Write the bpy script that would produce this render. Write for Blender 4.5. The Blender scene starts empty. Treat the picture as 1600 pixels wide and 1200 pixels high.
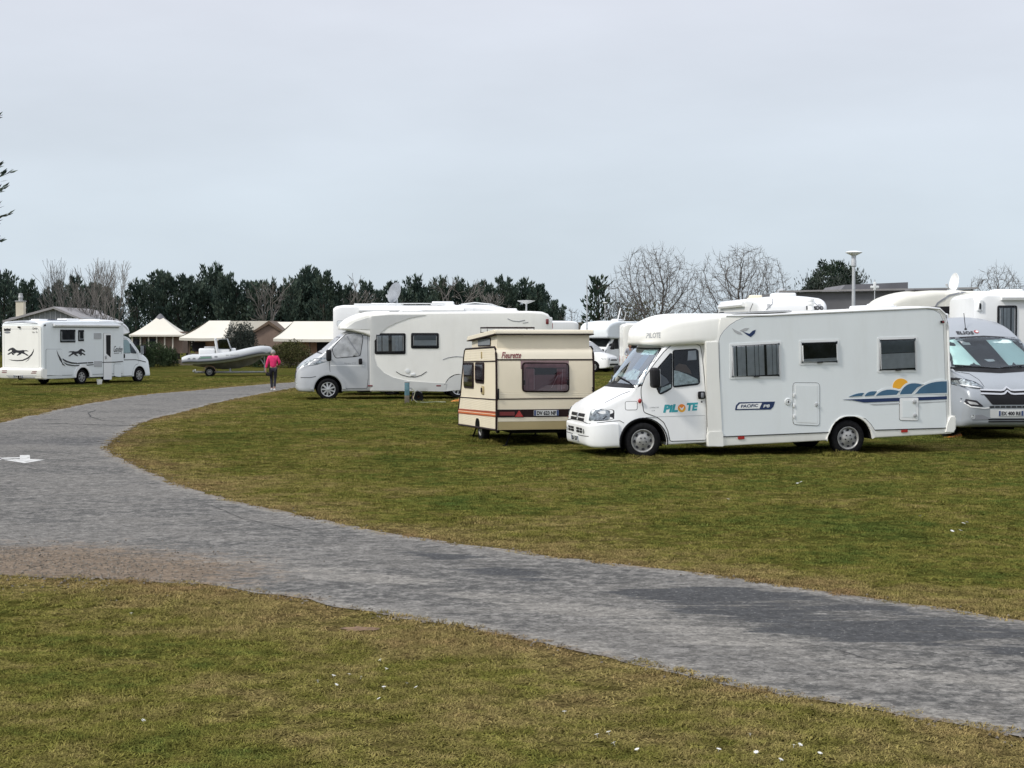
import bpy, bmesh, math, random
import numpy as np
from mathutils import Vector, Matrix, Euler, noise
from mathutils.bvhtree import BVHTree
from mathutils.geometry import delaunay_2d_cdt
R = math.radians
sc = bpy.context.scene
C = sc.collection
# ---------------------------------------------------------------- camera, sky, sun, exposure
CAMZ, FPX = 2.15, 2500.0
TILT = math.atan(75 / FPX)
cam = bpy.data.objects.new('camera', bpy.data.cameras.new('camera')); C.objects.link(cam)
cam.location = (0, 0, CAMZ); cam.rotation_euler = (R(90) - TILT, 0, 0)
cam.data.sensor_width = 36; cam.data.lens = 36 * FPX / 1600; cam.data.clip_start = 0.1; cam.data.clip_end = 6000
sc.camera = cam
SUN_EL, SUN_AZ = 42, -119        # azimuth from +Y towards +X: light comes from the left, a little from the camera's side
world = bpy.data.worlds.new('World'); sc.world = world; world.use_nodes = True
nt = world.node_tree; nt.nodes.clear()
def N(nt, t, **k):
    n = nt.nodes.new(t)
    for a, b in k.items():
        if a.startswith('i_'):
            n.inputs[int(a[2:])].default_value = b
        else: setattr(n, a, b)
    return n
def L(nt, a, b): nt.links.new(a, b)
wo = N(nt, 'ShaderNodeOutputWorld'); bg = N(nt, 'ShaderNodeBackground')
sky = N(nt, 'ShaderNodeTexSky', sky_type='NISHITA', sun_disc=False, sun_elevation=R(SUN_EL), sun_rotation=R(SUN_AZ), air_density=1.0, dust_density=2.0)
tc = N(nt, 'ShaderNodeTexCoord'); sx = N(nt, 'ShaderNodeSeparateXYZ'); L(nt, tc.outputs['Generated'], sx.inputs[0])
# cloud veil: brighter overhead, pale blue at the horizon, lavender grey above
el = N(nt, 'ShaderNodeMapRange'); el.inputs[1].default_value = 0.0; el.inputs[2].default_value = 0.22; L(nt, sx.outputs[2], el.inputs[0])
cr = N(nt, 'ShaderNodeValToRGB'); L(nt, el.outputs[0], cr.inputs[0])
cr.color_ramp.elements[0].position = 0.0; cr.color_ramp.elements[0].color = (6.55, 7.55, 8.4, 1)
cr.color_ramp.elements[1].position = 1.0; cr.color_ramp.elements[1].color = (7.75, 8.05, 8.9, 1)
e = cr.color_ramp.elements.new(0.35); e.color = (6.9, 7.75, 8.6, 1)
zen = N(nt, 'ShaderNodeMapRange'); zen.inputs[1].default_value = 0.25; zen.inputs[2].default_value = 1.0; zen.inputs[3].default_value = 1.0; zen.inputs[4].default_value = 1.85; L(nt, sx.outputs[2], zen.inputs[0])
# streaky veil noise
mp = N(nt, 'ShaderNodeMapping'); mp.inputs['Scale'].default_value = (1.5, 1.5, 5.0); mp.inputs['Rotation'].default_value = (0.0, R(24), 0); L(nt, tc.outputs['Generated'], mp.inputs[0])
nz = N(nt, 'ShaderNodeTexNoise'); nz.inputs['Scale'].default_value = 2.6; nz.inputs['Detail'].default_value = 5; nz.inputs['Roughness'].default_value = 0.5; L(nt, mp.outputs[0], nz.inputs['Vector'])
nr = N(nt, 'ShaderNodeMapRange'); nr.inputs[1].default_value = 0.3; nr.inputs[2].default_value = 0.7; nr.inputs[3].default_value = 0.94; nr.inputs[4].default_value = 1.07; L(nt, nz.outputs[0], nr.inputs[0])
m1 = N(nt, 'ShaderNodeMath', operation='MULTIPLY'); L(nt, zen.outputs[0], m1.inputs[0]); L(nt, nr.outputs[0], m1.inputs[1])
vm = N(nt, 'ShaderNodeVectorMath', operation='SCALE'); L(nt, cr.outputs[0], vm.inputs[0]); L(nt, m1.outputs[0], vm.inputs['Scale'])
mx = N(nt, 'ShaderNodeMix', data_type='RGBA'); mx.inputs[0].default_value = 0.9
L(nt, sky.outputs[0], mx.inputs[6]); L(nt, vm.outputs[0], mx.inputs[7])
L(nt, mx.outputs[2], bg.inputs[0]); bg.inputs[1].default_value = 0.1; L(nt, bg.outputs[0], wo.inputs[0])
sun = bpy.data.objects.new('sun', bpy.data.lights.new('sun', 'SUN')); C.objects.link(sun)
sun.data.energy = 2.5; sun.data.angle = R(8); sun.data.color = (1.0, 0.95, 0.87)
_d = Vector((math.sin(R(SUN_AZ)) * math.cos(R(SUN_EL)), math.cos(R(SUN_AZ)) * math.cos(R(SUN_EL)), math.sin(R(SUN_EL))))
sun.rotation_euler = _d.to_track_quat('Z', 'Y').to_euler()
sc.view_settings.view_transform = 'Standard'; sc.view_settings.look = 'None'
sc.view_settings.exposure = 0; sc.view_settings.gamma = 1; sc.view_settings.use_curve_mapping = False
sc.render.resolution_x = 1024; sc.render.resolution_y = 768
# ---------------------------------------------------------------- helpers
def tag(o, label=None, cat=None, group=None, kind=None):
    if label: o['label'] = label
    if cat: o['category'] = cat
    if group: o['group'] = group
    if kind: o['kind'] = kind
    return o
def empty(name, loc=(0, 0, 0), rot=(0, 0, 0), label=None, cat=None, group=None):
    o = bpy.data.objects.new(name, None); C.objects.link(o); o.location = loc; o.rotation_euler = rot
    o.empty_display_size = 0.2
    return tag(o, label, cat, group)
def obj(name, bm, m, parent=None, ang=35, normals=True):
    if normals: bmesh.ops.recalc_face_normals(bm, faces=bm.faces)
    if ang:
        a = R(ang)
        for f in bm.faces: f.smooth = True
        for e in bm.edges:
            if len(e.link_faces) == 2:
                e.smooth = e.calc_face_angle(0) < a
            else: e.smooth = False
    me = bpy.data.meshes.new(name); bm.to_mesh(me); bm.free()
    for q in (m if isinstance(m, (list, tuple)) else [m]): me.materials.append(q)
    o = bpy.data.objects.new(name, me); C.objects.link(o); o.parent = parent
    return o
def copy_tree(o, parent=None):
    c = o.copy(); C.objects.link(c); c.parent = parent
    for ch in [x for x in o.children]: copy_tree(ch, c)
    return c
def NB(): return bmesh.new()
def box(bm, c, s, M=None, mi=0):
    vs = []
    for dx in (-.5, .5):
        for dy in (-.5, .5):
            for dz in (-.5, .5):
                v = Vector((c[0] + dx * s[0], c[1] + dy * s[1], c[2] + dz * s[2]))
                vs.append(bm.verts.new(M @ v if M else v))
    for f in ((0, 1, 3, 2), (4, 6, 7, 5), (0, 4, 5, 1), (2, 3, 7, 6), (0, 2, 6, 4), (1, 5, 7, 3)):
        bm.faces.new([vs[i] for i in f]).material_index = mi
def rbox(bm, c, s, r=0.02, seg=2):
    b = bmesh.new(); box(b, c, s)
    bmesh.ops.bevel(b, geom=list(b.edges), offset=r, segments=seg, affect='EDGES', profile=0.5)
    me = bpy.data.meshes.new('t'); b.to_mesh(me); b.free(); bm.from_mesh(me); bpy.data.meshes.remove(me)
def frame_of(d):
    d = d.normalized(); a = Vector((0, 0, 1)) if abs(d.z) < .9 else Vector((1, 0, 0))
    x = d.cross(a).normalized(); y = d.cross(x).normalized(); return x, y
def tube(bm, pts, rad, n=6, cap=True):
    pts = [Vector(p) for p in pts]
    if not isinstance(rad, (list, tuple)): rad = [rad] * len(pts)
    rings = []
    for i, p in enumerate(pts):
        d = (pts[min(i + 1, len(pts) - 1)] - pts[max(i - 1, 0)])
        if d.length < 1e-9: d = Vector((0, 0, 1))
        x, y = frame_of(d)
        rings.append([bm.verts.new(p + (x * math.cos(2 * math.pi * k / n) + y * math.sin(2 * math.pi * k / n)) * rad[i]) for k in range(n)])
    for a, b in zip(rings, rings[1:]):
        for k in range(n):
            bm.faces.new((a[k], a[(k + 1) % n], b[(k + 1) % n], b[k]))
    if cap and n > 2:
        bm.faces.new(rings[0]); bm.faces.new(rings[-1])
def lathe(bm, prof, M=None, n=28, mi=0, close=False):
    """prof: (r, h) about local z"""
    rings = []
    for r, h in prof:
        rings.append([bm.verts.new((M @ Vector((r * math.cos(2 * math.pi * k / n), r * math.sin(2 * math.pi * k / n), h))) if M else Vector((r * math.cos(2 * math.pi * k / n), r * math.sin(2 * math.pi * k / n), h))) for k in range(n)])
    for a, b in zip(rings, rings[1:]):
        for k in range(n):
            f = bm.faces.new((a[k], a[(k + 1) % n], b[(k + 1) % n], b[k])); f.material_index = mi
    if prof[0][0] > 1e-4 and close: bm.faces.new(rings[0])
    if prof[-1][0] > 1e-4 and close: bm.faces.new(rings[-1])
def ball(bm, c, r, n=10, m=7):
    r = r if isinstance(r, (tuple, list)) else (r, r, r)
    M = Matrix.Translation(c) @ Matrix.Diagonal((r[0], r[1], r[2], 1))
    bmesh.ops.create_uvsphere(bm, u_segments=n, v_segments=m, radius=1, matrix=M)
def prism(bm, poly, y0, y1, M=None):
    """polygon in (x,z) extruded over y"""
    T = (lambda v: M @ v) if M else (lambda v: v)
    a = [bm.verts.new(T(Vector((p[0], y0, p[1])))) for p in poly]; b = [bm.verts.new(T(Vector((p[0], y1, p[1])))) for p in poly]
    bm.faces.new(a); bm.faces.new(b[::-1]); n = len(poly)
    for i in range(n): bm.faces.new((a[i], b[i], b[(i + 1) % n], a[(i + 1) % n]))
# ---------------------------------------------------------------- materials
def mat(name, col, rough=0.5, metal=0.0, coat=0.0, var=0.06, vs=3.0, bump=0.0, bs=40.0, spec=None, dirt=None):
    m = bpy.data.materials.new(name); m.use_nodes = True; t = m.node_tree; b = t.nodes['Principled BSDF']
    b.inputs['Roughness'].default_value = rough; b.inputs['Metallic'].default_value = metal; b.inputs['Coat Weight'].default_value = coat
    b.inputs['Coat Roughness'].default_value = 0.08
    if spec is not None: b.inputs['Specular IOR Level'].default_value = spec
    tc = N(t, 'ShaderNodeTexCoord')
    n = N(t, 'ShaderNodeTexNoise'); n.inputs['Scale'].default_value = vs; n.inputs['Detail'].default_value = 6; L(t, tc.outputs['Object'], n.inputs['Vector'])
    r = N(t, 'ShaderNodeMapRange'); r.inputs[1].default_value = .3; r.inputs[2].default_value = .7; r.inputs[3].default_value = 1 - var; r.inputs[4].default_value = 1 + var; L(t, n.outputs[0], r.inputs[0])
    v = N(t, 'ShaderNodeVectorMath', operation='SCALE'); v.inputs[0].default_value = col[:3]; L(t, r.outputs[0], v.inputs['Scale'])
    out = v.outputs[0]
    if dirt:   # vertical rain streaks and grime with a shape of their own
        mpn = N(t, 'ShaderNodeMapping'); mpn.inputs['Scale'].default_value = (2.2, 2.2, .45); L(t, tc.outputs['Object'], mpn.inputs[0])
        n2 = N(t, 'ShaderNodeTexNoise'); n2.inputs['Scale'].default_value = 1.6; n2.inputs['Detail'].default_value = 8; n2.inputs['Roughness'].default_value = .65; L(t, mpn.outputs[0], n2.inputs['Vector'])
        r2 = N(t, 'ShaderNodeMapRange'); r2.inputs[1].default_value = .5; r2.inputs[2].default_value = .78; r2.inputs[4].default_value = dirt; L(t, n2.outputs[0], r2.inputs[0])
        mxx = N(t, 'ShaderNodeMix', data_type='RGBA'); L(t, r2.outputs[0], mxx.inputs[0]); L(t, out, mxx.inputs[6]); mxx.inputs[7].default_value = (.36, .34, .28, 1); out = mxx.outputs[2]
    L(t, out, b.inputs['Base Color'])
    if bump:
        n3 = N(t, 'ShaderNodeTexNoise'); n3.inputs['Scale'].default_value = bs; n3.inputs['Detail'].default_value = 4; L(t, tc.outputs['Object'], n3.inputs['Vector'])
        bp = N(t, 'ShaderNodeBump'); bp.inputs['Strength'].default_value = bump; bp.inputs['Distance'].default_value = .02; L(t, n3.outputs[0], bp.inputs['Height']); L(t, bp.outputs[0], b.inputs['Normal'])
    return m
def glassy(name, tint=(.6, .68, .7), alpha=0.45, rough=0.03):
    m = bpy.data.materials.new(name); m.use_nodes = True; t = m.node_tree; t.nodes.clear()
    o = N(t, 'ShaderNodeOutputMaterial'); tr = N(t, 'ShaderNodeBsdfTransparent'); tr.inputs[0].default_value = (*tint, 1)
    gl = N(t, 'ShaderNodeBsdfGlossy'); gl.inputs['Roughness'].default_value = rough; gl.inputs[0].default_value = (.9, .95, 1, 1)
    lw = N(t, 'ShaderNodeFresnel'); lw.inputs[0].default_value = 1.6
    ma = N(t, 'ShaderNodeMath', operation='MULTIPLY_ADD'); ma.inputs[1].default_value = 1.0; ma.inputs[2].default_value = alpha; L(t, lw.outputs[0], ma.inputs[0]); ma.use_clamp = True
    mx = N(t, 'ShaderNodeMixShader'); L(t, ma.outputs[0], mx.inputs[0]); L(t, tr.outputs[0], mx.inputs[1]); L(t, gl.outputs[0], mx.inputs[2]); L(t, mx.outputs[0], o.inputs[0])
    return m
M = {}
M['white'] = mat('white_paint', (.84, .85, .85), .35, coat=.3, var=.02, vs=1.2, bump=.03, bs=3, dirt=.12)
M['side'] = mat('pale_side_panel', (.76, .80, .81), .4, coat=.2, var=.02, vs=1.0, bump=.03, bs=2.5, dirt=.10)
M['cream'] = mat('cream_fibreglass', (.86, .855, .81), .4, coat=.2, var=.03, vs=1.5, bump=.04, bs=3, dirt=.10)
M['creamb'] = mat('older_cream_fibreglass', (.70, .69, .62), .45, var=.03, dirt=.12)
M['grey'] = mat('silver_paint', (.45, .465, .48), .4, metal=.35, coat=.4, var=.03)
M['greydk'] = mat('grey_graphic', (.56, .57, .56), .45, var=.03)
M['silver'] = mat('silver_alloy', (.55, .56, .58), .35, metal=.6, var=.05)
M['rimw'] = mat('wheel_rim_grey', (.36, .36, .35), .45, metal=.3, var=.2, vs=14)
M['steel'] = mat('galvanised_steel', (.42, .43, .43), .5, metal=.6, var=.15, vs=9)
M['tyre'] = mat('tyre_rubber', (.014, .014, .015), .95, var=.3, vs=20, bump=.2, bs=120, spec=.05)
M['black'] = mat('black_plastic', (.012, .012, .014), .55, var=.15, spec=.2)
M['seam'] = mat('dark_seam', (.035, .035, .04), .8, var=.1, spec=.1)
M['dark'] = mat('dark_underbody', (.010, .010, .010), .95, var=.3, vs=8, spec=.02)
M['inner'] = mat('dark_interior', (.03, .034, .04), .9, var=.5, vs=4, spec=.05)
M['trim'] = mat('grey_trim', (.42, .43, .44), .5, var=.08)
M['frame'] = mat('window_surround', (.76, .78, .78), .4, var=.03)
M['curtain'] = mat('net_curtain', (.62, .62, .63), .9, var=.10, vs=10)
M['curtaind'] = mat('grey_blind', (.20, .22, .24), .9, var=.1, vs=8)
M['blind'] = mat('pale_sun_blind', (.62, .74, .72), .7, var=.05)
M['foil'] = mat('silver_foil', (.62, .68, .66), .35, metal=.45, var=.35, vs=16, bump=1.0, bs=16)
M['foilg'] = mat('grey_insulation_mat', (.38, .39, .40), .5, metal=.35, var=.28, vs=5, bump=1.0, bs=5)
M['glass'] = glassy('window_glass', (.80, .84, .86), -.02)
M['headglass'] = glassy('lamp_glass', (.92, .94, .94), .0)
M['vanglass'] = glassy('van_windscreen_glass', (.86, .95, .94), -.01)
M['glassd'] = glassy('dark_window_glass', (.35, .38, .4), .02)
M['windscreen'] = glassy('windscreen_glass', (.80, .92, .95), .24)
M['purple'] = glassy('smoked_purple_glass', (.72, .55, .58), .0)
M['purplein'] = mat('purple_grey_interior', (.27, .19, .195), .9, var=.15, vs=3, spec=.1)
M['purplecur'] = mat('purple_tinted_curtain', (.38, .27, .275), .9, var=.15, vs=12, spec=.1)
M['lens'] = mat('clear_lamp_lens', (.50, .52, .53), .25, metal=.3, var=.85, vs=17)
M['red'] = mat('red_lens', (.35, .02, .02), .25, coat=.6)
M['redk'] = mat('dark_red_lens', (.16, .02, .025), .35, coat=.4)
M['orange'] = mat('orange_plastic', (.75, .27, .04), .5, var=.1)
M['yellow'] = mat('sun_yellow_graphic', (.85, .42, .03), .45)
M['navy'] = mat('navy_graphic', (.012, .03, .10), .4, var=.05)
M['blue'] = mat('steel_blue_graphic', (.05, .13, .22), .45, var=.08)
M['teal'] = mat('teal_graphic', (.03, .33, .38), .45)
M['orangeg'] = mat('orange_graphic', (.85, .25, .02), .45)
M['plate'] = mat('number_plate', (.62, .63, .62), .4)
M['euro'] = mat('plate_blue', (.04, .07, .18), .5)
M['ink'] = mat('black_lettering', (.015, .015, .02), .5)
M['inkg'] = mat('grey_lettering', (.22, .23, .25), .5)
M['redink'] = mat('maroon_lettering', (.18, .02, .03), .5)
M['caravan'] = mat('beige_caravan_skin', (.80, .715, .55), .45, coat=.15, var=.03, vs=2, bump=.05, bs=4, dirt=.06)
M['caravanl'] = mat('ivory_moulding', (.80, .735, .59), .45, coat=.15, var=.03, vs=2, dirt=.05)
M['tan'] = mat('tan_skirt', (.42, .34, .18), .5, var=.06)
M['mastic'] = mat('dark_brown_edging', (.022, .012, .013), .7, spec=.15)
M['stripeo'] = mat('orange_stripe', (.62, .15, .03), .45)
M['striper'] = mat('rust_stripe', (.30, .05, .02), .45)
M['canvas'] = mat('cream_canvas', (.66, .63, .55), .85, var=.04, vs=.6, bump=.2, bs=2)
M['brown'] = mat('brown_tent_fabric', (.20, .145, .115), .9, var=.12, vs=1.5, bump=.3, bs=3)
M['rust'] = mat('tan_tent_fabric', (.40, .25, .17), .9, var=.15, vs=1.5)
M['wood'] = mat('weathered_timber', (.11, .075, .05), .8, var=.25, vs=5)
M['deck'] = mat('deck_boards', (.14, .12, .10), .8, var=.2, vs=5)
M['hullg'] = mat('grey_hull', (.25, .24, .21), .5, var=.3, vs=3)
M['rib'] = mat('pale_inflatable_tube', (.52, .54, .55), .5, var=.04)
M['ribg'] = mat('grey_inflatable_band', (.16, .17, .19), .6, var=.05)
M['pink'] = mat('bright_pink_fleece', (.72, .03, .15), .9, var=.15, vs=9, bump=.4, bs=20)
M['trouser'] = mat('black_trousers', (.012, .012, .02), .85, var=.2, vs=9)
M['skin'] = mat('skin', (.42, .23, .16), .6, var=.1)
M['hair'] = mat('grey_hair', (.33, .32, .30), .8, var=.35, vs=30, bump=.6, bs=60)
M['hairb'] = mat('dark_hair', (.06, .04, .03), .8, var=.3, vs=30)
M['shoe'] = mat('white_shoe', (.6, .6, .6), .6)
M['redc'] = mat('red_shorts', (.6, .03, .03), .85, var=.15)
M['greyc'] = mat('grey_shirt', (.35, .36, .40), .85, var=.15)
M['slate'] = mat('slate_wall', (.14, .14, .15), .8, var=.18, vs=.7, bump=.2, bs=2)
M['roofg'] = mat('grey_fibre_cement_roof', (.30, .29, .29), .8, var=.15, vs=1.2)
M['gable'] = mat('grey_gable_cladding', (.27, .28, .29), .8, var=.1, vs=1.2)
M['render'] = mat('cream_render', (.62, .57, .45), .85, var=.1, vs=2)
M['bluepost'] = mat('faded_blue_paint', (.10, .20, .24), .7, var=.3, vs=7)
M['postbase'] = mat('weathered_post_foot', (.15, .13, .10), .9, var=.25, vs=7)
M['hose'] = mat('pale_hose', (.35, .36, .25), .6)
M['bark'] = mat('grey_bark', (.12, .108, .098), .95, var=.3, vs=2, spec=.1)
M['twig'] = mat('pale_twig_bark', (.17, .158, .145), .95, var=.3, vs=1, spec=.1)
M['barkd'] = mat('dark_bark', (.045, .035, .03), .9, var=.3, vs=3)
M['lamp'] = mat('pale_lamp_metal', (.5, .52, .54), .45, metal=.2, var=.1)
M['paintw'] = mat('worn_white_road_paint', (.54, .54, .52), .8, var=.2, vs=18)
_t = M['paintw'].node_tree; _b = _t.nodes['Principled BSDF']; _l = _b.inputs['Base Color'].links[0].from_socket; _n = N(_t, 'ShaderNodeTexNoise'); _n.inputs['Scale'].default_value = 9; _n.inputs['Detail'].default_value = 8; _g = N(_t, 'ShaderNodeNewGeometry'); L(_t, _g.outputs['Position'], _n.inputs['Vector'])
_r = N(_t, 'ShaderNodeMapRange'); _r.inputs[1].default_value = .56; _r.inputs[2].default_value = .66; L(_t, _n.outputs[0], _r.inputs[0]); _m = N(_t, 'ShaderNodeMix', data_type='RGBA'); L(_t, _r.outputs[0], _m.inputs[0]); L(_t, _l, _m.inputs[6]); _m.inputs[7].default_value = (.16, .155, .145, 1); L(_t, _m.outputs[2], _b.inputs['Base Color'])
def foliage(name, c1, c2, c3, s=.8):
    m = bpy.data.materials.new(name); m.use_nodes = True; t = m.node_tree; b = t.nodes['Principled BSDF']
    b.inputs['Roughness'].default_value = .75; b.inputs['Specular IOR Level'].default_value = .08
    g = N(t, 'ShaderNodeNewGeometry'); n = N(t, 'ShaderNodeTexNoise'); n.inputs['Scale'].default_value = s; n.inputs['Detail'].default_value = 4; L(t, g.outputs['Position'], n.inputs['Vector'])
    n2 = N(t, 'ShaderNodeTexNoise'); n2.inputs['Scale'].default_value = s * 8; L(t, g.outputs['Position'], n2.inputs['Vector'])
    ad = N(t, 'ShaderNodeMath', operation='MULTIPLY_ADD'); ad.inputs[1].default_value = .5; L(t, n2.outputs[0], ad.inputs[0]); 
    mu = N(t, 'ShaderNodeMath', operation='MULTIPLY'); mu.inputs[1].default_value = .5; L(t, n.outputs[0], mu.inputs[0]); L(t, mu.outputs[0], ad.inputs[2])
    c = N(t, 'ShaderNodeValToRGB'); e = c.color_ramp.elements; e[0].position = .38; e[0].color = (*c1, 1); e[1].position = .62; e[1].color = (*c3, 1); k = e.new(.5); k.color = (*c2, 1)
    L(t, ad.outputs[0], c.inputs[0]); L(t, c.outputs[0], b.inputs['Base Color'])
    return m
M['cypress'] = foliage('dark_cypress_foliage', (.024, .044, .037), (.054, .080, .064), (.100, .128, .092))
M['pine'] = foliage('dark_pine_foliage', (.014, .028, .020), (.028, .046, .032), (.06, .08, .05))
M['shrub'] = foliage('green_shrub_leaves', (.02, .035, .018), (.04, .065, .03), (.075, .10, .05), 1.5)
M['shrubg'] = foliage('grey_green_leaves', (.025, .032, .028), (.045, .055, .048), (.08, .09, .075), 1.5)
M['olive'] = foliage('olive_shrub_leaves', (.04, .045, .018), (.07, .075, .028), (.12, .11, .05), 1.5)
# ---------------------------------------------------------------- pixel rays -> real planes
def ray(px, row):
    up = -(row - 600) / FPX
    return Vector(((px - 800) / FPX, math.cos(TILT) + math.sin(TILT) * up, -math.sin(TILT) + math.cos(TILT) * up))
def ground(px, row, z=0):
    r = ray(px, row); t = (z - CAMZ) / r.z; return Vector((r.x * t, r.y * t, z))
def atd(px, D, z=0):
    return Vector(((px - 800) / FPX * D, D, z))
def zrow(row, D): return CAMZ + (525 - row) * D / FPX
class Face:
    """where a measured image point falls on one flat face of a placed thing, in that thing's own coordinates"""
    def __init__(s, root, axis, val, crop=(0, 0, 1)):
        s.M = Matrix.Translation(root.location) @ root.rotation_euler.to_matrix().to_4x4(); s.I = s.M.inverted(); s.a = axis; s.v = val; s.c = crop
    def __call__(s, X, Y):
        px, row = s.c[0] + X / s.c[2], s.c[1] + Y / s.c[2]
        o = s.I @ Vector((0, 0, CAMZ)); d = s.I.to_3x3() @ ray(px, row); k = 1 if s.a in 'LR' else 0
        t = (s.v - o[k]) / d[k]; p = o + d * t
        return (p.x, p.z) if k == 1 else (p.y, p.z)
    def many(s, *pts): return [s(*p) for p in pts]
# ---------------------------------------------------------------- lofted vehicle shells
def catm(keys, sub=5):
    out = []; n = len(keys)
    for i in range(n - 1):
        p0, p1, p2, p3 = keys[max(i - 1, 0)], keys[i], keys[i + 1], keys[min(i + 2, n - 1)]
        for k in range(sub):
            t = k / sub
            q = []
            for a, b, c, d in zip(p0, p1, p2, p3):
                v = .5 * ((2 * b) + (-a + c) * t + (2 * a - 5 * b + 4 * c - d) * t * t + (-a + 3 * b - 3 * c + d) * t ** 3)
                v = min(max(v, min(b, c)), max(b, c)); q.append(v)
            out.append(tuple(q))
    out.append(tuple(keys[-1])); return out
def loft(keys, arches=(), sub=5, bm=None, capf=True, capb=True):
    """keys front -> back: (u, zbottom, ztop, halfwidth bottom, halfwidth top, top radius, bottom radius, bulge, crown)"""
    bm = bm or bmesh.new(); K = catm(keys, sub) if sub > 1 else [tuple(k) for k in keys]
    st = list(K)
    def at(u):
        for a, b in zip(K, K[1:]):
            if b[0] <= u <= a[0]:
                t = (a[0] - u) / (a[0] - b[0]) if a[0] != b[0] else 0
                return tuple(x + (y - x) * t for x, y in zip(a, b))
        return None
    for (c, zc, r) in arches:
        for k in range(0, 25):
            ph = math.pi * k / 24; q = at(c + r * math.cos(ph))
            if q: st.append(q)
        for s_ in (-1, 1):
            q = at(c + s_ * (r + .002))
            if q: st.append(q)
    st.sort(key=lambda q: -q[0])
    s2 = [st[0]]
    for q in st[1:]:
        if s2[-1][0] - q[0] > 5e-4 or len(q) != len(s2[-1]): s2.append(q)
        elif abs(q[2] - s2[-1][2]) > .02: s2.append((s2[-1][0] - 6e-4,) + q[1:])
    rings = []
    for (u, zb, zt, wb, wt, rt, rb, bu, cr) in s2:
        za = zb; inarch = False
        for (c, zc, r) in arches:
            if abs(u - c) <= r + 1e-6:
                h = zc + math.sqrt(max(r * r - (u - c) ** 2, 0)); 
                if h > za: za = min(h, zt - .06); inarch = True
        H = max(zt - zb, .02); rt = min(rt, H * .48, wt * .9); rb_ = 0 if inarch else min(rb, H * .3)
        def Y(z):
            f = (z - zb) / H; return wb + (wt - wb) * f + bu * math.sin(math.pi * min(max(f, 0), 1))
        half = [(0, za), (Y(za) * .5, za)]
        if rb_ > 0:
            for k in range(4):
                a = math.pi / 2 * k / 3; half.append((Y(za) - rb_ * (1 - math.sin(a)), za + rb_ * (1 - math.cos(a))))
        else:
            for k in range(4): half.append((Y(za) - (.004 if k < 1 else 0), za + .001 * k))
        z0, z1 = za + rb_ + .004, max(zt - rt, za + .008)
        for k in range(1, 8): z = z0 + (z1 - z0) * k / 8; half.append((Y(z), z))
        r2 = zt - z1
        for k in range(7):
            a = math.pi / 2 * k / 6; half.append((Y(z1) - rt * (1 - math.cos(a)), z1 + r2 * math.sin(a)))
        yw = Y(z1) - rt
        for k in (.75, .5, .25, 0): half.append((yw * k, zt + cr * (1 - k * k)))
        full = [(y, z) for y, z in half] + [(-y, z) for y, z in half[-2:0:-1]]
        rings.append([bm.verts.new((u, y, z)) for y, z in full])
    n = len(rings[0])
    for a, b in zip(rings, rings[1:]):
        for k in range(n):
            bm.faces.new((a[k], a[(k + 1) % n], b[(k + 1) % n], b[k]))
    if capf: bm.faces.new(rings[0])
    if capb: bm.faces.new(rings[-1])
    return bm
class Surf:
    def __init__(s, *objs):
        vs, fs = [], []
        for o in objs:
            k = len(vs); vs += [v.co.copy() for v in o.data.vertices]; fs += [[i + k for i in p.vertices] for p in o.data.polygons]
        s.b = BVHTree.FromPolygons(vs, fs)
    AX = {'L': (Vector((0, 9, 0)), Vector((0, -1, 0))), 'R': (Vector((0, -9, 0)), Vector((0, 1, 0))),
          'F': (Vector((20, 0, 0)), Vector((-1, 0, 0))), 'B': (Vector((-20, 0, 0)), Vector((1, 0, 0))), 'T': (Vector((0, 0, 9)), Vector((0, 0, -1)))}
    def hit(s, a, p, last=None):
        o, d = s.AX[a]
        q = Vector((p[0], 0, p[1])) if a in 'LR' else (Vector((0, p[0], p[1])) if a in 'FB' else Vector((p[0], p[1], 0)))
        h = s.b.ray_cast(o + q, d)
        if h[0] is None:
            g = o + q if last is None else Vector([last[i] if abs(d[i]) > .5 else q[i] for i in range(3)])
            if last is None: h = s.b.find_nearest(q + o * .12)
            else: return g, -d
            return Vector([h[0][i] if abs(d[i]) > .5 else q[i] for i in range(3)]), -d
        return h[0], -d
def resample(poly, step, closed=True):
    out = []; n = len(poly)
    for i in range(n if closed else n - 1):
        a, b = Vector(poly[i][:2]), Vector(poly[(i + 1) % n][:2]); k = max(1, int((b - a).length / step))
        for j in range(k): out.append(tuple(a.lerp(b, j / k)))
    if not closed: out.append(tuple(poly[-1][:2]))
    return out
def rnd(poly, r, seg=4):
    """round the corners of a polygon"""
    out = []; n = len(poly)
    for i in range(n):
        a, b, c = Vector(poly[i - 1]), Vector(poly[i]), Vector(poly[(i + 1) % n])
        ra = min(r, (a - b).length * .45, (c - b).length * .45)
        p, q = b + (a - b).normalized() * ra, b + (c - b).normalized() * ra
        for k in range(seg + 1):
            t = k / seg; out.append(tuple(p * (1 - t) ** 2 + b * 2 * t * (1 - t) + q * t * t))
    return out
def rr(x0, z0, x1, z1, r=.04):
    return rnd([(x0, z0), (x1, z0), (x1, z1), (x0, z1)], r)
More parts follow.
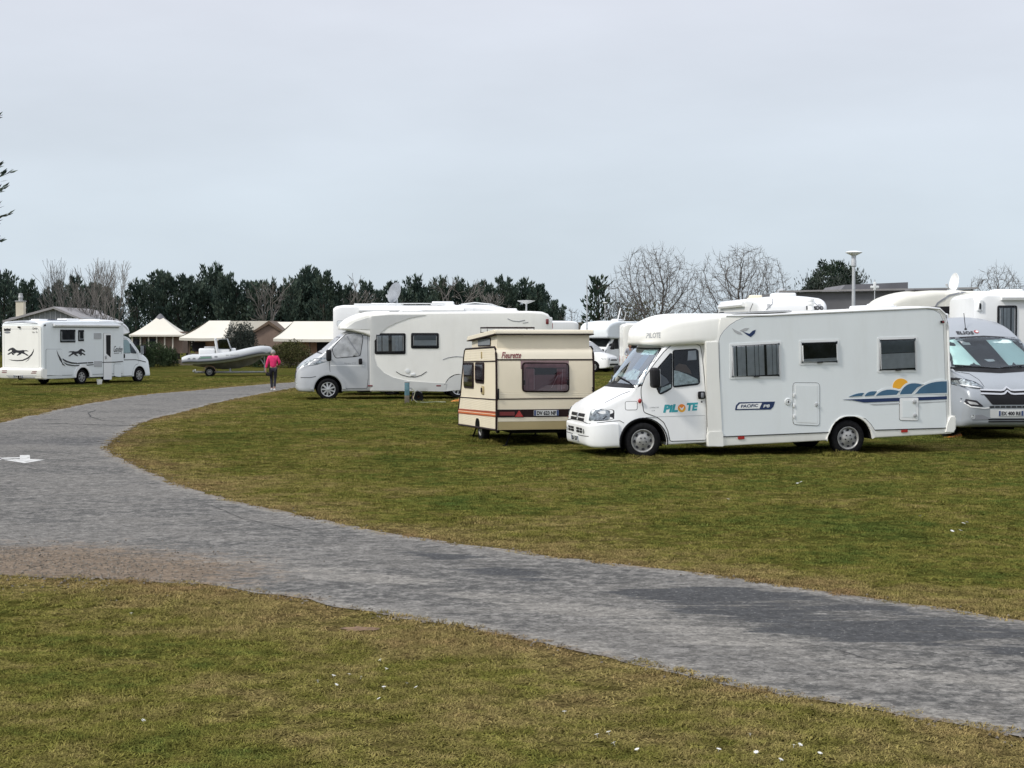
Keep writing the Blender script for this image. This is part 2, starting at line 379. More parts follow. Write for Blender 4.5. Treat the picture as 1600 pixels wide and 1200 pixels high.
def grow(poly, d):
    c = Vector((sum(p[0] for p in poly) / len(poly), sum(p[1] for p in poly) / len(poly))); out = []
    n = len(poly); ar = sum(poly[i][0] * poly[(i + 1) % n][1] - poly[(i + 1) % n][0] * poly[i][1] for i in range(n)); s = 1 if ar > 0 else -1
    for i in range(n):
        a, b, e = Vector(poly[i - 1]), Vector(poly[i]), Vector(poly[(i + 1) % n])
        t1, t2 = (b - a), (e - b)
        if t1.length < 1e-7: t1 = t2
        if t2.length < 1e-7: t2 = t1
        nn = (Vector((t1.y, -t1.x)).normalized() + Vector((t2.y, -t2.x)).normalized())
        if nn.length < 1e-6: nn = Vector((t1.y, -t1.x))
        out.append(tuple(b + nn.normalized() * d * s))
    return out
def panel_bm(bm, poly, surf, axis, off, grid=.12, wave=None, mi=0, back=.004, step=None):
    poly = resample(poly, step or grid)
    pts = [Vector(p) for p in poly]; n = len(pts)
    x0, x1 = min(p.x for p in pts), max(p.x for p in pts); y0, y1 = min(p.y for p in pts), max(p.y for p in pts)
    verts = list(pts); g = grid
    nx, ny = int((x1 - x0) / g), int((y1 - y0) / g)
    def inside(q):
        c = False; j = n - 1
        for i in range(n):
            a, b = pts[i], pts[j]
            if (a.y > q.y) != (b.y > q.y) and q.x < (b.x - a.x) * (q.y - a.y) / (b.y - a.y) + a.x: c = not c
            j = i
        return c
    if nx > 0 and ny > 0:
        for i in range(nx + 1):
            for j in range(ny + 1):
                q = Vector((x0 + (i + .5) * g, y0 + (j + .5) * g))
                if inside(q) and min((q - p).length_squared for p in pts) > (g * .4) ** 2: verts.append(q)
    vo, eo, fo, *_ = delaunay_2d_cdt(verts, [(i, (i + 1) % n) for i in range(n)], [], 1, 1e-6)
    vs = []; base = []; last = None
    for v in vo:
        h, nn = surf.hit(axis, v, last); last = h
        o = off + (wave(v) if wave else 0); vs.append(bm.verts.new(h + nn * o)); base.append(h - nn * back)
    ec = {}
    for f in fo:
        try: bm.faces.new([vs[i] for i in f]).material_index = mi
        except ValueError: continue
        for a, b in zip(f, f[1:] + f[:1]): ec[frozenset((a, b))] = ec.get(frozenset((a, b)), 0) + 1
    bv = {}
    for k, c in ec.items():
        if c == 1:
            a, b = tuple(k)
            for q in (a, b):
                if q not in bv: bv[q] = bm.verts.new(base[q])
            try: bm.faces.new((vs[a], vs[b], bv[b], bv[a])).material_index = mi
            except ValueError: pass
def panel(name, poly, surf, axis, off, m, parent, grid=.12, wave=None, step=None, ang=30):
    bm = bmesh.new()
    for p in (poly if isinstance(poly[0][0], (tuple, list)) else [poly]): panel_bm(bm, p, surf, axis, off, grid, wave, step=step)
    return obj(name, bm, m, parent, ang)
def strip(pts, w):
    """thin band polygon along a polyline"""
    a, b = [], []; n = len(pts)
    for i in range(n):
        t = Vector(pts[min(i + 1, n - 1)]) - Vector(pts[max(i - 1, 0)]); nn = Vector((-t.y, t.x)).normalized()
        ww = w[i] if isinstance(w, (list, tuple)) else w
        a.append(tuple(Vector(pts[i]) + nn * ww / 2)); b.append(tuple(Vector(pts[i]) - nn * ww / 2))
    return a + b[::-1]
def line(name, pts, w, surf, axis, off, m, parent, step=.1):
    return panel(name, strip(resample(pts, step, False), w), surf, axis, off, m, parent, grid=max(w * 2, .3), step=step)
def text_bm(bm, s, size, pos, axis, surf, off, width=None, shear=0, bold=0, spacing=1.0, rot=0):
    cu = bpy.data.curves.new('t', 'FONT'); cu.body = s; cu.size = size; cu.shear = shear; cu.offset = bold; cu.space_character = spacing; cu.resolution_u = 3; cu.fill_mode = 'FRONT'
    o = bpy.data.objects.new('t', cu); me = o.to_mesh(); vs = [v.co.copy() for v in me.vertices]; fs = [list(p.vertices) for p in me.polygons]
    o.to_mesh_clear(); bpy.data.objects.remove(o); bpy.data.curves.remove(cu)
    if not vs: return
    w = max(v.x for v in vs); k = width / w if width else 1
    sg = {'L': -1, 'R': 1, 'F': 1, 'B': -1}[axis]; out = []; last = None
    for v in vs:
        x, y = v.x * k, v.y
        x, y = x * math.cos(rot) - y * math.sin(rot), x * math.sin(rot) + y * math.cos(rot)
        h, nn = surf.hit(axis, (pos[0] + sg * x, pos[1] + y), last); last = h; out.append(bm.verts.new(h + nn * off))
    for f in fs:
        try: bm.faces.new([out[i] for i in f])
        except ValueError: pass
def text(name, s, size, pos, axis, surf, off, m, parent, **k):
    bm = bmesh.new(); text_bm(bm, s, size, pos, axis, surf, off, **k); return obj(name, bm, m, parent, 0)
# ---------------------------------------------------------------- vehicle parts
def wheel(parent, u, y, z, rad=.33, wid=.2, rim=.2, style='steel', out=1, steer=0, rimm=None):
    """tyre mesh with a rim under it; out=+1 faces +y"""
    rimm = rimm or M['rimw']
    T = Matrix.Translation((u, y, z)) @ Matrix.Rotation(R(steer), 4, 'Z') @ Matrix.Rotation(-out * math.pi / 2, 4, 'X')
    b = NB(); h = wid / 2
    lathe(b, [(rim * .97, -h * .8), (rim + .01, -h), (rad - .05, -h * 1.02), (rad - .012, -h * .85), (rad, -h * .55), (rad, h * .55), (rad - .012, h * .85), (rad - .05, h * 1.02), (rim + .02, h * 1.0), (rim + .004, h * .9), (rim * .97, h * .7)], T, 32)
    w = obj('wheel', b, M['tyre'], parent, 50)
    b = NB(); hh = h * .9
    if style == 'steel':
        lathe(b, [(rim + .004, hh), (rim - .006, hh + .004), (rim - .02, hh - .01), (rim - .03, hh - .045), (rim * .72, hh - .03), (rim * .55, hh - .018), (rim * .5, hh - .012), (rim * .36, hh + .004), (.0001, hh + .008)], T, 32)
        obj('rim', b, rimm, w, 40)
        b = NB()
        for k in range(8):
            a = 2 * math.pi * k / 8
            lathe(b, [(.026, hh - .02), (.0001, hh - .019)], T @ Matrix.Rotation(a, 4, 'Z') @ Matrix.Translation((rim * .72, 0, .006)) @ Matrix.Diagonal((.8, 1.2, 1, 1)), 10)
        for k in range(5):
            a = 2 * math.pi * k / 5 + .3
            lathe(b, [(.013, hh + .004), (.013, hh + .014), (.0001, hh + .014)], T @ Matrix.Rotation(a, 4, 'Z') @ Matrix.Translation((rim * .3, 0, 0)), 8)
        obj('rim_holes', b, M['seam'], w, 40)
    else:
        lathe(b, [(rim + .004, hh), (rim - .004, hh + .006), (rim - .022, hh)], T, 32)
        ns = style
        for k in range(ns):
            A = T @ Matrix.Rotation(2 * math.pi * k / ns, 4, 'Z')
            vs = [A @ Vector(v) for v in ((.03, -.028, hh + .008), (rim - .012, -.034 if ns < 7 else -.022, hh), (rim - .012, .034 if ns < 7 else .022, hh), (.03, .028, hh + .008))]
            lo = [A @ Vector(v) for v in ((.03, -.03, hh - .02), (rim - .012, -.036 if ns < 7 else -.024, hh - .02), (rim - .012, .036 if ns < 7 else .024, hh - .02), (.03, .03, hh - .02))]
            a = [b.verts.new(v) for v in vs]; c = [b.verts.new(v) for v in lo]; b.faces.new(a)
            for i in range(4): b.faces.new((a[i], c[i], c[(i + 1) % 4], a[(i + 1) % 4]))
        lathe(b, [(.055, hh - .01), (.055, hh + .012), (.04, hh + .016), (.0001, hh + .018)], T, 20)
        obj('rim', b, rimm, w, 40)
        b = NB(); lathe(b, [(rim - .006, hh - .03), (.0001, hh - .03)], T, 28); obj('rim_back', b, M['seam'], w, 40)
    return w
def arch_liner(parent, arches, half, m=None):
    for (c, zc, r) in arches:
        n = 18; r2 = r + .012
        for s_ in (1, -1):
            b = NB()
            o = [b.verts.new((c + r2 * math.cos(math.pi * k / n), s_ * (half - .012), zc + r2 * math.sin(math.pi * k / n))) for k in range(n + 1)]
            i = [b.verts.new((c + (r2 - .03) * math.cos(math.pi * k / n), s_ * (half - .012), zc + (r2 - .03) * math.sin(math.pi * k / n))) for k in range(n + 1)]
            j = [b.verts.new((c + (r2 - .03) * math.cos(math.pi * k / n), s_ * (half - .36), zc + (r2 - .03) * math.sin(math.pi * k / n))) for k in range(n + 1)]
            for k in range(n):
                b.faces.new((o[k], o[k + 1], i[k + 1], i[k])); b.faces.new((i[k], i[k + 1], j[k + 1], j[k]))
            b.faces.new(j)
            obj('wheel_housing', b, m or M['dark'], parent, 40)
def folds(freq, amp): return lambda v: amp * math.sin(v.x * freq + math.sin(v.x * freq * .37) * 1.5)
def mh_window(parent, surf, ax, poly, kind='curtain', fr=None, inset=.05, fm=None, r=.035, glass=None, name='window', inner=None, split=False):
    """caravan style window: surround, dark rubber, curtain or blind, pane. The four corners of poly are its outer surround"""
    fm = fm or M['frame']
    P = rnd(poly, r); w = panel(name, P, surf, ax, .014, fm, parent, .3, step=.1)
    Q = grow(P, -inset); panel('rubber_seal', Q, surf, ax, .019, M['seam'], w, .4, step=.1)
    Q2 = grow(P, -inset - .018)
    xs = [p[0] for p in Q2]; zs = [p[1] for p in Q2]; x0, x1, z0, z1 = min(xs), max(xs), min(zs), max(zs)
    if kind == 'curtain':
        mid = (x0 + x1) / 2; g = (x1 - x0) * .06
        for a, c in ((x0 + .02, mid - g), (mid + g, x1 - .02)):
            panel('curtain', [(a, z0 + .05), (c, z0 + .05), (c, z1 - .03), (a, z1 - .03)], surf, ax, .024, M['curtain'], w, .02, folds(70, .006), step=.02, ang=80)
    elif kind == 'net':
        panel('curtain', [(x0 + .02, z0 + .04), (x1 - .02, z0 + .04), (x1 - .02, z1 - .03), (x0 + .02, z1 - .03)], surf, ax, .024, M['curtain'], w, .02, folds(55, .0065), step=.02, ang=80)
    elif kind == 'blind':
        zc = z0 + (z1 - z0) * .55
        panel('blind', [(x0 + .03, z0 + .05), (x1 - .03, z0 + .05), (x1 - .03, zc), (x0 + .03, zc)], surf, ax, .022, M['curtain'], w, .4)
        panel('blind', [(x0 + .03, zc + .01), (x1 - .03, zc + .01), (x1 - .03, z1 - .03), (x0 + .03, z1 - .03)], surf, ax, .023, M['curtaind'], w, .4)
    elif kind == 'darkblind':
        panel('blind', [(x0 + .03, z0 + .1), (x1 - .03, z0 + .1), (x1 - .03, z1 - .03), (x0 + .03, z1 - .03)], surf, ax, .022, M['inner'], w, .4)
        panel('blind', [(x0 + .03, z0 + .03), (x1 - .03, z0 + .03), (x1 - .03, z0 + .09), (x0 + .03, z0 + .09)], surf, ax, .022, M['curtain'], w, .4)
    panel('pane', Q2, surf, ax, .042, glass or M['glass'], w, .4, step=.1)
    for s_ in (x0 + .03, x1 - .03): b = NB(); panel_bm(b, [(s_ - .006, z0 + .05), (s_ + .006, z0 + .05), (s_ + .006, z1 - .06), (s_ - .006, z1 - .06)], surf, ax, .046, .5); obj('window_stay', b, M['trim'] if kind != 'darkblind' else M['frame'], w)
    b = NB()
    mid = (x0 + x1) / 2; panel_bm(b, [(mid - .05, z0 + .01), (mid + .05, z0 + .01), (mid + .05, z0 + .035), (mid - .05, z0 + .035)], surf, ax, .048, .5)
    obj('window_latch', b, M['seam'], w)
    return w
def hatch(parent, surf, ax, poly, name='locker_door', m=None, r=.05, off=.008, frame=None):
    P = rnd(poly, r)
    d = panel(name, P, surf, ax, off, m or M['side'], parent, .4, step=.1)
    if frame: panel('hatch_frame', grow(P, .03), surf, ax, off - .002, frame, d, .4, step=.1)
    ring = grow(P, .008)
    panel('door_gap', ring, surf, ax, off * .55 if not frame else off - .001, M['seam'], d, .4, step=.1)
    return d
def plate(parent, surf, ax, c, w, h, s, size=None, name='number_plate', euro=True, off=.02):
    p = panel(name, rnd([(c[0] - w / 2, c[1] - h / 2), (c[0] + w / 2, c[1] - h / 2), (c[0] + w / 2, c[1] + h / 2), (c[0] - w / 2, c[1] + h / 2)], .012), surf, ax, off, M['plate'], parent, .12)
    sg = {'F': 1, 'B': -1, 'L': -1, 'R': 1}[ax]
    if euro:
        for s2 in (-1, 1):
            x0, x1 = c[0] + sg * s2 * (w / 2 - .002), c[0] + sg * s2 * (w / 2 - .042)
            panel('plate_band', [(x0, c[1] - h / 2 + .004), (x1, c[1] - h / 2 + .004), (x1, c[1] + h / 2 - .004), (x0, c[1] + h / 2 - .004)], surf, ax, off + .002, M['euro'], p, .2)
    text('plate_letters', s, size or h * .92, (c[0] - sg * (w / 2 - .055), c[1] - h * .33), ax, surf, off + .004, M['ink'], p, width=w - .11, bold=.004)
    return p
def roof_vent(parent, u, y, z, sx_=.5, sy=.45, h=.09, m=None):
    b = NB(); rbox(b, (u, y, z + h * .5), (sx_, sy, h), .035, 3); rbox(b, (u, y, z + h * .15), (sx_ + .08, sy + .08, h * .3), .01, 1)
    return obj('roof_vent', b, m or M['white'], parent, 40)
def dish(parent, loc, r=.4, az=0, tilt=25, m=None):
    """satellite dish: mast, bowl, arm with feed"""
    T = Matrix.Translation(loc) @ Matrix.Rotation(az, 4, 'Z')
    b = NB(); tube(b, [T @ Vector((0, 0, 0)), T @ Vector((0, 0, r * .55))], .025, 8); rbox(b, tuple(T @ Vector((0, 0, .03))), (.3, .25, .07), .02)
    d = obj('satellite_dish', b, M['lamp'], parent, 40)
    b = NB(); U = T @ Matrix.Translation((0.03, 0, r * 1.05)) @ Matrix.Rotation(R(90 - tilt), 4, 'Y')
    lathe(b, [(.0001, 0), (r * .5, r * .06), (r * .8, r * .17), (r, r * .27), (r * 1.01, r * .26), (r * .8, r * .14), (r * .5, r * .03), (.0001, -.02)], U, 28)
    obj('dish_bowl', b, m or M['lamp'], d, 60)
    b = NB(); tube(b, [T @ Vector((.03, 0, r * .25)), T @ Vector((r * .6, 0, r * .3)), T @ Vector((r * 1.15, 0, r * .75))], .013, 6); tube(b, [T @ Vector((r * 1.1, 0, r * .72)), T @ Vector((r * 1.2, 0, r * .95))], .035, 8)
    obj('feed_arm', b, M['trim'], d, 40)
    return d
def mirror(parent, loc, s=1, yside=1, m=None, back=None, h=.34):
    b = NB(); rbox(b, (loc[0], loc[1] + yside * .13 * s, loc[2]), (.12 * s, .2 * s, h * s), .045 * s, 3)
    o = obj('door_mirror', b, m or M['black'], parent, 60)
    b = NB(); tube(b, [(loc[0] - .02, loc[1] - yside * .06, loc[2] - h * .3), (loc[0], loc[1] + yside * .08, loc[2] - h * .2)], .035, 8); obj('mirror_arm', b, M['black'], o, 60)
    b = NB(); box(b, (loc[0] - .062 * s, loc[1] + yside * .13 * s, loc[2]), (.006, .16 * s, h * .85 * s)); obj('mirror_glass', b, M['silver'], o, 30)
    return o
def wiper(parent, pts):
    b = NB(); tube(b, pts, .012, 5); return obj('wiper', b, M['black'], parent, 60)
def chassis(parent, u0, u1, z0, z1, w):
    b = NB(); box(b, ((u0 + u1) / 2, 0, (z0 + z1) / 2), (u0 - u1, w, z1 - z0))  # dark box and lower blocks, added to block light under the body
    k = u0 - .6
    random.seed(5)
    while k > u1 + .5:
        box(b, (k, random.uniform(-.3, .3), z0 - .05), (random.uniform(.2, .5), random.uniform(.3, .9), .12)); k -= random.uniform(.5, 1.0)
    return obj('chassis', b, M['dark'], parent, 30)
class Hit:
    """measured image point -> the point of a built surface seen there -> (u,z) or (y,z) on that surface"""
    def __init__(s, root, surf, axis, crop, fallback=0.0):
        s.f = Face(root, axis, fallback, crop); s.s = surf; s.a = axis; s.c = crop
    def __call__(s, X, Y):
        px, row = s.c[0] + X / s.c[2], s.c[1] + Y / s.c[2]
        o = s.f.I @ Vector((0, 0, CAMZ)); d = (s.f.I.to_3x3() @ ray(px, row)).normalized()
        h = s.s.b.ray_cast(o, d)
        if h[0] is None: return s.f(X, Y)
        p = h[0]; return (p.x, p.z) if s.a in 'LR' else (p.y, p.z)
    def many(s, *pts): return [s(*p) for p in pts]
def mir(poly): return [(-y, z) for y, z in poly][::-1]
CR = {5: (870, 470, 4.616), 6: (1100, 470, 4.0), 3: (450, 440, 5.333), 4: (690, 460, 4.8), 1: (0, 380, 5.0), 7: (1400, 420, 4.285), 2: (180, 400, 5.333)}
def bump_line(parent, surf, ax, pts, w, m, off=.006, name='rubbing_strip'): return line(name, pts, w, surf, ax, off, m, parent)
# ================================================================ 1. big white low-profile motorhome (the nearest vehicle)
def near_motorhome():
    t = empty('motorhome', (2.136, 29.36, 0), (0, R(2.3), R(192)), 'big white motorhome with orange sun and blue wave graphics and PiLOTE on its cab door', 'motorhome')
    arF = (-.01, .255, .425); arR = (-3.885, .10, .435)
    # cab
    cab = obj('cab', loft([
        (.955, .30, .55, .62, .60, .10, .08, .0, .0), (.94, .25, .66, .72, .68, .10, .08, .0, .01), (.90, .22, .80, .80, .74, .10, .08, .02, .02),
        (.82, .20, .905, .88, .78, .12, .07, .02, .04), (.68, .19, .985, .945, .80, .16, .05, .03, .06), (.48, .19, 1.09, .975, .80, .2, .04, .04, .08),
        (.28, .19, 1.175, .99, .82, .2, .03, .04, .10), (.16, .19, 1.225, .995, .84, .18, .03, .04, .11), (.06, .19, 1.32, 1.0, .86, .12, .03, .03, .12),
        (-.14, .19, 1.56, 1.0, .86, .10, .03, .03, .12), (-.34, .19, 1.79, 1.0, .86, .10, .03, .03, .11), (-.48, .19, 1.94, 1.0, .86, .10, .03, .03, .08), (-.58, .19, 2.03, 1.0, .86, .10, .03, .03, .05),
        (-1.0, .19, 2.06, 1.0, .87, .10, .03, .03, .03), (-1.3, .19, 2.06, 1.0, .9, .10, .03, .02, .02)], [arF]), M['white'], t, 40)
    bump_ = obj('front_bumper', loft([(.985, .33, .58, .60, .58, .05, .06, 0, 0), (.975, .27, .60, .71, .69, .05, .06, .01, 0), (.94, .225, .615, .81, .79, .05, .06, .015, 0), (.86, .205, .625, .90, .88, .04, .05, .015, 0), (.72, .20, .63, .965, .95, .03, .04, .01, 0), (.54, .20, .635, .985, .975, .03, .04, .01, 0), (.44, .20, .62, .985, .975, .03, .04, .01, 0)], sub=3), M['white'], t, 40)
    S = Surf(cab, bump_)
    cap = obj('roof_cap', loft([
        (-.20, 2.04, 2.09, .30, .24, .03, .02, 0, 0), (-.215, 2.0, 2.15, .50, .42, .06, .04, 0, .02), (-.26, 1.98, 2.22, .68, .60, .10, .06, 0, .03), (-.35, 1.965, 2.31, .83, .75, .16, .07, .02, .05),
        (-.50, 1.955, 2.40, .93, .84, .2, .07, .03, .06), (-.72, 1.95, 2.46, 1.0, .91, .2, .08, .03, .06), (-1.1, 1.96, 2.475, 1.06, 1.0, .16, .08, .02, .05), (-1.6, 1.97, 2.465, 1.07, 1.05, .08, .05, .01, .04), (-2.2, 2.0, 2.445, 1.068, 1.064, .04, .03, 0, .04)], sub=4), M['cream'], t, 40)
    body = obj('body', loft([
        (-1.20, .12, 2.02, 1.05, 1.05, .03, .02, 0, 0), (-1.4, .12, 2.06, 1.07, 1.07, .03, .02, 0, 0), (-1.5, .12, 2.44, 1.075, 1.073, .03, .02, 0, .03), (-5.55, .11, 2.465, 1.075, 1.073, .03, .02, 0, .03), (-5.75, .11, 2.43, 1.075, 1.065, .1, .02, 0, .04), (-5.86, .11, 2.33, 1.06, 1.05, .1, .03, 0, .03), (-5.90, .11, 2.2, 1.03, 1.02, .1, .03, 0, 0)], [arR], sub=1), M['cream'], t, 30)
    B = Surf(body, cap)
    f6 = Face(t, 'L', 1.08, CR[6])
    # flat side panel with its curved front corner
    arc = [f6(*p) for p in ((96, 250), (104, 222), (125, 190), (160, 155), (205, 125), (255, 103), (310, 94))]
    bot = [f6(1518, 793), f6(1070, 808), f6(1045, 770), f6(1010, 735), f6(960, 722), f6(870, 722), f6(820, 750), f6(795, 790), f6(780, 820), f6(107, 848)]
    arc = [(x, min(z, 2.400)) for x, z in arc]; top_ = [(-2.6, 2.405), (-3.6, 2.413), (-5.45, 2.425), (-5.62, 2.40), (-5.74, 2.33), (-5.80, 2.2)]
    side = panel('side_panel', arc + top_ + bot, B, 'L', .007, M['side'], t, .5, step=.12)
    panel('panel_seam', grow(arc + top_ + bot, .010), B, 'L', .004, M['inkg'], side, .5, step=.12)
    panel('side_panel', [(-1.5, .25), (-5.8, .25), (-5.8, 2.36), (-2.1, 2.36), (-1.5, 2.0)], B, 'R', .006, M['side'], t, .6)
    # roof gutter rail
    for s_ in (1, -1):
        b = NB(); tube(b, [(-1.6, s_ * 1.06, 2.445), (-2.4, s_ * 1.075, 2.43), (-5.5, s_ * 1.075, 2.45), (-5.74, s_ * 1.07, 2.42), (-5.87, s_ * 1.06, 2.3), (-5.905, s_ * 1.05, 2.1), (-5.905, s_ * 1.05, .25)], .022, 8); obj('corner_rail', b, M['white'], t, 60)
    # skirt, dark line, reflectors
    line('skirt_line', [f6(107, 850), f6(780, 822)], .016, B, 'L', .011, M['ink'], t); line('skirt_line', [f6(1070, 808), f6(1518, 795)], .016, B, 'L', .011, M['ink'], t)
    for a, c in (((212, 848), (252, 864)), ((1232, 806), (1272, 821))):
        p, q = f6(*a), f6(*c); panel('side_reflector', rr(p[0], p[1], q[0], q[1], .01), B, 'L', .016, M['red'], t, .3)
    # front pillar cover with its step
    f5 = Face(t, 'L', 1.05, CR[5])
    b = NB(); prism(b, [(-1.19, .14), (-1.45, .12), (-1.45, .42), (-1.43, .46), (-1.43, 2.0), (-1.19, 2.0), (-1.19, .46), (-1.17, .42)], 1.03, 1.092); bmesh.ops.bevel(b, geom=list(b.edges), offset=.012, segments=2, affect='EDGES'); pc = obj('pillar_cover', b, M['cream'], t, 40)
    b = NB(); prism(b, [(-1.165, .13), (-1.465, .11), (-1.465, .34), (-1.44, .40), (-1.19, .40), (-1.165, .34)], 1.02, 1.105); bmesh.ops.bevel(b, geom=list(b.edges), offset=.012, segments=2, affect='EDGES'); obj('pillar_foot', b, M['cream'], pc, 40)
    # rear bumper
    b = NB(); prism(b, [(-5.74, .12), (-5.92, .11), (-5.99, .16), (-6.01, .42), (-5.97, .45), (-5.86, .45), (-5.82, .3)], -1.09, 1.10); bmesh.ops.bevel(b, geom=list(b.edges), offset=.03, segments=3, affect='EDGES'); obj('rear_bumper', b, M['cream'], t, 40)
    # wheel arch moulding
    out = f6.many((783, 822), (800, 785), (822, 750), (850, 728), (875, 720), (955, 720), (990, 728), (1018, 755), (1038, 790), (1052, 822))
    inn = [(arR[0] + (arR[2] + .005) * math.cos(a), arR[1] + (arR[2] + .005) * math.sin(a)) for a in [math.pi * k / 14 for k in range(0, 15)]]
    # moulding polygon between the outer curve and the arch opening
    pol = [f6(762, 866)] + [f6(785, 822)] + out[1:-1] + [f6(1052, 822), f6(1070, 852)] + [(p[0], p[1]) for p in sorted(inn, key=lambda q: q[0])]
    panel('arch_moulding', pol, B, 'L', .022, M['cream'], t, .4, step=.05, ang=60)
    # windows
    for (a, c, k) in (((160, 262), (483, 490), 'net'), ((595, 243), (845, 402), 'darkblind'), ((1083, 225), (1333, 450), 'blind')):
        x0, y0, x1, y1 = a[0], a[1], c[0], c[1]; dy = (x1 - x0) * .032
        P = [f6(x0, y0 + dy * .5), f6(x1, y0 - dy * .5 if k != 'net' else y0 - 12), f6(x1, y1 - dy * .5), f6(x0, y1)]
        mh_window(t, B, 'L', P, k, inset=.045, r=.03)
    for u0, u1 in ((-2.0, -2.9), (-4.2, -5.0)): mh_window(t, B, 'R', [(u0, 1.3), (u1, 1.3), (u1, 1.9), (u0, 1.9)], 'net')
    # locker doors
    d = hatch(t, B, 'L', f6.many((557, 512), (720, 514), (720, 780), (557, 772)), 'locker_door', off=.016, r=.06)
    panel('inner_rib', grow(rnd(f6.many((557, 512), (720, 514), (720, 780), (557, 772)), .06), -.035), B, 'L', .018, M['white'], d, .4); panel('inner_face', grow(rnd(f6.many((557, 512), (720, 514), (720, 780), (557, 772)), .06), -.045), B, 'L', .020, M['side'], d, .4)
    p = f6(700, 648); b = NB(); rbox(b, (p[0], 1.105, p[1]), (.05, .02, .06), .006); obj('lock', b, M['trim'], d)
    for yy in (590, 655, 722):
        p = f6(560, yy); b = NB(); rbox(b, (p[0], 1.10, p[1]), (.03, .02, .07), .006); obj('hinge', b, M['white'], d)
    d = hatch(t, B, 'L', f6.many((1222, 607), (1338, 605), (1338, 748), (1222, 745)), 'service_hatch', m=M['white'], r=.03, off=.018)
    panel('inner_face', grow(rnd(f6.many((1222, 607), (1338, 605), (1338, 748), (1222, 745)), .03), -.05), B, 'L', .021, M['side'], d, .4)
    for q in ((1312, 630), (1315, 715)):
        p = f6(*q); b = NB(); lathe(b, [(.035, 0), (.035, .018), (.02, .024), (.0001, .025)], Matrix.Translation((p[0], 1.10, p[1])) @ Matrix.Rotation(-math.pi / 2, 4, 'X'), 14); obj('hatch_knob', b, M['trim'], d, 40)
    p = f6(524, 630); b = NB(); T = Matrix.Translation((p[0], 1.082, p[1])) @ Matrix.Rotation(-math.pi / 2, 4, 'X')
    lathe(b, [(.062, 0), (.062, .012), (.05, .018), (.048, .008), (.03, .008), (.028, .02), (.0001, .022)], T, 20); w = obj('water_filler_cap', b, M['frame'], t, 40)
    b = NB(); rbox(b, (p[0] - .0, 1.108, p[1]), (.02, .012, .04), .004); obj('lock', b, M['ink'], w)
    # clearance lamp
    p = f6(1488, 132); b = NB(); rbox(b, (p[0], 1.095, p[1]), (.075, .03, .05), .01); w = obj('marker_lamp', b, M['black'], t); b = NB(); rbox(b, (p[0] - .01, 1.105, p[1]), (.04, .03, .035), .008); obj('lamp_lens', b, M['redk'], w)
    # ---- graphics on the side
    panel('sun_graphic', [f6(1230 + 51 * math.cos(a), 536 - 51 * math.sin(a)) for a in [2 * math.pi * k / 24 for k in range(24)] if 536 - 51 * math.sin(a) < 552], B, 'L', .012, M['yellow'], t, .4, step=.05)
    def arcp(x0, y0, xt, yt, x1, y1, n=8):
        cx, cy = 2 * xt - (x0 + x1) / 2, 2 * yt - (y0 + y1) / 2
        return [((1 - s) ** 2 * x0 + 2 * s * (1 - s) * cx + s * s * x1, (1 - s) ** 2 * y0 + 2 * s * (1 - s) * cy + s * s * y1) for s in [k / n for k in range(n + 1)]]
    hills = [arcp(905, 600, 955, 580, 1000, 576) + [(985, 594)], arcp(1003, 596, 1030, 570, 1080, 566) + [(1062, 590)], [(1073, 594)] + arcp(1080, 585, 1140, 556, 1220, 564) + [(1202, 587)],
             [(1222, 585)] + arcp(1228, 572, 1280, 520, 1365, 524) + [(1330, 543), (1296, 582)], [(1318, 581)] + arcp(1330, 570, 1400, 518, 1519, 503) + [(1519, 575)]]
    hp = [f6.many(*h) for h in hills]
    panel('hill_graphic', [[(x, z) for x, z in grow(h, .035)] for h in hp[2:]], B, 'L', .0125, M['side'], t, .3, step=.06)
    panel('hill_graphic', hp, B, 'L', .0150, M['blue'], t, .3, step=.05)
    panel('wave_bar_graphic', f6.many((868, 617), (1519, 596), (1519, 616), (1000, 636), (930, 622)), B, 'L', .0145, M['navy'], t, .3)
    panel('wave_line_graphic', f6.many((1035, 645), (1519, 627), (1519, 631), (1060, 652)), B, 'L', .0125, M['trim'], t, .3)
    panel('bird_graphic', f6.many((240, 190), (252, 196), (284, 206), (306, 186), (323, 181), (316, 205), (292, 227), (266, 212)), B, 'L', .012, M['navy'], t, .3)
    panel('bird_shadow_graphic', [f6.many((174, 170), (198, 184), (228, 196), (240, 212), (212, 208), (190, 194)), f6.many((222, 185), (256, 170), (282, 170), (268, 184), (240, 194))], B, 'L', .011, M['trim'], t, .3)
    # oval name label
    o = f6.many((197, 680), (203, 655), (220, 638), (440, 632), (430, 660), (414, 676)); lb = panel('name_label', grow(o, .012), B, 'L', .011, M['navy'], t, .3, step=.05)
    panel('label_face', f6.many((205, 676), (210, 657), (224, 643), (362, 638), (345, 673)), B, 'L', .013, M['white'], lb, .3, step=.05)
    text('label_lettering', 'PACiFiC', .075, f6(228, 668), 'L', B, .015, M['navy'], lb, width=.335, shear=.15, bold=.002)
    text('label_lettering', 'P8', .072, f6(368, 667), 'L', B, .015, M['side'], lb, width=.13, shear=.15, bold=.002)
    # ---- cab: windows, door, lights
    h5 = Hit(t, S, 'L', CR[5], 1.0); g5 = Hit(t, S, 'F', CR[5], .5)
    door = [(-.03, 1.22), (-.02, 1.10), (-.045, .80), (-.13, .76), (-.28, .70), (-.40, .60), (-.47, .44), (-.50, .26), (-1.165, .245), (-1.185, .5), (-1.19, 1.2), (-1.17, 1.75), (-1.15, 1.93), (-1.08, 1.955), (-.62, 1.955), (-.48, 1.84), (-.30, 1.64), (-.12, 1.42)]
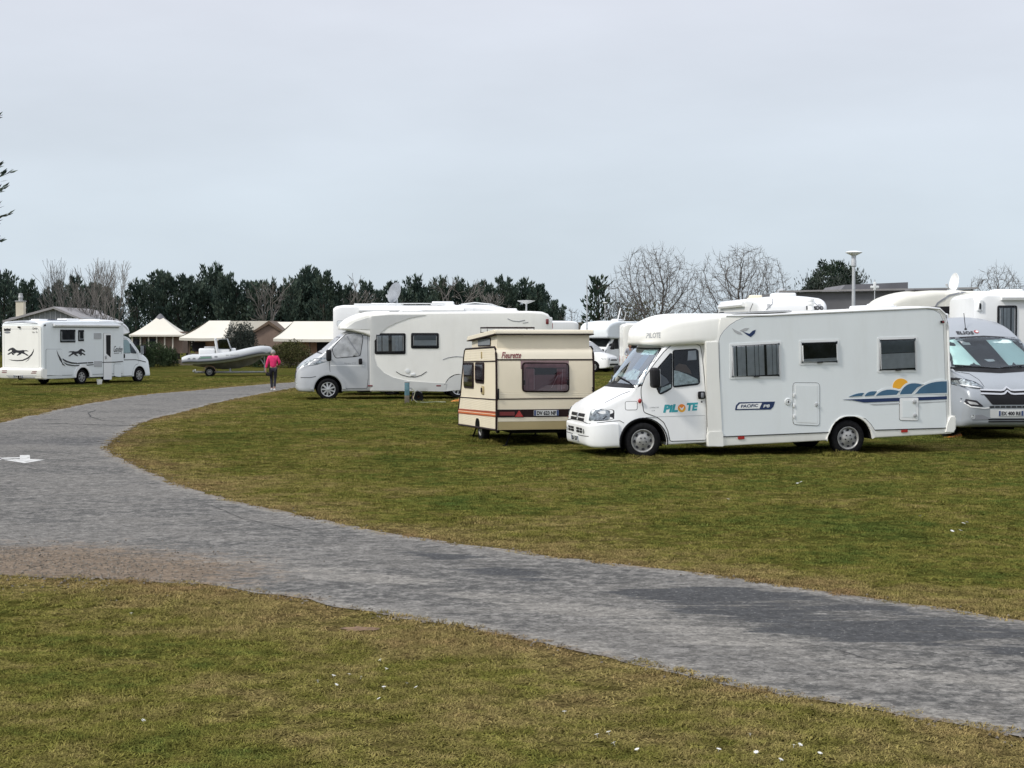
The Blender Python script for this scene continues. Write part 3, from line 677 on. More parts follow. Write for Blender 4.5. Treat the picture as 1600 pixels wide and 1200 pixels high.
    d = panel('cab_door', rnd(door, .03, 3), S, 'L', .010, M['white'], t, .09, step=.06, ang=60); panel('door_gap', grow(rnd(door, .03, 3), .012), S, 'L', .005, M['seam'], d, .09, step=.06)
    panel('cab_door', mir([(z, u) for u, z in []]) if False else rnd(door, .03, 3), S, 'R', .010, M['white'], t, .09, step=.06, ang=60)
    for ax in 'LR':
        w1 = h5.many((840, 362), (1000, 352), (1014, 362), (1025, 590), (1012, 600), (842, 619)); w2 = h5.many((824, 378), (824, 628), (780, 655), (742, 670), (728, 640), (706, 545), (702, 520))
        if ax == 'R': w1, w2 = [(u, z) for u, z in w1], [(u, z) for u, z in w2]
        for nm, W in (('door_window', w1), ('quarter_window', w2)):
            fr = panel(nm, grow(rnd(W, .03), .018), S, ax, .015, M['black'], t, .1, step=.06)
            panel('window_interior', rnd(W, .03), S, ax, .018, M['inner'], fr, .1, step=.06)
            if ax == 'L' and nm == 'door_window':
                panel('silver_shade', h5.many((842, 612), (842, 500), (880, 508), (950, 535), (1012, 565), (1018, 592)), S, ax, .022, M['foil'], fr, .05, folds(40, .002), step=.05)
                panel('curtain', h5.many((940, 430), (945, 362), (1000, 358), (1006, 425)), S, ax, .022, M['curtain'], fr, .03, folds(90, .003), step=.04)
                panel('seat_cover', h5.many((850, 500), (856, 470), (880, 452), (930, 462), (960, 500), (970, 530), (880, 505)), S, ax, .0205, M['brown'], fr, .1)
            if ax == 'L' and nm == 'quarter_window':
                panel('silver_shade', h5.many((822, 625), (822, 600), (750, 628), (742, 664)), S, ax, .022, M['foil'], fr, .05, step=.05)
                panel('seat_back', h5.many((808, 590), (790, 560), (750, 530), (725, 520), (740, 600), (755, 620)), S, ax, .0205, M['inkg'], fr, .1)
            panel('pane', rnd(W, .03), S, ax, .030, M['glass'], fr, .1, step=.06)
    # windscreen
    ws = [(-.80, 1.90), (.80, 1.90), (.90, 1.33), (.885, 1.285), (.5, 1.30), (0, 1.315), (-.5, 1.30), (-.885, 1.285), (-.90, 1.33)]
    wr = panel('windscreen', rnd(grow(ws, .03), .05), S, 'F', .006, M['black'], t, .1, step=.08, ang=60)
    panel('cab_interior', rnd(ws, .06), S, 'F', .009, M['inner'], wr, .1, step=.08, ang=60)
    panel('silver_shade', [(-.82, 1.36), (-.4, 1.35), (.2, 1.36), (.78, 1.37), (.70, 1.52), (.40, 1.56), (.1, 1.47), (-.3, 1.50), (-.6, 1.44)], S, 'F', .014, M['foil'], wr, .06, lambda v: .006 * noise.noise(Vector((v.x * 9, v.y * 9, 0))), step=.06, ang=60)
    panel('blue_headrest', rnd([(.30, 1.50), (.62, 1.48), (.60, 1.80), (.46, 1.86), (.33, 1.78)], .08), S, 'F', .012, M['blue'], wr, .1)
    panel('sun_visor', [(.2, 1.80), (.74, 1.80), (.74, 1.885), (.2, 1.885)], S, 'F', .0125, M['blind'], wr, .1)
    panel('pane', rnd(ws, .06), S, 'F', .024, M['windscreen'], wr, .1, step=.08, ang=60)
    for y0, y1 in ((.72, .05), (.0, -.6)):
        a, _ = S.hit('F', (y0, 1.30)); c, _ = S.hit('F', (y1, 1.39)); e, _ = S.hit('F', ((y0 + y1) / 2, 1.355)); o = Vector((.05, 0, .03)); wiper(t, [a + o, e + o, c + o])
    panel('scuttle_grille', rnd([(-.88, 1.225), (0, 1.245), (.88, 1.225), (.90, 1.29), (0, 1.31), (-.90, 1.29)], .02), S, 'F', .010, M['black'], t, .1, step=.08)
    # headlights, grille, bumper
    hl = g5.many((240, 848), (248, 800), (262, 786), (330, 784), (380, 789), (386, 805), (384, 858), (300, 862), (236, 860))
    for ax_, P in ((1, hl), (-1, mir(hl))):
        w = panel('headlight', grow(rnd(P, .02), .012), S, 'F', .006, M['seam'], t, .06, step=.05, ang=60); panel('lamp_reflector', rnd(P, .02), S, 'F', .010, M['lens'], w, .05, step=.04, ang=60)
        panel('lamp_cover', rnd(P, .02), S, 'F', .020, M['headglass'], w, .05, step=.04, ang=60)
    for k, (z0, z1) in enumerate(((.735, .79), (.655, .71))):
        for s_ in (-1, 1): panel('grille_slot', rnd([(s_ * .05, z0), (s_ * .46, z0), (s_ * .47, z1), (s_ * .05, z1)], .015), S, 'F', .008, M['black'], t, .08, step=.06)
    panel('front_badge', [(-.05, .70), (0, .73), (.05, .70), (.05, .725), (0, .755), (-.05, .725)], S, 'F', .012, M['silver'], t, .1); panel('front_badge', [(-.05, .745), (0, .775), (.05, .745), (.05, .77), (0, .80), (-.05, .77)], S, 'F', .012, M['silver'], t, .1)
    for s_ in (-1, 1):
        for y0, y1 in ((.10, .30), (.34, .5)):
            for z0 in (.50, .45): panel('lower_grille_slot', rnd([(s_ * y0, z0), (s_ * y1, z0), (s_ * y1, z0 + .038), (s_ * y0, z0 + .038)], .01), S, 'F', .008, M['black'], t, .08)
        panel('fog_lamp', [(s_ * .60 + .045 * math.cos(a), .485 + .045 * math.sin(a)) for a in [2 * math.pi * k / 14 for k in range(14)]], S, 'F', .008, M['lens'], t, .06, step=.05)
        panel('bumper_groove', [(s_ * .2, .395), (s_ * .80, .40), (s_ * .80, .412), (s_ * .2, .407)], S, 'F', .003, M['seam'], t, .08)
    panel('bumper_groove', strip(resample([(-.78, .625), (-.4, .655), (0, .66), (.4, .655), (.78, .625)], .08, False), .012), S, 'F', .004, M['seam'], t, .3, step=.08)
    plate(t, S, 'F', (-.02, .335), .50, .10, 'D 57', off=.012)
    line('bumper_gap', [(.80, .64), (.6, .66), (.40, .665), (.33, .62)], .010, S, 'L', .004, M['seam'], t)
    line('bonnet_gap', [(.62, .99), (.3, 1.13), (.06, 1.21)], .010, S, 'L', .004, M['inkg'], t)
    # wing panel details
    fl = hatch(t, S, 'L', h5.many((495, 728), (578, 726), (578, 785), (495, 786)), 'fuel_flap', M['white'], .03, off=.006)
    p = h5(592, 722); b = NB(); ball(b, (p[0], .985, p[1]), (.035, .03, .045)); obj('side_repeater', b, M['red'], t, 60)
    p = h5(1038, 680); b = NB(); rbox(b, (p[0], 1.015, p[1]), (.13, .03, .135), .02); hd = obj('door_handle', b, M['black'], t, 40); b = NB(); rbox(b, (p[0] - .01, 1.035, p[1]), (.05, .02, .09), .01); obj('handle_grip', b, M['inkg'], hd, 40)
    p = h5(1040, 728); b = NB(); lathe(b, [(.016, 0), (.016, .01), (.0001, .01)], Matrix.Translation((p[0], 1.01, p[1])) @ Matrix.Rotation(-math.pi / 2, 4, 'X'), 10); obj('key_lock', b, M['ink'], hd)
    line('door_crease', [h5(640, 838), h5(1068, 826)], .006, S, 'L', .013, M['trim'], t)
    mirror(t, (-.20, 1.02, 1.405), 1.2, 1, h=.30); mirror(t, (-.20, -1.02, 1.405), 1.2, -1, h=.30)
    line('arch_lip', [(arF[0] + (arF[2] + .012) * math.cos(a), arF[1] + (arF[2] + .012) * math.sin(a)) for a in [math.pi * k / 20 for k in range(-1, 22)]], .018, S, 'L', .012, M['black'], t, step=.05)
    line('arch_lip', [(arF[0] + (arF[2] + .012) * math.cos(a), arF[1] + (arF[2] + .012) * math.sin(a)) for a in [math.pi * k / 20 for k in range(-1, 22)]], .028, S, 'R', .012, M['black'], t, step=.05)
    for q in ((325, 675), (262, 670)): pass
    # lettering on the door and the cap
    lt = NB(); p = h5(765, 803); ww = abs(h5(1018, 803)[0] - p[0])
    tw = ww / 6.0
    text_bm(lt, 'PiL', .178, (p[0], p[1]), 'L', S, .013, width=ww * .43, shear=.22, bold=.010); text_bm(lt, 'TE', .178, (p[0] - ww * .66, p[1] + .01), 'L', S, .013, width=ww * .35, shear=.22, bold=.010)
    obj('door_lettering', lt, M['teal'], t, 0)
    c0 = h5(900, 774); panel('door_logo_disc', [(c0[0] + .072 * math.cos(a), c0[1] + .072 * math.sin(a)) for a in [2 * math.pi * k / 20 for k in range(20)]], S, 'L', .0125, M['yellow'], t, .3, step=.03)
    panel('door_logo_top', [(c0[0] + .072 * math.cos(a), c0[1] + .072 * math.sin(a)) for a in [math.pi * k / 12 for k in range(13)]], S, 'L', .014, M['orangeg'], t, .3, step=.03)
    panel('door_logo_bird', [(c0[0] + .05, c0[1] + .03), (c0[0] + .01, c0[1] + .005), (c0[0], c0[1] - .01), (c0[0] - .012, c0[1] + .01), (c0[0] - .05, c0[1] + .035), (c0[0] - .02, c0[1] - .02), (c0[0], c0[1] - .04), (c0[0] + .02, c0[1] - .02)], S, 'L', .0155, M['white'], t, .3)
    text('small_door_lettering', 'CAMPING CAR', .035, h5(668, 776), 'L', S, .013, M['inkg'], t, width=.17)
    text('small_door_lettering', 'CLUB', .03, h5(682, 796), 'L', S, .013, M['inkg'], t, width=.06)
    SC = Surf(cap); hc = Hit(t, SC, 'F', CR[5], .0)
    hcl = Hit(t, SC, 'L', CR[5], 1.0); p = hcl(640, 268); q = hcl(750, 262)
    text('cap_lettering', 'PiLOTE', .13, p, 'L', SC, .006, M['trim'], t, width=abs(p[0] - q[0]) * 1.0, shear=.25, bold=.005)
    # roof furniture
    roof_vent(t, -2.75, .1, 2.455, .7, .6, .05); roof_vent(t, -4.75, .3, 2.47, .7, .5, .07); roof_vent(t, -5.2, -.3, 2.49, .4, .4, .08)
    b = NB(); lathe(b, [(.055, 0), (.055, .10), (.085, .11), (.085, .14), (.05, .15), (.07, .17), (.07, .20), (.0001, .21)], Matrix.Translation((-3.35, .75, 2.49)), 16); obj('flue_cap', b, M['white'], t, 40)
    b = NB(); rbox(b, (-2.35, .55, 2.485), (1.1, .8, .03), .01); pv = obj('solar_panel', b, M['steel'], t, 40); b = NB(); box(b, (-2.35, .55, 2.504), (1.04, .74, .004)); obj('solar_cells', b, M['navy'], pv)
    # rear face
    mh_window(t, B, 'B', [(-.5, 1.35), (.5, 1.35), (.5, 1.9), (-.5, 1.9)], 'net')
    for s_ in (-1, 1): panel('tail_lamp', rr(s_ * .8, .55, s_ * .95, .95, .03), B, 'B', .03, M['red'], t, .2)
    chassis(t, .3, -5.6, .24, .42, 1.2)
    arch_liner(t, [arF], .985); arch_liner(t, [arR], 1.07)
    for s_ in (-1, 1):
        wheel(t, -.01, s_ * .88, .285, .325, .20, .205, 'steel', s_, steer=-6); wheel(t, -3.87, s_ * .96, .135, .325, .20, .205, 'steel', s_)
    return t
# ================================================================ shared: later van-based cab
def van_cab(t, m, k=1.0, arF=None, roof=2.25, back=-1.35, hw=1.0, tail=None, name='cab', ar2=()):
    A = arF or (0, .31 * k, .44 * k)
    keys = [(.99, .42, .62, .60, .58, .06, .06, 0, 0), (.985, .36, .76, .72, .66, .08, .06, 0, .01), (.95, .31, .90, .82, .74, .10, .08, .01, .02), (.86, .27, 1.06, .91, .78, .14, .06, .02, .03),
            (.72, .26, 1.17, .965, .80, .18, .05, .03, .05), (.52, .26, 1.28, .99, .82, .2, .04, .04, .07), (.32, .26, 1.38, 1.0, .84, .2, .03, .04, .09), (.16, .26, 1.46, 1.01, .86, .14, .03, .04, .10),
            (-.05, .26, 1.64, 1.015, .87, .11, .03, .04, .10), (-.3, .26, 1.87, 1.02, .87, .10, .03, .03, .09), (-.5, .26, 2.03, 1.02, .87, .10, .03, .03, .07), (-.7, .26, roof - .08, 1.02, .87, .12, .03, .03, .05), (-.95, .26, roof, 1.02, .87, .14, .03, .03, .04), (back, .26, roof + .01, 1.02, .88, .14, .03, .03, .04)]
    if tail: keys = keys[:11] + tail
    keys = [(u * k, zb * k, zt * k, wb * hw, wt * hw, rt, rb, bu, cr) for u, zb, zt, wb, wt, rt, rb, bu, cr in keys]
    cab = obj(name, loft(keys, [A, *ar2]), m, t, 40)
    return cab, Surf(cab), A
# ================================================================ 2. silver and white motorhome in the middle
def middle_motorhome():
    t = empty('motorhome', (-6.345, 54.835, 0), (0, R(.35), R(189)), 'silver nosed white motorhome with grey side graphics and insulated cab windows', 'motorhome')
    k = 1.08
    cab, S, A = van_cab(t, M['grey'], k=k, arF=(0, .36, .47), roof=2.2)
    arR = (-4.42, .33, .50)
    body = obj('body', loft([(-1.42, .27, 2.84, 1.07, 1.07, .06, .03, 0, .02), (-1.5, .27, 2.88, 1.09, 1.08, .07, .03, 0, .03), (-2.2, .26, 2.93, 1.09, 1.08, .07, .03, 0, .03), (-6.9, .25, 2.95, 1.09, 1.08, .08, .03, 0, .03),
        (-7.35, .25, 2.93, 1.09, 1.08, .10, .03, 0, .03), (-7.55, .27, 2.86, 1.06, 1.04, .16, .03, 0, .02), (-7.68, .30, 2.7, 1.0, .97, .2, .04, 0, 0)], [arR], sub=1), M['cream'], t, 30)
    cap = obj('roof_cap', loft([(-.42, 2.40, 2.46, .70, .64, .02, .02, 0, 0), (-.46, 2.37, 2.53, .85, .78, .06, .05, 0, .02), (-.6, 2.34, 2.66, .96, .88, .14, .07, 0, .03), (-.85, 2.30, 2.79, 1.02, .95, .18, .07, 0, .04), (-1.2, 2.22, 2.90, 1.06, 1.0, .16, .06, 0, .04), (-1.6, 2.15, 2.95, 1.08, 1.05, .12, .04, 0, .04), (-2.1, 2.6, 2.955, 1.085, 1.06, .1, .03, 0, .04)], sub=4), M['cream'], t, 40)
    B = Surf(body, cap); f = Face(t, 'L', 1.09, CR[3]); fc = Face(t, 'L', 1.0, CR[3]); h = Hit(t, S, 'L', CR[3], 1.0); f4 = Face(t, 'L', 1.09, CR[4])
    # grey swoosh: side in front of the big curve, and the skirt
    sw = [(-1.425, .31), (-1.425, 2.26)] + f.many((680, 400), (480, 392), (560, 335), (700, 290), (840, 278), (1150, 278), (1010, 305), (900, 345), (820, 385), (770, 430), (715, 500), (712, 620), (740, 700), (800, 760), (880, 800), (1000, 828), (1130, 838), (1320, 848), (1312, 915), (700, 906))
    panel('grey_swoosh_graphic', sw, B, 'L', .016, M['greydk'], t, .07, step=.07)
    panel('arch_flare', f.many((1300, 915), (1312, 850), (1340, 810), (1390, 780), (1460, 770)) + [(-4.42 + .53 * math.cos(a), .33 + .53 * math.sin(a)) for a in [math.pi * (.55 + .45 * q / 6) for q in range(0, 7)]], B, 'L', .014, M['greydk'], t, .4, step=.08)
    line('skirt_line', [f(700, 856), f(1310, 856)], .03, B, 'L', .012, M['seam'], t)
    line('curve_line', f.many((710, 620), (735, 690), (790, 755), (870, 798), (980, 826), (1120, 836)), .02, B, 'L', .010, M['cream'], t)
    line('smile_graphic', f.many((900, 750), (940, 775), (1000, 792), (1060, 795), (1110, 780), (1155, 750)), .02, B, 'L', .010, M['ink'], t)
    line('brow_graphic', f.many((1290, 650), (1340, 632), (1400, 624), (1455, 628)), .02, B, 'L', .010, M['inkg'], t)
    line('tail_swirl_graphic', f4.many((495, 182), (530, 198), (580, 203), (625, 193)), .022, B, 'L', .010, M['inkg'], t); line('tail_swirl_graphic', f4.many((610, 215), (650, 208)), .016, B, 'L', .010, M['inkg'], t)
    for (a, c, kk) in (((722, 430), (980, 605), 'curtain'), ((1025, 428), (1257, 558), 'blind')):
        P = f.many((a[0], a[1]), (c[0], a[1]), c, (a[0], c[1])); mh_window(t, B, 'L', P, kk, inset=.05, r=.06, fm=M['black'])
    mh_window(t, B, 'L', [(-5.2, 1.75), (-6.0, 1.75), (-6.0, 2.25), (-5.2, 2.25)], 'darkblind', inset=.012, r=.05, fm=M['black'])
    p = f(995, 745); b = NB(); lathe(b, [(.075, 0), (.075, .015), (.055, .02), (.0001, .02)], Matrix.Translation((p[0], 1.092, p[1])) @ Matrix.Rotation(-math.pi / 2, 4, 'X'), 16); obj('water_filler_cap', b, M['frame'], t, 40)
    p = f(1040, 775); b = NB(); rbox(b, (p[0], 1.10, p[1]), (.16, .03, .09), .015); obj('gas_flap', b, M['frame'], t, 40)
    for q in ((685, 868), (1255, 868)):
        p = f(*q); b = NB(); rbox(b, (p[0], 1.10, p[1]), (.16, .02, .05), .008); obj('side_reflector', b, M['redk'], t)
    # cab side: insulated window, door, handle
    win = h.many((372, 560), (420, 500), (485, 440), (540, 432), (612, 440), (622, 470), (600, 615), (560, 622), (400, 635), (378, 600))
    for ax in 'LR':
        dr = [(-.06, 1.25), (-.07, 1.0), (-.10, .88), (-.3, .85), (-.46, .72), (-.56, .5), (-.60, .38), (-1.30, .38), (-1.34, .7), (-1.34, 2.15), (-.72, 2.17), (-.45, 1.98), (-.15, 1.68)]
        d = panel('cab_door', rnd(dr, .04, 3), S, ax, .010, M['grey'], t, .12, step=.08, ang=60); panel('door_gap', grow(rnd(dr, .04, 3), .014), S, ax, .005, M['seam'], d, .12, step=.08)
        w = panel('door_window', grow(rnd(win, .04), .02), S, ax, .016, M['black'], t, .12, step=.08)
        panel('window_mat', rnd(win, .04), S, ax, .022, M['foilg'], w, .06, lambda v: .012 * noise.noise(Vector((v.x * 5, v.y * 5, 0))), step=.06, ang=60)
    line('mat_edge', h.many((490, 455), (530, 520), (595, 612)), .03, S, 'L', .034, M['inkg'], t)
    p = h(603, 665); b = NB(); rbox(b, (p[0], 1.04, p[1]), (.12, .05, .2), .03); obj('door_handle', b, M['black'], t, 40)
    line('waist_line', h.many((355, 700), (635, 702)), .025, S, 'L', .014, M['frame'], t)
    text('door_lettering', 'Marano C11', .10, h(465, 690), 'L', S, .014, M['inkg'], t, width=.40, shear=.3)
    fl = hatch(t, S, 'L', h.many((628, 738), (668, 738), (668, 815), (620, 815)), 'locker_door', M['grey'], .02, off=.012)
    ws = [(-.80, 2.10), (.80, 2.10), (.92, 1.62), (.90, 1.57), (0, 1.62), (-.90, 1.57), (-.92, 1.62)]
    w = panel('windscreen', rnd(grow(ws, .03), .05), S, 'F', .006, M['black'], t, .12, step=.1, ang=60); panel('windscreen_mat', rnd(ws, .06), S, 'F', .016, M['foilg'], w, .08, lambda v: .01 * noise.noise(Vector((v.x * 5, v.y * 5, 0))), step=.08, ang=60)
    for s_ in (1, -1):
        hp = [(s_ * y, z) for y, z in ((.62, 1.02), (.90, 1.16), (.96, 1.34), (.90, 1.44), (.76, 1.36), (.64, 1.2))]
        w = panel('headlight', rnd(hp, .04), S, 'F', .008, M['lens'], t, .06, step=.05, ang=60); panel('lamp_cover', rnd(hp, .04), S, 'F', .018, M['headglass'], w, .06, step=.05, ang=60)
        panel('fog_lamp', rnd([(s_ * .66, .5), (s_ * .82, .5), (s_ * .82, .62), (s_ * .66, .6)], .03), S, 'F', .008, M['lens'], t, .08)
        wheel(t, 0, s_ * .90, .355, .365, .22, .24, 5 if False else 9, s_, rimm=M['silver']); wheel(t, -4.42, s_ * .97, .365, .365, .22, .24, 9, s_, rimm=M['silver'])
    panel('front_grille', rnd([(-.55, .72), (.55, .72), (.5, .98), (-.5, .98)], .05), S, 'F', .008, M['black'], t, .1)
    line('bumper_gap', h.many((105, 800), (180, 800), (240, 790)), .02, S, 'L', .006, M['seam'], t)
    panel('headlight_side', rnd([(.80, 1.10), (.66, 1.16), (.42, 1.34), (.36, 1.42), (.55, 1.36), (.72, 1.26)], .02), S, 'L', .008, M['lens'], t, .1)
    mirror(t, (-.02, 1.06, 1.50), 1.45, 1, back=None, h=.27); mirror(t, (-.02, -1.06, 1.50), 1.45, -1, h=.27)
    line('arch_lip', [(A[0] + (A[2] + .012) * math.cos(a), A[1] + (A[2] + .012) * math.sin(a)) for a in [math.pi * q / 20 for q in range(-1, 22)]], .03, S, 'L', .010, M['grey'], t, step=.06)
    # grey wheel-arch bulge
    line('arch_bulge', [(A[0] + (A[2] + .07) * math.cos(a), A[1] + (A[2] + .07) * math.sin(a)) for a in [math.pi * q / 20 for q in range(0, 21)]], .10, S, 'L', .03, M['grey'], t, step=.06)
    # roof
    roof_vent(t, -2.9, 0, 2.97, .7, .6, .08); roof_vent(t, -6.35, -.1, 2.97, .5, .5, .10)
    b = NB(); lathe(b, [(.03, 0), (.03, .25), (.05, .27), (.30, .36), (.32, .385), (.0001, .40)], Matrix.Translation((-6.95, 0, 2.96)), 20); obj('roof_aerial', b, M['lamp'], t, 40)  # stands for the distant lamp's disc head, built onto this roof
    # rear corner lamps
    for s_ in (-1, 1):
        b = NB(); rbox(b, (-7.5, s_ * 1.06, 2.6), (.10, .05, .18), .02); obj('marker_lamp', b, M['redk'], t)
        b = NB(); rbox(b, (-7.64, s_ * .9, 2.3), (.12, .16, .9), .04); ob = obj('tail_cluster', b, M['frame'], t, 40); b = NB(); rbox(b, (-7.69, s_ * .9, 2.45), (.05, .12, .2), .02); obj('tail_lens', b, M['red'], ob)
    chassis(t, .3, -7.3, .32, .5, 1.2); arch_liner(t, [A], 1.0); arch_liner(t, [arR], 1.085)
    return t
# ================================================================ 3. horse-graphic motorhome on the left
HORSE = [(0, .62), (.03, .70), (.07, .82), (.14, .93), (.20, .97), (.24, 1.0), (.27, .94), (.33, .84), (.38, .72), (.46, .66), (.56, .64), (.66, .66), (.74, .70), (.80, .66), (.90, .68), (1.0, .56), (.92, .60), (.80, .58), (.77, .50),
         (.80, .36), (.90, .22), (1.0, .05), (.94, .04), (.84, .20), (.72, .30), (.66, .34), (.62, .22), (.52, .10), (.46, .03), (.44, .08), (.52, .20), (.55, .36), (.44, .40), (.36, .38), (.33, .28), (.24, .30), (.30, .12), (.24, .12), (.18, .30), (.28, .40), (.24, .44), (.12, .30), (.02, .14), (-.02, .18), (.06, .34), (.20, .50), (.22, .62), (.18, .76), (.10, .72), (.04, .60)]
def horse_motorhome():
    t = empty('motorhome', (-18.49, 75.80, 0), (0, 0, R(63)), 'white motorhome with black running horse graphics parked at the far left, seen from behind', 'motorhome')
    cab, S, A = van_cab(t, M['side'], hw=1.08, roof=2.2, arF=(0, .31, .43))
    y = 1.23; arR = (-4.035, .31, .44); rb_ = -6.50
    body = obj('body', loft([(-1.3, .30, 2.80, y, y, .06, .03, 0, .02), (-2.5, .29, 2.83, y, y, .07, .03, 0, .03), (-6.0, .27, 2.80, y, y, .08, .03, 0, .03), (-6.3, .28, 2.78, y, y, .12, .04, 0, .03), (-6.45, .30, 2.74, y - .03, y - .04, .16, .05, 0, .02), (rb_, .33, 2.68, y - .08, y - .1, .2, .05, 0, .0)], [arR], sub=1), M['side'], t, 30)
    cap = obj('roof_cap', loft([(-.50, 2.34, 2.40, .80, .72, .02, .02, 0, 0), (-.54, 2.30, 2.48, .95, .88, .07, .05, 0, .02), (-.72, 2.26, 2.62, 1.06, .98, .16, .07, 0, .04), (-1.0, 2.22, 2.74, 1.14, 1.08, .18, .06, 0, .05), (-1.5, 2.2, 2.85, 1.21, 1.18, .14, .05, 0, .05), (-2.2, 2.3, 2.88, y, y - .02, .1, .03, 0, .04), (-2.9, 2.6, 2.87, y, y - .02, .1, .03, 0, .04)], sub=4), M['white'], t, 40)
    B = Surf(body, cap); f = Face(t, 'R', -y, CR[1]); b12 = Face(t, 'B', rb_, (0, 500, 12.0)); f12 = Face(t, 'R', -y, (0, 500, 12.0))
    panel('cab_edge_graphic', f.many((905, 605), (960, 625), (1010, 655), (1040, 690), (1028, 690), (985, 655), (930, 628), (890, 612)), B, 'R', .01, M['greydk'], t, .3, step=.08)
    # rear: cream fibreglass end with inset panel
    back = panel('rear_panel', rnd([(-1.12, .55), (1.12, .55), (1.12, 2.60), (-1.12, 2.60)], .1), B, 'B', .02, M['cream'], t, .25)
    panel('rear_panel_groove', rnd([(-1.02, .78), (1.02, .78), (1.02, 2.46), (-1.02, 2.46)], .06), B, 'B', .022, M['inkg'], back, .3); panel('rear_panel_inset', rnd([(-1.008, .79), (1.008, .79), (1.008, 2.448), (-1.008, 2.448)], .06), B, 'B', .0235, M['cream'], back, .3)
    panel('high_brake_light', b12.many((60, 60), (140, 30), (400, 18), (620, 30), (710, 66), (400, 46)), B, 'B', .03, M['inkg'], t, .2)
    b = NB(); prism(b, [(rb_ + .25, .26), (rb_ - .06, .28), (rb_ - .12, .36), (rb_ - .12, .70), (rb_ - .06, .76), (rb_ + .25, .74)], -y - .01, y + .01); bmesh.ops.bevel(b, geom=list(b.edges), offset=.035, segments=3, affect='EDGES'); bp = obj('rear_bumper', b, M['cream'], t, 40)
    BP = Surf(bp)
    bb = Face(t, 'B', rb_ - .12, (0, 500, 12.0))
    for q in (((40, 945), (130, 945), (130, 960), (40, 960)), ((35, 978), (125, 978), (125, 992), (35, 992)), ((605, 962), (690, 958), (690, 970), (600, 974)), ((588, 990), (680, 985), (680, 1000), (584, 1004))): panel('tail_lamp', bb.many(*q), BP, 'B', .008, M['redk'], t, .2)
    panel('bumper_recess', rnd(bb.many((110, 1035), (690, 1035), (640, 1085), (170, 1085)), .03), BP, 'B', .006, M['trim'], t, .2); plate(t, BP, 'B', (bb(340, 1060)[0], bb(340, 1058)[1]), .52, .11, 'CW 318 ZL', off=.012)
    b = NB(); tube(b, [(rb_ + .2, 0, .27), (rb_ - .2, 0, .27), (rb_ - .22, 0, .34)], .03, 8); ball(b, (rb_ - .22, 0, .38), .045); obj('tow_bar', b, M['dark'], t, 40)
    a, c = b12(160, 670), b12(540, 520); W_ = c[0] - a[0]; H_ = c[1] - a[1]
    panel('horse_graphic', [(a[0] + W_ * x, a[1] + H_ * z) for x, z in grow(HORSE, .022)], B, 'B', .027, M['ink'], t, .3, step=.04)
    panel('crescent_graphic', b12.many((165, 740), (250, 748), (340, 752), (430, 745), (520, 705), (590, 640), (625, 580), (642, 535), (640, 590), (610, 660), (540, 725), (440, 765), (330, 772), (230, 760)), B, 'B', .027, M['ink'], t, .3, step=.06)
    panel('crescent_graphic', b12.many((480, 790), (540, 755), (585, 695), (572, 710), (530, 750)), B, 'B', .027, M['ink'], t, .3, step=.06)
    w = panel('crest_emblem', b12.many((80, 155), (110, 165), (145, 155), (180, 165), (210, 155), (205, 205), (85, 205)), B, 'B', .027, M['ink'], t, .3); panel('crest_emblem', [(b12(146, 232)[0] + .18 * math.cos(q), b12(146, 232)[1] + .05 * math.sin(q)) for q in [2 * math.pi * k / 16 for k in range(16)]], B, 'B', .027, M['inkg'], t, .3)
    text('rear_lettering', 'Gandey', .15, b12(610, 178), 'B', B, .028, M['ink'], t, width=.32, shear=.3); text('rear_lettering', 'Van Tk', .10, b12(610, 245), 'B', B, .028, M['ink'], t, width=.32, shear=.3)
    p = b12(375, 135); b = NB(); rbox(b, (rb_ - .06, p[0], p[1]), (.1, .1, .07), .02); obj('reversing_camera', b, M['black'], t, 40)
    # side
    mh_window(t, B, 'R', f.many((470, 675), (588, 675), (588, 775), (470, 775)), 'darkblind', inset=.012, fm=M['black']); mh_window(t, B, 'R', f.many((610, 678), (655, 678), (655, 765), (610, 765)), 'darkblind', inset=.012, fm=M['black'])
    b = NB(); q0, q1 = f(410, 632), f(930, 658); prism(b, [(0, 0), (.10, 0), (.12, .06), (.09, .12), (0, .12)], q0[0], q1[0], Matrix(((0, 1, 0, 0), (-1, 0, 0, -y), (0, 0, 1, q0[1] - .1), (0, 0, 0, 1)))); obj('awning_case', b, M['white'], t, 40)
    line('awning_shadow_gap', f.many((412, 656), (928, 660)), .03, B, 'R', .01, M['inkg'], t)
    hatch(t, B, 'R', f.many((360, 828), (480, 828), (485, 1035), (360, 1030)), 'locker_door', off=.014, r=.06)
    d = hatch(t, B, 'R', f.many((808, 703), (868, 703), (872, 1065), (808, 1065)), 'habitation_door', m=M['white'], off=.016, r=.06)
    panel('door_window', f.many((826, 718), (862, 718), (862, 892), (848, 880), (828, 862)), B, 'R', .022, M['black'], d, .3)
    p = f(824, 890); b = NB(); rbox(b, (p[0], -y - .03, p[1]), (.1, .04, .14), .015); obj('door_handle', b, M['trim'], d)
    for q in (((733, 702), (790, 702), (790, 748), (733, 748)), ((735, 920), (795, 920), (795, 965), (735, 965))): panel('fridge_vent', rnd(f.many(*q), .02), B, 'R', .018, M['trim'], t, .3)
    hatch(t, B, 'R', f.many((890, 945), (945, 945), (945, 1045), (890, 1040)), 'locker_door', off=.014, r=.04)
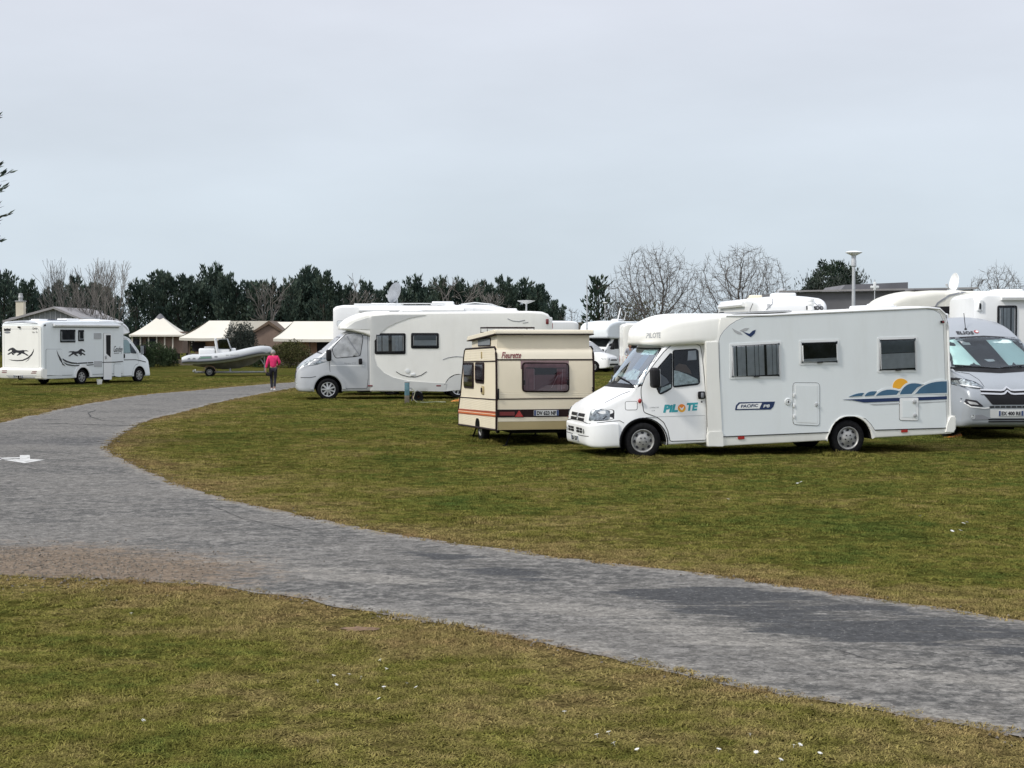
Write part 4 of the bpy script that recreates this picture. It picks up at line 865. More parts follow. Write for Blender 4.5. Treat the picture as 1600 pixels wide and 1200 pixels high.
    # black swoosh with gaps
    for q in ([(440, 835), (455, 870), (478, 905), (485, 935), (510, 960), (488, 948), (466, 915), (448, 870)], [(488, 900), (520, 918), (560, 930), (600, 933), (604, 942), (560, 940), (515, 928), (492, 912)], [(607, 934), (680, 930), (680, 938), (607, 942)], [(686, 930), (725, 928), (725, 936), (686, 938)],
              [(490, 928), (530, 945), (580, 953), (670, 950), (730, 945), (730, 950), (670, 957), (580, 960), (525, 952)], [(800, 928), (900, 925), (960, 920), (960, 925), (900, 931), (800, 934)]):
        panel('swoosh_graphic', f.many(*q), B, 'R', .02, M['ink'], t, .3, step=.08)
    a, c = f(535, 885), f(662, 825); W_ = c[0] - a[0]; H_ = c[1] - a[1]; panel('horse_graphic', [(c[0] - W_ * x, a[1] + H_ * z) for x, z in grow(HORSE, .022)][::-1], B, 'R', .012, M['ink'], t, .3, step=.05)
    text('side_lettering', 'Gandey', .40, f(884, 850), 'R', B, .012, M['ink'], t, width=abs(f(958, 850)[0] - f(884, 850)[0]), shear=.35)
    line('side_lettering_line', f.many((890, 860), (930, 858)), .03, B, 'R', .012, M['inkg'], t)
    panel('arch_flare', [(-4.035 + .56 * math.cos(a), .31 + .58 * math.sin(a)) for a in [math.pi * q / 14 for q in range(15)]] + [(-4.035 + .445 * math.cos(a), .31 + .445 * math.sin(a)) for a in [math.pi * (14 - q) / 14 for q in range(15)]], B, 'R', .03, M['white'], t, .3, step=.06)
    line('skirt_line', [(-1.4, .42), (-3.4, .42)], .02, B, 'R', .01, M['inkg'], t); line('skirt_line', [(-4.7, .42), (-6.3, .42)], .02, B, 'R', .01, M['inkg'], t)
    for q in ((322, 632), ): p = f(*q); b = NB(); rbox(b, (-6.38, -y - .005, 2.62), (.07, .04, .07), .01); obj('marker_lamp', b, M['black'], t)
    # cab
    h = Hit(t, S, 'R', CR[1], -1.0)
    dr = [(-.06, 1.25), (-.07, 1.0), (-.10, .85), (-.3, .80), (-.44, .68), (-.52, .5), (-.55, .32), (-1.22, .30), (-1.25, .7), (-1.25, 2.02), (-.68, 2.04), (-.42, 1.86), (-.14, 1.56)]
    d = panel('cab_door', rnd(dr, .04, 3), S, 'R', .010, M['side'], t, .12, step=.08, ang=60); panel('door_gap', grow(rnd(dr, .04, 3), .014), S, 'R', .005, M['seam'], d, .12, step=.08)
    for wn, W in (('door_window', [(-1.16, 1.36), (-1.16, 1.96), (-.78, 1.97), (-.60, 1.84), (-.60, 1.36)]), ('quarter_window', [(-.56, 1.36), (-.56, 1.80), (-.34, 1.58), (-.16, 1.40), (-.18, 1.34)])):
        w = panel(wn, grow(rnd(W, .04), .015), S, 'R', .014, M['black'], t, .12, step=.08); panel('silver_shade', rnd(W, .04), S, 'R', .018, M['blind'] if wn[0] == 'd' else M['curtaind'], w, .12); panel('pane', rnd(W, .04), S, 'R', .028, M['glass'], w, .12, step=.08)
    b = NB(); rbox(b, (-1.14, -1.12, 1.22), (.12, .05, .2), .03); obj('door_handle', b, M['black'], t, 40)
    line('cab_graphic', [(.55, .92), (.2, .98), (-.3, 1.04), (-1.1, 1.04)], .035, S, 'R', .014, M['ink'], t)
    panel('windscreen', rnd([(-.86, 2.06), (.86, 2.06), (.98, 1.55), (0, 1.58), (-.98, 1.55)], .05), S, 'F', .01, M['glassd'], t, .12, step=.1)
    mirror(t, (-.02, -1.16, 1.50), 1.2, -1, h=.36); mirror(t, (-.02, 1.16, 1.50), 1.2, 1, h=.36)
    for s_ in (1, -1):
        panel('headlight', rnd([(s_ * .62, 1.0), (s_ * .92, 1.1), (s_ * .98, 1.34), (s_ * .8, 1.36)], .04), S, 'F', .008, M['lens'], t, .08)
        wheel(t, 0, s_ * .96, .32, .335, .21, .21, 7, s_); wheel(t, -4.035, s_ * 1.08, .32, .335, .21, .21, 7, s_)
    roof_vent(t, -5.4, 0, 2.83, .6, .5, .07); roof_vent(t, -3.4, .2, 2.86, .8, .6, .08); roof_vent(t, -2.2, -.2, 2.88, .5, .5, .05)
    b = NB(); rbox(b, (-4.6, .1, 2.86), (1.2, .8, .03), .01); obj('solar_panel', b, M['navy'], t, 40)
    chassis(t, .3, -6.2, .32, .5, 1.3); arch_liner(t, [A], 1.06); arch_liner(t, [arR], y)
# ================================================================ 4. beige pop-top caravan
def ribbed():
    m = mat('ribbed_caravan_skin', (.80, .715, .55), .45, coat=.15, var=.03, vs=2, dirt=.15); t = m.node_tree; b = t.nodes['Principled BSDF']
    tc = N(t, 'ShaderNodeTexCoord'); w = N(t, 'ShaderNodeTexWave', wave_type='BANDS', bands_direction='Z'); w.inputs['Scale'].default_value = 9; w.inputs['Distortion'].default_value = .3; w.inputs['Detail Scale'].default_value = .5; L(t, tc.outputs['Object'], w.inputs['Vector'])
    bp = N(t, 'ShaderNodeBump'); bp.inputs['Strength'].default_value = .5; bp.inputs['Distance'].default_value = .004; L(t, w.outputs[0], bp.inputs['Height']); L(t, bp.outputs[0], b.inputs['Normal']); return m
def caravan():
    t = empty('caravan', (-.305, 31.0, 0), (0, 0, R(103.3)), 'small old beige pop-top caravan with orange side stripe and purple tinted rear window', 'caravan')
    W = 1.96; rib = ribbed()
    prof = [(.0, .325), (-.012, .6), (-.02, 1.0), (-.01, 1.55), (.005, 1.70), (.03, 1.82), (.08, 1.90), (.16, 1.935), (2.9, 1.875), (3.02, 1.84), (3.10, 1.72), (3.45, .90), (3.64, .62), (3.70, .40), (3.69, .235)]
    b = NB(); prism(b, prof, 0, -W); body = obj('body', b, M['caravan'], t, 25); B = Surf(body)
    f = Face(t, 'L', 0, CR[4]); g = Face(t, 'B', 0, CR[4])
    for y_ in (0, -W):
        b = NB(); tube(b, [(x, y_, z) for x, z in prof + [prof[0]]], .021, 6); obj('edge_trim', b, M['mastic'], t, 60)
    # side skins
    panel('side_skin', [(3.06, 1.60), (2.98, 1.84), (2.9, 1.86), (.14, 1.915), (.05, 1.86), (.03, 1.66)], B, 'L', .006, rib, t, .5); panel('side_skin', [(3.66, .5), (3.46, .86), (.03, .915), (.03, .345), (3.66, .26)], B, 'L', .006, rib, t, .5)
    line('side_line', f.many((135, 770), (408, 790)), .022, B, 'L', .012, M['mastic'], t); line('side_line', f.many((165, 505), (405, 500)), .022, B, 'L', .012, M['mastic'], t)
    panel('side_stripe', f.many((130, 856), (410, 878), (410, 920), (130, 892)), B, 'L', .012, M['striper'], t, .5); panel('side_stripe', f.many((130, 866), (410, 893), (410, 914), (130, 884)), B, 'L', .015, M['stripeo'], t, .5)
    panel('stripe_glint', f.many((130, 870), (410, 899), (410, 903), (130, 874)), B, 'L', .017, M['caravanl'], t, .5)
    dr = f.many((250, 395), (398, 395), (398, 1000), (250, 985))
    dd = line('door_gap', [f(352, 396), f(352, 690)], .008, B, 'L', .0145, M['mastic'], t) if False else None
    for q in (((170, 512), (243, 512), (243, 706), (172, 700)), ((257, 510), (322, 510), (320, 670), (257, 662))):
        w = panel('side_window', rnd(f.many(*q), .07), B, 'L', .018, M['mastic'], t, .4, step=.1); Q = grow(rnd(f.many(*q), .07), -.045); panel('window_interior', Q, B, 'L', .020, M['inner'], w, .4)
        xs = [p[0] for p in Q]; zs = [p[1] for p in Q]; panel('curtain', [(min(xs) + .02, min(zs) + .03), (max(xs) - .02, min(zs) + .03), (max(xs) - .02, max(zs) - .02), (min(xs) + .02, max(zs) - .02)], B, 'L', .024, M['curtaind'], w, .04, folds(60, .004), step=.04); panel('pane', Q, B, 'L', .034, M['purple'], w, .4)
    p = f(312, 718); b = NB(); rbox(b, (p[0], .012, p[1]), (.22, .03, .17), .02); hd = obj('door_lock', b, M['tan'], t, 40); b = NB(); rbox(b, (p[0] + .02, .03, p[1]), (.12, .02, .09), .01); obj('lock_recess', b, M['mastic'], hd)
    p = f(305, 455); b = NB(); rbox(b, (p[0], .015, p[1]), (.03, .03, .14), .01); obj('door_catch', b, M['tan'], t)
    panel('wheel_arch', rnd([(1.50, .27), (1.50, .40), (1.60, .47), (1.82, .47), (1.92, .38), (1.93, .27)], .05), B, 'L', .010, M['dark'], t, .2)
    # rear
    bd = lambda z0, z1: [(-.03, z0), (-W + .03, z0), (-W + .03, z1), (-.03, z1)]
    panel('rear_skin', bd(.50, 1.66), B, 'B', .006, M['caravan'], t, .3); panel('rear_skin_ribs', bd(.94, 1.06), B, 'B', .0075, rib, t, .3)
    panel('rear_shoulder', bd(1.70, 1.925), B, 'B', .006, M['caravanl'], t, .05, step=.05)
    line('rear_line', [(-.02, 1.690), (-W + .02, 1.686)], .026, B, 'B', .012, M['mastic'], t); line('rear_line', [(-.02, .925), (-W + .02, .93)], .020, B, 'B', .012, M['mastic'], t)
    wp = rnd(g.many((600, 508), (955, 512), (955, 735), (600, 733)), .09); panel('window_header', g.many((592, 497), (953, 497), (953, 560), (592, 560)), B, 'B', .010, M['purplein'], t, .4)
    w = panel('rear_window', wp, B, 'B', .022, M['mastic'], t, .3, step=.08); q = grow(wp, -.03); panel('window_interior', q, B, 'B', .024, M['purplein'], w, .3)
    panel('roller_blind', g.many((625, 520), (930, 522), (930, 548), (625, 548)), B, 'B', .026, M['purplecur'], w, .3)
    panel('curtain', g.many((630, 555), (690, 555), (690, 715), (630, 715)), B, 'B', .027, M['purplecur'], w, .03, folds(60, .005), step=.03); panel('curtain', g.many((860, 555), (925, 555), (925, 715), (860, 715)), B, 'B', .027, M['purplecur'], w, .03, folds(60, .005), step=.03)
    for a, c in (((690, 560), (690, 712)), ((905, 560), (895, 712)), ((870, 600), (820, 700))): line('curtain_edge', g.many(a, c), .012, B, 'B', .033, M['curtain'], w)
    panel('pane', q, B, 'B', .042, M['purple'], w, .3)
    for X in (614, 942): p = g(X, 660); b = NB(); rbox(b, (-.05, p[0], p[1]), (.03, .03, .09), .008); obj('window_catch', b, M['black'], w)
    text('rear_lettering', 'Fleurette', .17, g(447, 478), 'B', B, .012, M['redink'], t, width=abs(g(598, 478)[0] - g(447, 478)[0]), shear=.4, bold=.003)
    lp = panel('lamp_band', [(-.02, .572), (-W + .02, .572), (-W + .02, .722), (-.02, .722)], B, 'B', .014, M['mastic'], t, .4)
    panel('lamp_band_block', g.many((415, 863), (613, 863), (613, 922), (415, 920)), B, 'B', .019, M['mastic'], lp, .3); panel('lamp_band_block', g.many((945, 862), (1135, 860), (1135, 915), (945, 918)), B, 'B', .019, M['mastic'], lp, .3)
    for a, c in (((432, 880), (545, 908)), ((1000, 878), (1110, 905))): panel('tail_lamp', rnd(g.many(a, (c[0], a[1]), c, (a[0], c[1])), .015), B, 'B', .024, M['redk'], lp, .3)
    for X in (578, 972): panel('triangle_reflector', g.many((X, 868), (X + 32, 917), (X - 32, 917)), B, 'B', .026, M['red'], lp, .3)
    plate(t, B, 'B', (g(782, 888)[0], g(782, 888)[1]), .50, .11, 'DV 623 NF', off=.028)
    panel('lower_moulding', bd(.49, .568), B, 'B', .012, M['caravanl'], t, .4); panel('lower_skirt', bd(.33, .488), B, 'B', .010, M['tan'], t, .4)
    for X, Y0, Y1 in ((422, 708, 785), (1130, 700, 722)):
        p0, p1 = g(X, Y0), g(X, Y1); b = NB(); tube(b, [(0, p0[0], p0[1]), (-.05, p0[0], p0[1]), (-.05, p1[0], p1[1]), (0, p1[0], p1[1])], .016, 6); obj('grab_handle', b, M['black'], t, 50)
    # pop-top
    b = NB(); lo = [(.10, -.04), (2.48, -.04), (2.48, -W + .06), (.10, -W + .06)]
    zt = lambda x: 2.205 - x * .054
    v0 = [b.verts.new((x, y_, 1.87)) for x, y_ in lo]; v1 = [b.verts.new((x, y_, zt(x))) for x, y_ in lo]
    for i in range(4): b.faces.new((v0[i], v0[(i + 1) % 4], v1[(i + 1) % 4], v1[i]))
    pt = obj('pop_top_wall', b, M['caravan'], t, 30); PT = Surf(pt)
    w = panel('pop_top_window', rnd(f.many((262, 328), (355, 324), (355, 386), (262, 390)), .03), PT, 'L', .012, M['mastic'], pt, .4); panel('pane', grow(rnd(f.many((262, 328), (355, 324), (355, 386), (262, 390)), .03), -.02), PT, 'L', .018, M['curtaind'], pt, .4)
    b = NB(); prism(b, [(-.0, 2.185), (-.02, 2.20), (-.01, 2.262), (.04, 2.275), (2.56, 2.14), (2.62, 2.11), (2.60, 2.055), (2.56, 2.05)], .04, -W - .0); bmesh.ops.bevel(b, geom=list(b.edges), offset=.012, segments=2, affect='EDGES'); ld = obj('pop_top_lid', b, M['caravanl'], t, 30)
    b = NB(); prism(b, [(-.012, 2.172), (-.022, 2.192), (2.61, 2.052), (2.60, 2.036)], .046, -W - .006); obj('lid_seal', b, M['mastic'], ld, 30)
    b = NB()
    for x, y0 in ((.9, -.5), (1.5, -.5)): pass
    p0, p1 = g(285, 240), g(522, 240)
    tube(b, [(1.5, -.02, 2.16), (1.5, -.02, 2.315), (1.5, -.98, 2.315), (1.5, -.98, 2.16)], .018, 6); tube(b, [(.9, -.02, 2.18), (.9, -.02, 2.315), (.9, -.98, 2.315), (.9, -.98, 2.18)], .018, 6); tube(b, [(.9, -.02, 2.315), (1.5, -.02, 2.315)], .018, 6); tube(b, [(.9, -.98, 2.315), (1.5, -.98, 2.315)], .018, 6)
    obj('roof_rack', b, M['mastic'], t, 40)
    # running gear
    for s_, yy in ((1, -.14), (-1, -W + .14)): wheel(t, 1.78, yy, .28, .285, .16, .17, 'steel', s_)
    b = NB(); box(b, (1.7, -W / 2, .30), (3.2, 1.3, .10)); box(b, (1.75, -W / 2, .26), (.1, 1.6, .1)); tube(b, [(3.4, -W / 2 - .3, .3), (4.7, -W / 2, .36)], .04, 6); tube(b, [(3.4, -W / 2 + .3, .3), (4.7, -W / 2, .36)], .04, 6); obj('chassis', b, M['dark'], t, 30)
    for x, yy in ((.2, -.32), (.2, -W + .3), (3.2, -.3), (3.2, -W + .3)):
        b = NB(); tube(b, [(x + .12, yy - .06, .30), (x, yy + .08, .02)], .02, 6); box(b, (x, yy + .08, .012), (.12, .12, .02)); obj('corner_steady', b, M['dark'], t, 40)
    b = NB(); tube(b, [(4.2, -W / 2, .05), (4.2, -W / 2, .6)], .03, 8); lathe(b, [(.02, -.03), (.1, -.03), (.1, .03), (.02, .03)], Matrix.Translation((4.2, -W / 2, .1)) @ Matrix.Rotation(math.pi / 2, 4, 'X'), 14); obj('jockey_wheel', b, M['dark'], t, 40)
# ================================================================ 5. grey camper van
def camper_van():
    t = empty('camper_van', (10.18, 33.97, 0), (0, 0, R(-86.5)), 'silver high-roof camper van facing the camera with ELIOS over its windscreen', 'camper van')
    tail = [(-.46, .26, 2.03, 1.02, .84, .12, .03, .05, .09), (-.60, .26, 2.13, 1.02, .81, .14, .03, .06, .10), (-.75, .26, 2.22, 1.02, .78, .16, .03, .07, .11), (-1.0, .26, 2.34, 1.02, .75, .2, .03, .08, .11), (-1.4, .26, 2.44, 1.02, .73, .22, .03, .09, .09), (-2.0, .26, 2.49, 1.02, .73, .2, .03, .09, .08), (-4.7, .26, 2.49, 1.02, .74, .2, .03, .09, .07), (-4.85, .28, 2.42, 1.0, .73, .16, .03, .03, .04), (-4.93, .32, 2.3, .97, .82, .14, .03, .03, 0)]
    body, S, A = van_cab(t, M['vansilver'], tail=tail, name='body', arF=(0, .33, .43), ar2=[(-4.0 + .1, .33, .43)], hw=1.03)
    g = Hit(t, S, 'F', CR[7], .5); z12 = Hit(t, S, 'F', (1470, 500, 12.0), -.1); e13 = Hit(t, S, 'F', (1480, 600, 13.333), .98)
    ws = [(-.83, 2.09), (0, 2.13), (.83, 2.09), (.99, 1.62), (1.0, 1.52), (0, 1.47), (-1.0, 1.52), (-.99, 1.62)]
    w = panel('windscreen', rnd(grow(ws, .03), .05), S, 'F', .006, M['black'], t, .1, step=.08, ang=60); panel('cab_interior', rnd(ws, .06), S, 'F', .010, M['inner'], w, .1, step=.08, ang=60)
    lft = [(-.82, 2.06), (-.62, 2.08), (-.30, 1.52), (-.93, 1.55), (-.96, 1.64)]
    r1 = [(.02, 2.08), (.58, 2.07), (.80, 1.80), (.93, 1.62), (.92, 1.56), (.30, 1.53)]
    panel('pale_sun_blind', lft, S, 'F', .016, M['blind'], w, .1, step=.1, ang=60); panel('pale_sun_blind', r1, S, 'F', .016, M['blind'], w, .1, step=.1, ang=60)
    panel('sun_visor', [(-.55, 2.05), (-.36, 2.05), (-.34, 1.96), (-.50, 1.96)], S, 'F', .013, M['trim'], w, .2); panel('dashboard_paper', [(-.18, 1.66), (.02, 1.66), (.05, 1.62), (-.10, 1.60)], S, 'F', .013, M['curtain'], w, .2)
    panel('seat_back', rnd([(-.42, 1.52), (.10, 1.52), (.06, 1.78), (-.05, 1.86), (-.3, 1.84), (-.4, 1.7)], .06), S, 'F', .012, M['seam'], w, .2)
    panel('pane', rnd(ws, .06), S, 'F', .026, M['vanglass'], w, .1, step=.08, ang=60)
    panel('scuttle', rnd([(-1.0, 1.50), (0, 1.46), (1.0, 1.50), (.95, 1.42), (0, 1.375), (-.95, 1.42)], .03), S, 'F', .010, M['black'], t, .08, step=.08)
    for pts in (((-.85, 1.50), (-.4, 1.47), (.0, 1.44)), ((.95, 1.50), (.5, 1.49), (.05, 1.45))):
        wiper(t, [S.hit('F', q)[0] + Vector((.06, 0, .03)) for q in pts])
    text('roof_lettering', 'ELIOS', .085, z12(300, 262), 'F', S, .022, M['ink'], t, width=.35, bold=.004, spacing=1.1)
    p = z12(662, 213); panel('roof_logo', [(p[0] + .05 * math.cos(a), p[1] + .03 * math.sin(a) * (1.2 if math.sin(a) < 0 else 1)) for a in [2 * math.pi * k / 16 for k in range(16)]], S, 'F', .020, M['red'], t, .2, step=.03); panel('roof_logo_centre', [(p[0] + .03 * math.cos(a) + .01, p[1] + .018 * math.sin(a)) for a in [2 * math.pi * k / 12 for k in range(12)]], S, 'F', .023, M['white'], t, .2, step=.03)
    p = z12(465, 175); hh = S.hit('F', p)[0]; b = NB(); tube(b, [hh, hh + Vector((-.12, 0, .35))], .008, 5); ball(b, hh, .03); obj('roof_aerial', b, M['black'], t, 60)
    # headlights
    hp = [(-1.02, 1.27), (-.97, 1.285), (-.75, 1.24), (-.60, 1.19), (-.50, 1.10), (-.49, 1.07), (-.62, 1.07), (-.85, 1.10), (-.98, 1.16)]
    for P in (hp, mir(hp)):
        w = panel('headlight', grow(rnd(P, .02), .012), S, 'F', .006, M['seam'], t, .06, step=.05, ang=60); panel('lamp_reflector', rnd(P, .02), S, 'F', .012, M['lens'], w, .05, step=.04, ang=60); panel('lamp_cover', rnd(P, .02), S, 'F', .022, M['headglass'], w, .05, step=.04, ang=60)
        s_ = -1 if P is hp else 1
        panel('running_light', [(s_ * .92, 1.13), (s_ * .60, 1.085), (s_ * .52, 1.08), (s_ * .60, 1.10), (s_ * .90, 1.15)], S, 'F', .026, M['white'], w, .2, step=.05)
        panel('fog_recess', rnd([(s_ * .92, .86), (s_ * .66, .82), (s_ * .52, .70), (s_ * .56, .69), (s_ * .78, .71), (s_ * .86, .75)], .02), S, 'F', .008, M['seam'], t, .06, step=.05)
        panel('fog_insert', rnd([(s_ * .84, .81), (s_ * .68, .78), (s_ * .62, .73), (s_ * .80, .745)], .02), S, 'F', .012, M['trim'], t, .06, step=.05)
        panel('lower_fog_pocket', rnd([(s_ * .80, .52), (s_ * .55, .53), (s_ * .40, .46), (s_ * .40, .43), (s_ * .76, .42)], .02), S, 'F', .008, M['inkg'], t, .06, step=.05)
        panel('fog_lamp', [(s_ * .74 + .045 * math.cos(a), .485 + .045 * math.sin(a)) for a in [2 * math.pi * k / 14 for k in range(14)]], S, 'F', .014, M['lens'], t, .06, step=.05)
    gp = rnd([(-.55, 1.0), (.55, 1.0), (.42, .84), (.34, .735), (-.34, .735), (-.42, .84)], .03); panel('front_grille', gp, S, 'F', .010, M['black'], t, .06, step=.06)
    for dz in (0, -.075):
        pts = [(-.56, 1.045 + dz), (-.14, 1.03 + dz), (-.07, 1.04 + dz), (0, 1.10 + dz), (.07, 1.04 + dz), (.14, 1.03 + dz), (.56, 1.045 + dz)]
        panel('grille_chevron', strip(resample(pts, .04, False), .034), S, 'F', .026, M['silver'], t, .3, step=.04)
    panel('chevron_gap', [(-.55, 1.02), (-.1, 1.01), (0, 1.06), (.1, 1.01), (.55, 1.02), (.55, .985), (-.55, .985)], S, 'F', .012, M['black'], t, .1, step=.05)
    for k in range(-3, 4): panel('grille_slot', [(k * .115 - .048, .672), (k * .115 + .048, .672), (k * .115 + .048, .706), (k * .115 - .048, .706)], S, 'F', .010, M['black'], t, .1)
    panel('plate_mount', rnd([(-.38, .46), (.38, .46), (.38, .64), (-.38, .64)], .02), S, 'F', .010, M['greydk'], t, .1)
    plate(t, S, 'F', (.05, .555), .52, .11, 'EX 400 RE', off=.022)
    for z in (.43, .385): panel('lower_grille_slot', rnd([(-.42, z - .012), (.42, z - .012), (.42, z + .012), (-.42, z + .012)], .01), S, 'F', .012, M['black'], t, .1)
    panel('bumper_lip', strip(resample([(-.92, .80), (-.78, .69), (-.5, .66), (-.40, .67)], .05, False), .02), S, 'F', .010, M['white'], t, .3, step=.05)
    panel('bonnet_gap', strip(resample([(-.86, 1.40), (-.62, 1.36), (-.50, 1.24), (-.46, 1.10)], .05, False), .010), S, 'F', .005, M['seam'], t, .3, step=.05); panel('bonnet_gap', strip(resample([(.86, 1.40), (.62, 1.36), (.50, 1.24), (.46, 1.10)], .05, False), .010), S, 'F', .005, M['seam'], t, .3, step=.05)
    for ax, s_ in (('L', 1), ('R', -1)):
        panel('door_window', rnd([(-1.16, 1.36), (-1.16, 1.92), (-.74, 1.92), (-.34, 1.58), (-.16, 1.40), (-.18, 1.34)], .04), S, ax, .012, M['black'], t, .12)
        mirror(t, (-.05, s_ * 1.06, 1.55), 1.25, s_, h=.36)
        wheel(t, 0, s_ * .92, .335, .34, .22, .21, 9, s_, rimm=M['silver']); wheel(t, -3.9, s_ * .92, .335, .34, .22, .21, 9, s_, rimm=M['silver'])
        line('side_crease', [(-.2, .95), (-4.6, .95)], .02, S, ax, .006, M['trim'], t, step=.4)
        panel('side_window', rnd([(-1.7, 1.4), (-2.7, 1.4), (-2.7, 1.95), (-1.7, 1.95)], .05), S, ax, .012, M['black'], t, .3)
    b = NB(); rbox(b, (-2.4, -.45, 2.60), (.5, .5, .12), .04, 3); obj('roof_vent', b, M['white'], t, 40); b = NB(); rbox(b, (-2.6, -.72, 2.62), (.45, .16, .16), .04, 3)
    obj('roof_aerial_pod', b, M['frame'], t, 40)
    chassis(t, .5, -4.6, .28, .45, 1.3); arch_liner(t, [A, (-3.9, .33, .43)], 1.0)
M['vansilver'] = mat('silver_blue_van_paint', (.33, .355, .38), .35, metal=.25, coat=.2, var=.02)
# ================================================================ 6. the other motorhomes, further back
def far_motorhome(loc, yaw, Lb, Hh, label, style='low', W=1.1, k=1.0, wins=(), doors=(), bm_=None, cabm=None, wscover=None, extra=None):
    """Lb: body length behind the front axle. wins: (side, u0, z0, u1, z1, kind)"""
    t = empty('motorhome', loc, (0, 0, R(yaw)), label, 'motorhome'); bmx = bm_ or M['white']
    arR = (-Lb + 2.1, .31, .42)
    if style == 'aclass':
        body = obj('body', loft([(1.0, .45, 1.3, .75, .7, .1, .05, .02, .0), (.97, .38, 1.7, .9, .84, .12, .05, .02, .02), (.86, .34, 2.2, 1.0, .94, .14, .05, .02, .04), (.70, .32, Hh - .35, 1.06, 1.0, .18, .05, .02, .05), (.45, .3, Hh - .12, W, W - .04, .2, .04, .02, .06), (.0, .3, Hh - .02, W, W - .03, .2, .03, .01, .07), (-.8, .3, Hh, W, W - .02, .16, .03, 0, .06), (-2, .3, Hh, W, W, .1, .03, 0, .05), (-Lb + .3, .3, Hh, W, W, .1, .03, 0, .05), (-Lb, .34, Hh - .12, W - .06, W - .06, .16, .05, 0, .02)], [(0, .31, .42), arR], sub=3), bmx, t, 35)
        S = Surf(body)
        panel('windscreen', rnd([(-.92, 1.25), (.92, 1.25), (.86, 2.2), (-.86, 2.2)], .1), S, 'F', .01, M['glassd'], t, .15)
        panel('front_grille', rnd([(-.5, .6), (.5, .6), (.5, .85), (-.5, .85)], .05), S, 'F', .01, M['black'], t, .15)
        for s_ in (-1, 1): panel('headlight', rnd([(s_ * .6, .75), (s_ * .9, .75), (s_ * .9, 1.0), (s_ * .6, 1.0)], .05), S, 'F', .01, M['lens'], t, .15)
    else:
        cab, SCb, A = van_cab(t, cabm or M['white'], roof=2.15, arF=(0, .31, .43))
        body = obj('body', loft([(-1.25, .30, Hh - .05, W, W, .06, .03, 0, .02), (-1.6, .3, Hh, W, W, .08, .03, 0, .04), (-Lb + .3, .28, Hh, W, W, .08, .03, 0, .04), (-Lb + .1, .3, Hh - .03, W, W, .12, .04, 0, .03), (-Lb, .34, Hh - .1, W - .05, W - .05, .14, .05, 0, .0)], [arR], sub=1), bmx, t, 30)
        if style == 'alcove':
            cap = obj('alcove', loft([(.30, 2.15, Hh - .55, .92, .85, .1, .08, 0, 0), (.25, 2.05, Hh - .38, 1.02, .96, .16, .1, 0, .02), (.05, 2.02, Hh - .18, W - .02, W - .06, .2, .08, 0, .04), (-.35, 2.0, Hh - .05, W, W - .03, .2, .06, 0, .05), (-1.0, 2.0, Hh + .01, W, W - .02, .14, .04, 0, .05), (-1.8, 2.1, Hh + .01, W, W - .01, .1, .03, 0, .05)], sub=4), bmx, t, 40)
        else:
            cap = obj('roof_cap', loft([(-.38, 2.28, 2.34, .75, .7, .03, .02, 0, 0), (-.42, 2.24, 2.42, .9, .84, .07, .05, 0, .02), (-.6, 2.2, Hh - .25, 1.0, .94, .16, .07, 0, .04), (-.95, 2.15, Hh - .10, W - .03, W - .07, .18, .06, 0, .05), (-1.5, 2.1, Hh + .01, W, W - .02, .14, .05, 0, .05), (-2.2, 2.5, Hh + .01, W, W - .01, .1, .03, 0, .05)], sub=4), bmx, t, 40)
        S = Surf(body, cap)
        ws = [(-.80, 2.06), (.80, 2.06), (.95, 1.56), (.93, 1.50), (0, 1.53), (-.93, 1.50), (-.95, 1.56)]
        w = panel('windscreen', rnd(grow(ws, .03), .05), SCb, 'F', .006, M['black'], t, .12, step=.1, ang=60); panel('pane', rnd(ws, .06), SCb, 'F', .016, wscover or M['glassd'], w, .12, step=.1, ang=60)
        panel('front_grille', rnd([(-.5, .72), (.5, .72), (.46, .92), (-.46, .92)], .04), SCb, 'F', .01, M['black'], t, .12)
        for s_ in (-1, 1): panel('headlight', rnd([(s_ * .62, 1.02), (s_ * .90, 1.10), (s_ * .96, 1.32), (s_ * .80, 1.32)], .04), SCb, 'F', .01, M['lens'], t, .1)
        for ax, s_ in (('L', 1), ('R', -1)):
            panel('door_window', rnd([(-1.16, 1.36), (-1.16, 1.96), (-.74, 1.97), (-.34, 1.60), (-.16, 1.40), (-.18, 1.34)], .04), SCb, ax, .012, M['black'], t, .12); mirror(t, (-.05, s_ * 1.04, 1.5), 1.1, s_)
    for (ax, u0, z0, u1, z1, kd) in wins: mh_window(t, S, ax, [(u0, z0), (u1, z0), (u1, z1), (u0, z1)], kd, inset=.012, r=.05, fm=M['black'])
    for (ax, u0, z0, u1, z1) in doors: hatch(t, S, ax, [(u0, z0), (u1, z0), (u1, z1), (u0, z1)], 'habitation_door' if z1 > 1.9 else 'locker_door', off=.014, r=.05, m=bmx)
    for s_ in (-1, 1):
        wheel(t, 0, s_ * .92, .32, .33, .2, .21, 'steel', s_); wheel(t, arR[0], s_ * (W - .11), .32, .33, .2, .21, 'steel', s_)
        panel('tail_lamp', rr(s_ * (W - .25), .6, s_ * (W - .12), 1.0, .03), S, 'B', .012, M['red'], t, .2)
        line('skirt_line', [(-1.4, .45), (arR[0] + .5, .45)], .02, S, 'L' if s_ > 0 else 'R', .008, M['inkg'], t, step=.5)
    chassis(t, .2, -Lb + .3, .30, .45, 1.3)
    arch_liner(t, [arR], W)
    if extra: extra(t, S)
    return t
def awning(t, side, u0, u1, z, W=1.1):
    b = NB(); s = 1 if side == 'L' else -1
    T = Matrix(((0, 1, 0, 0), (s, 0, 0, s * W), (0, 0, 1, z), (0, 0, 0, 1)))
    prism(b, [(0, 0), (.11, 0), (.13, .06), (.10, .13), (0, .13)], u0, u1, T); return obj('awning_case', b, M['white'], t, 40)
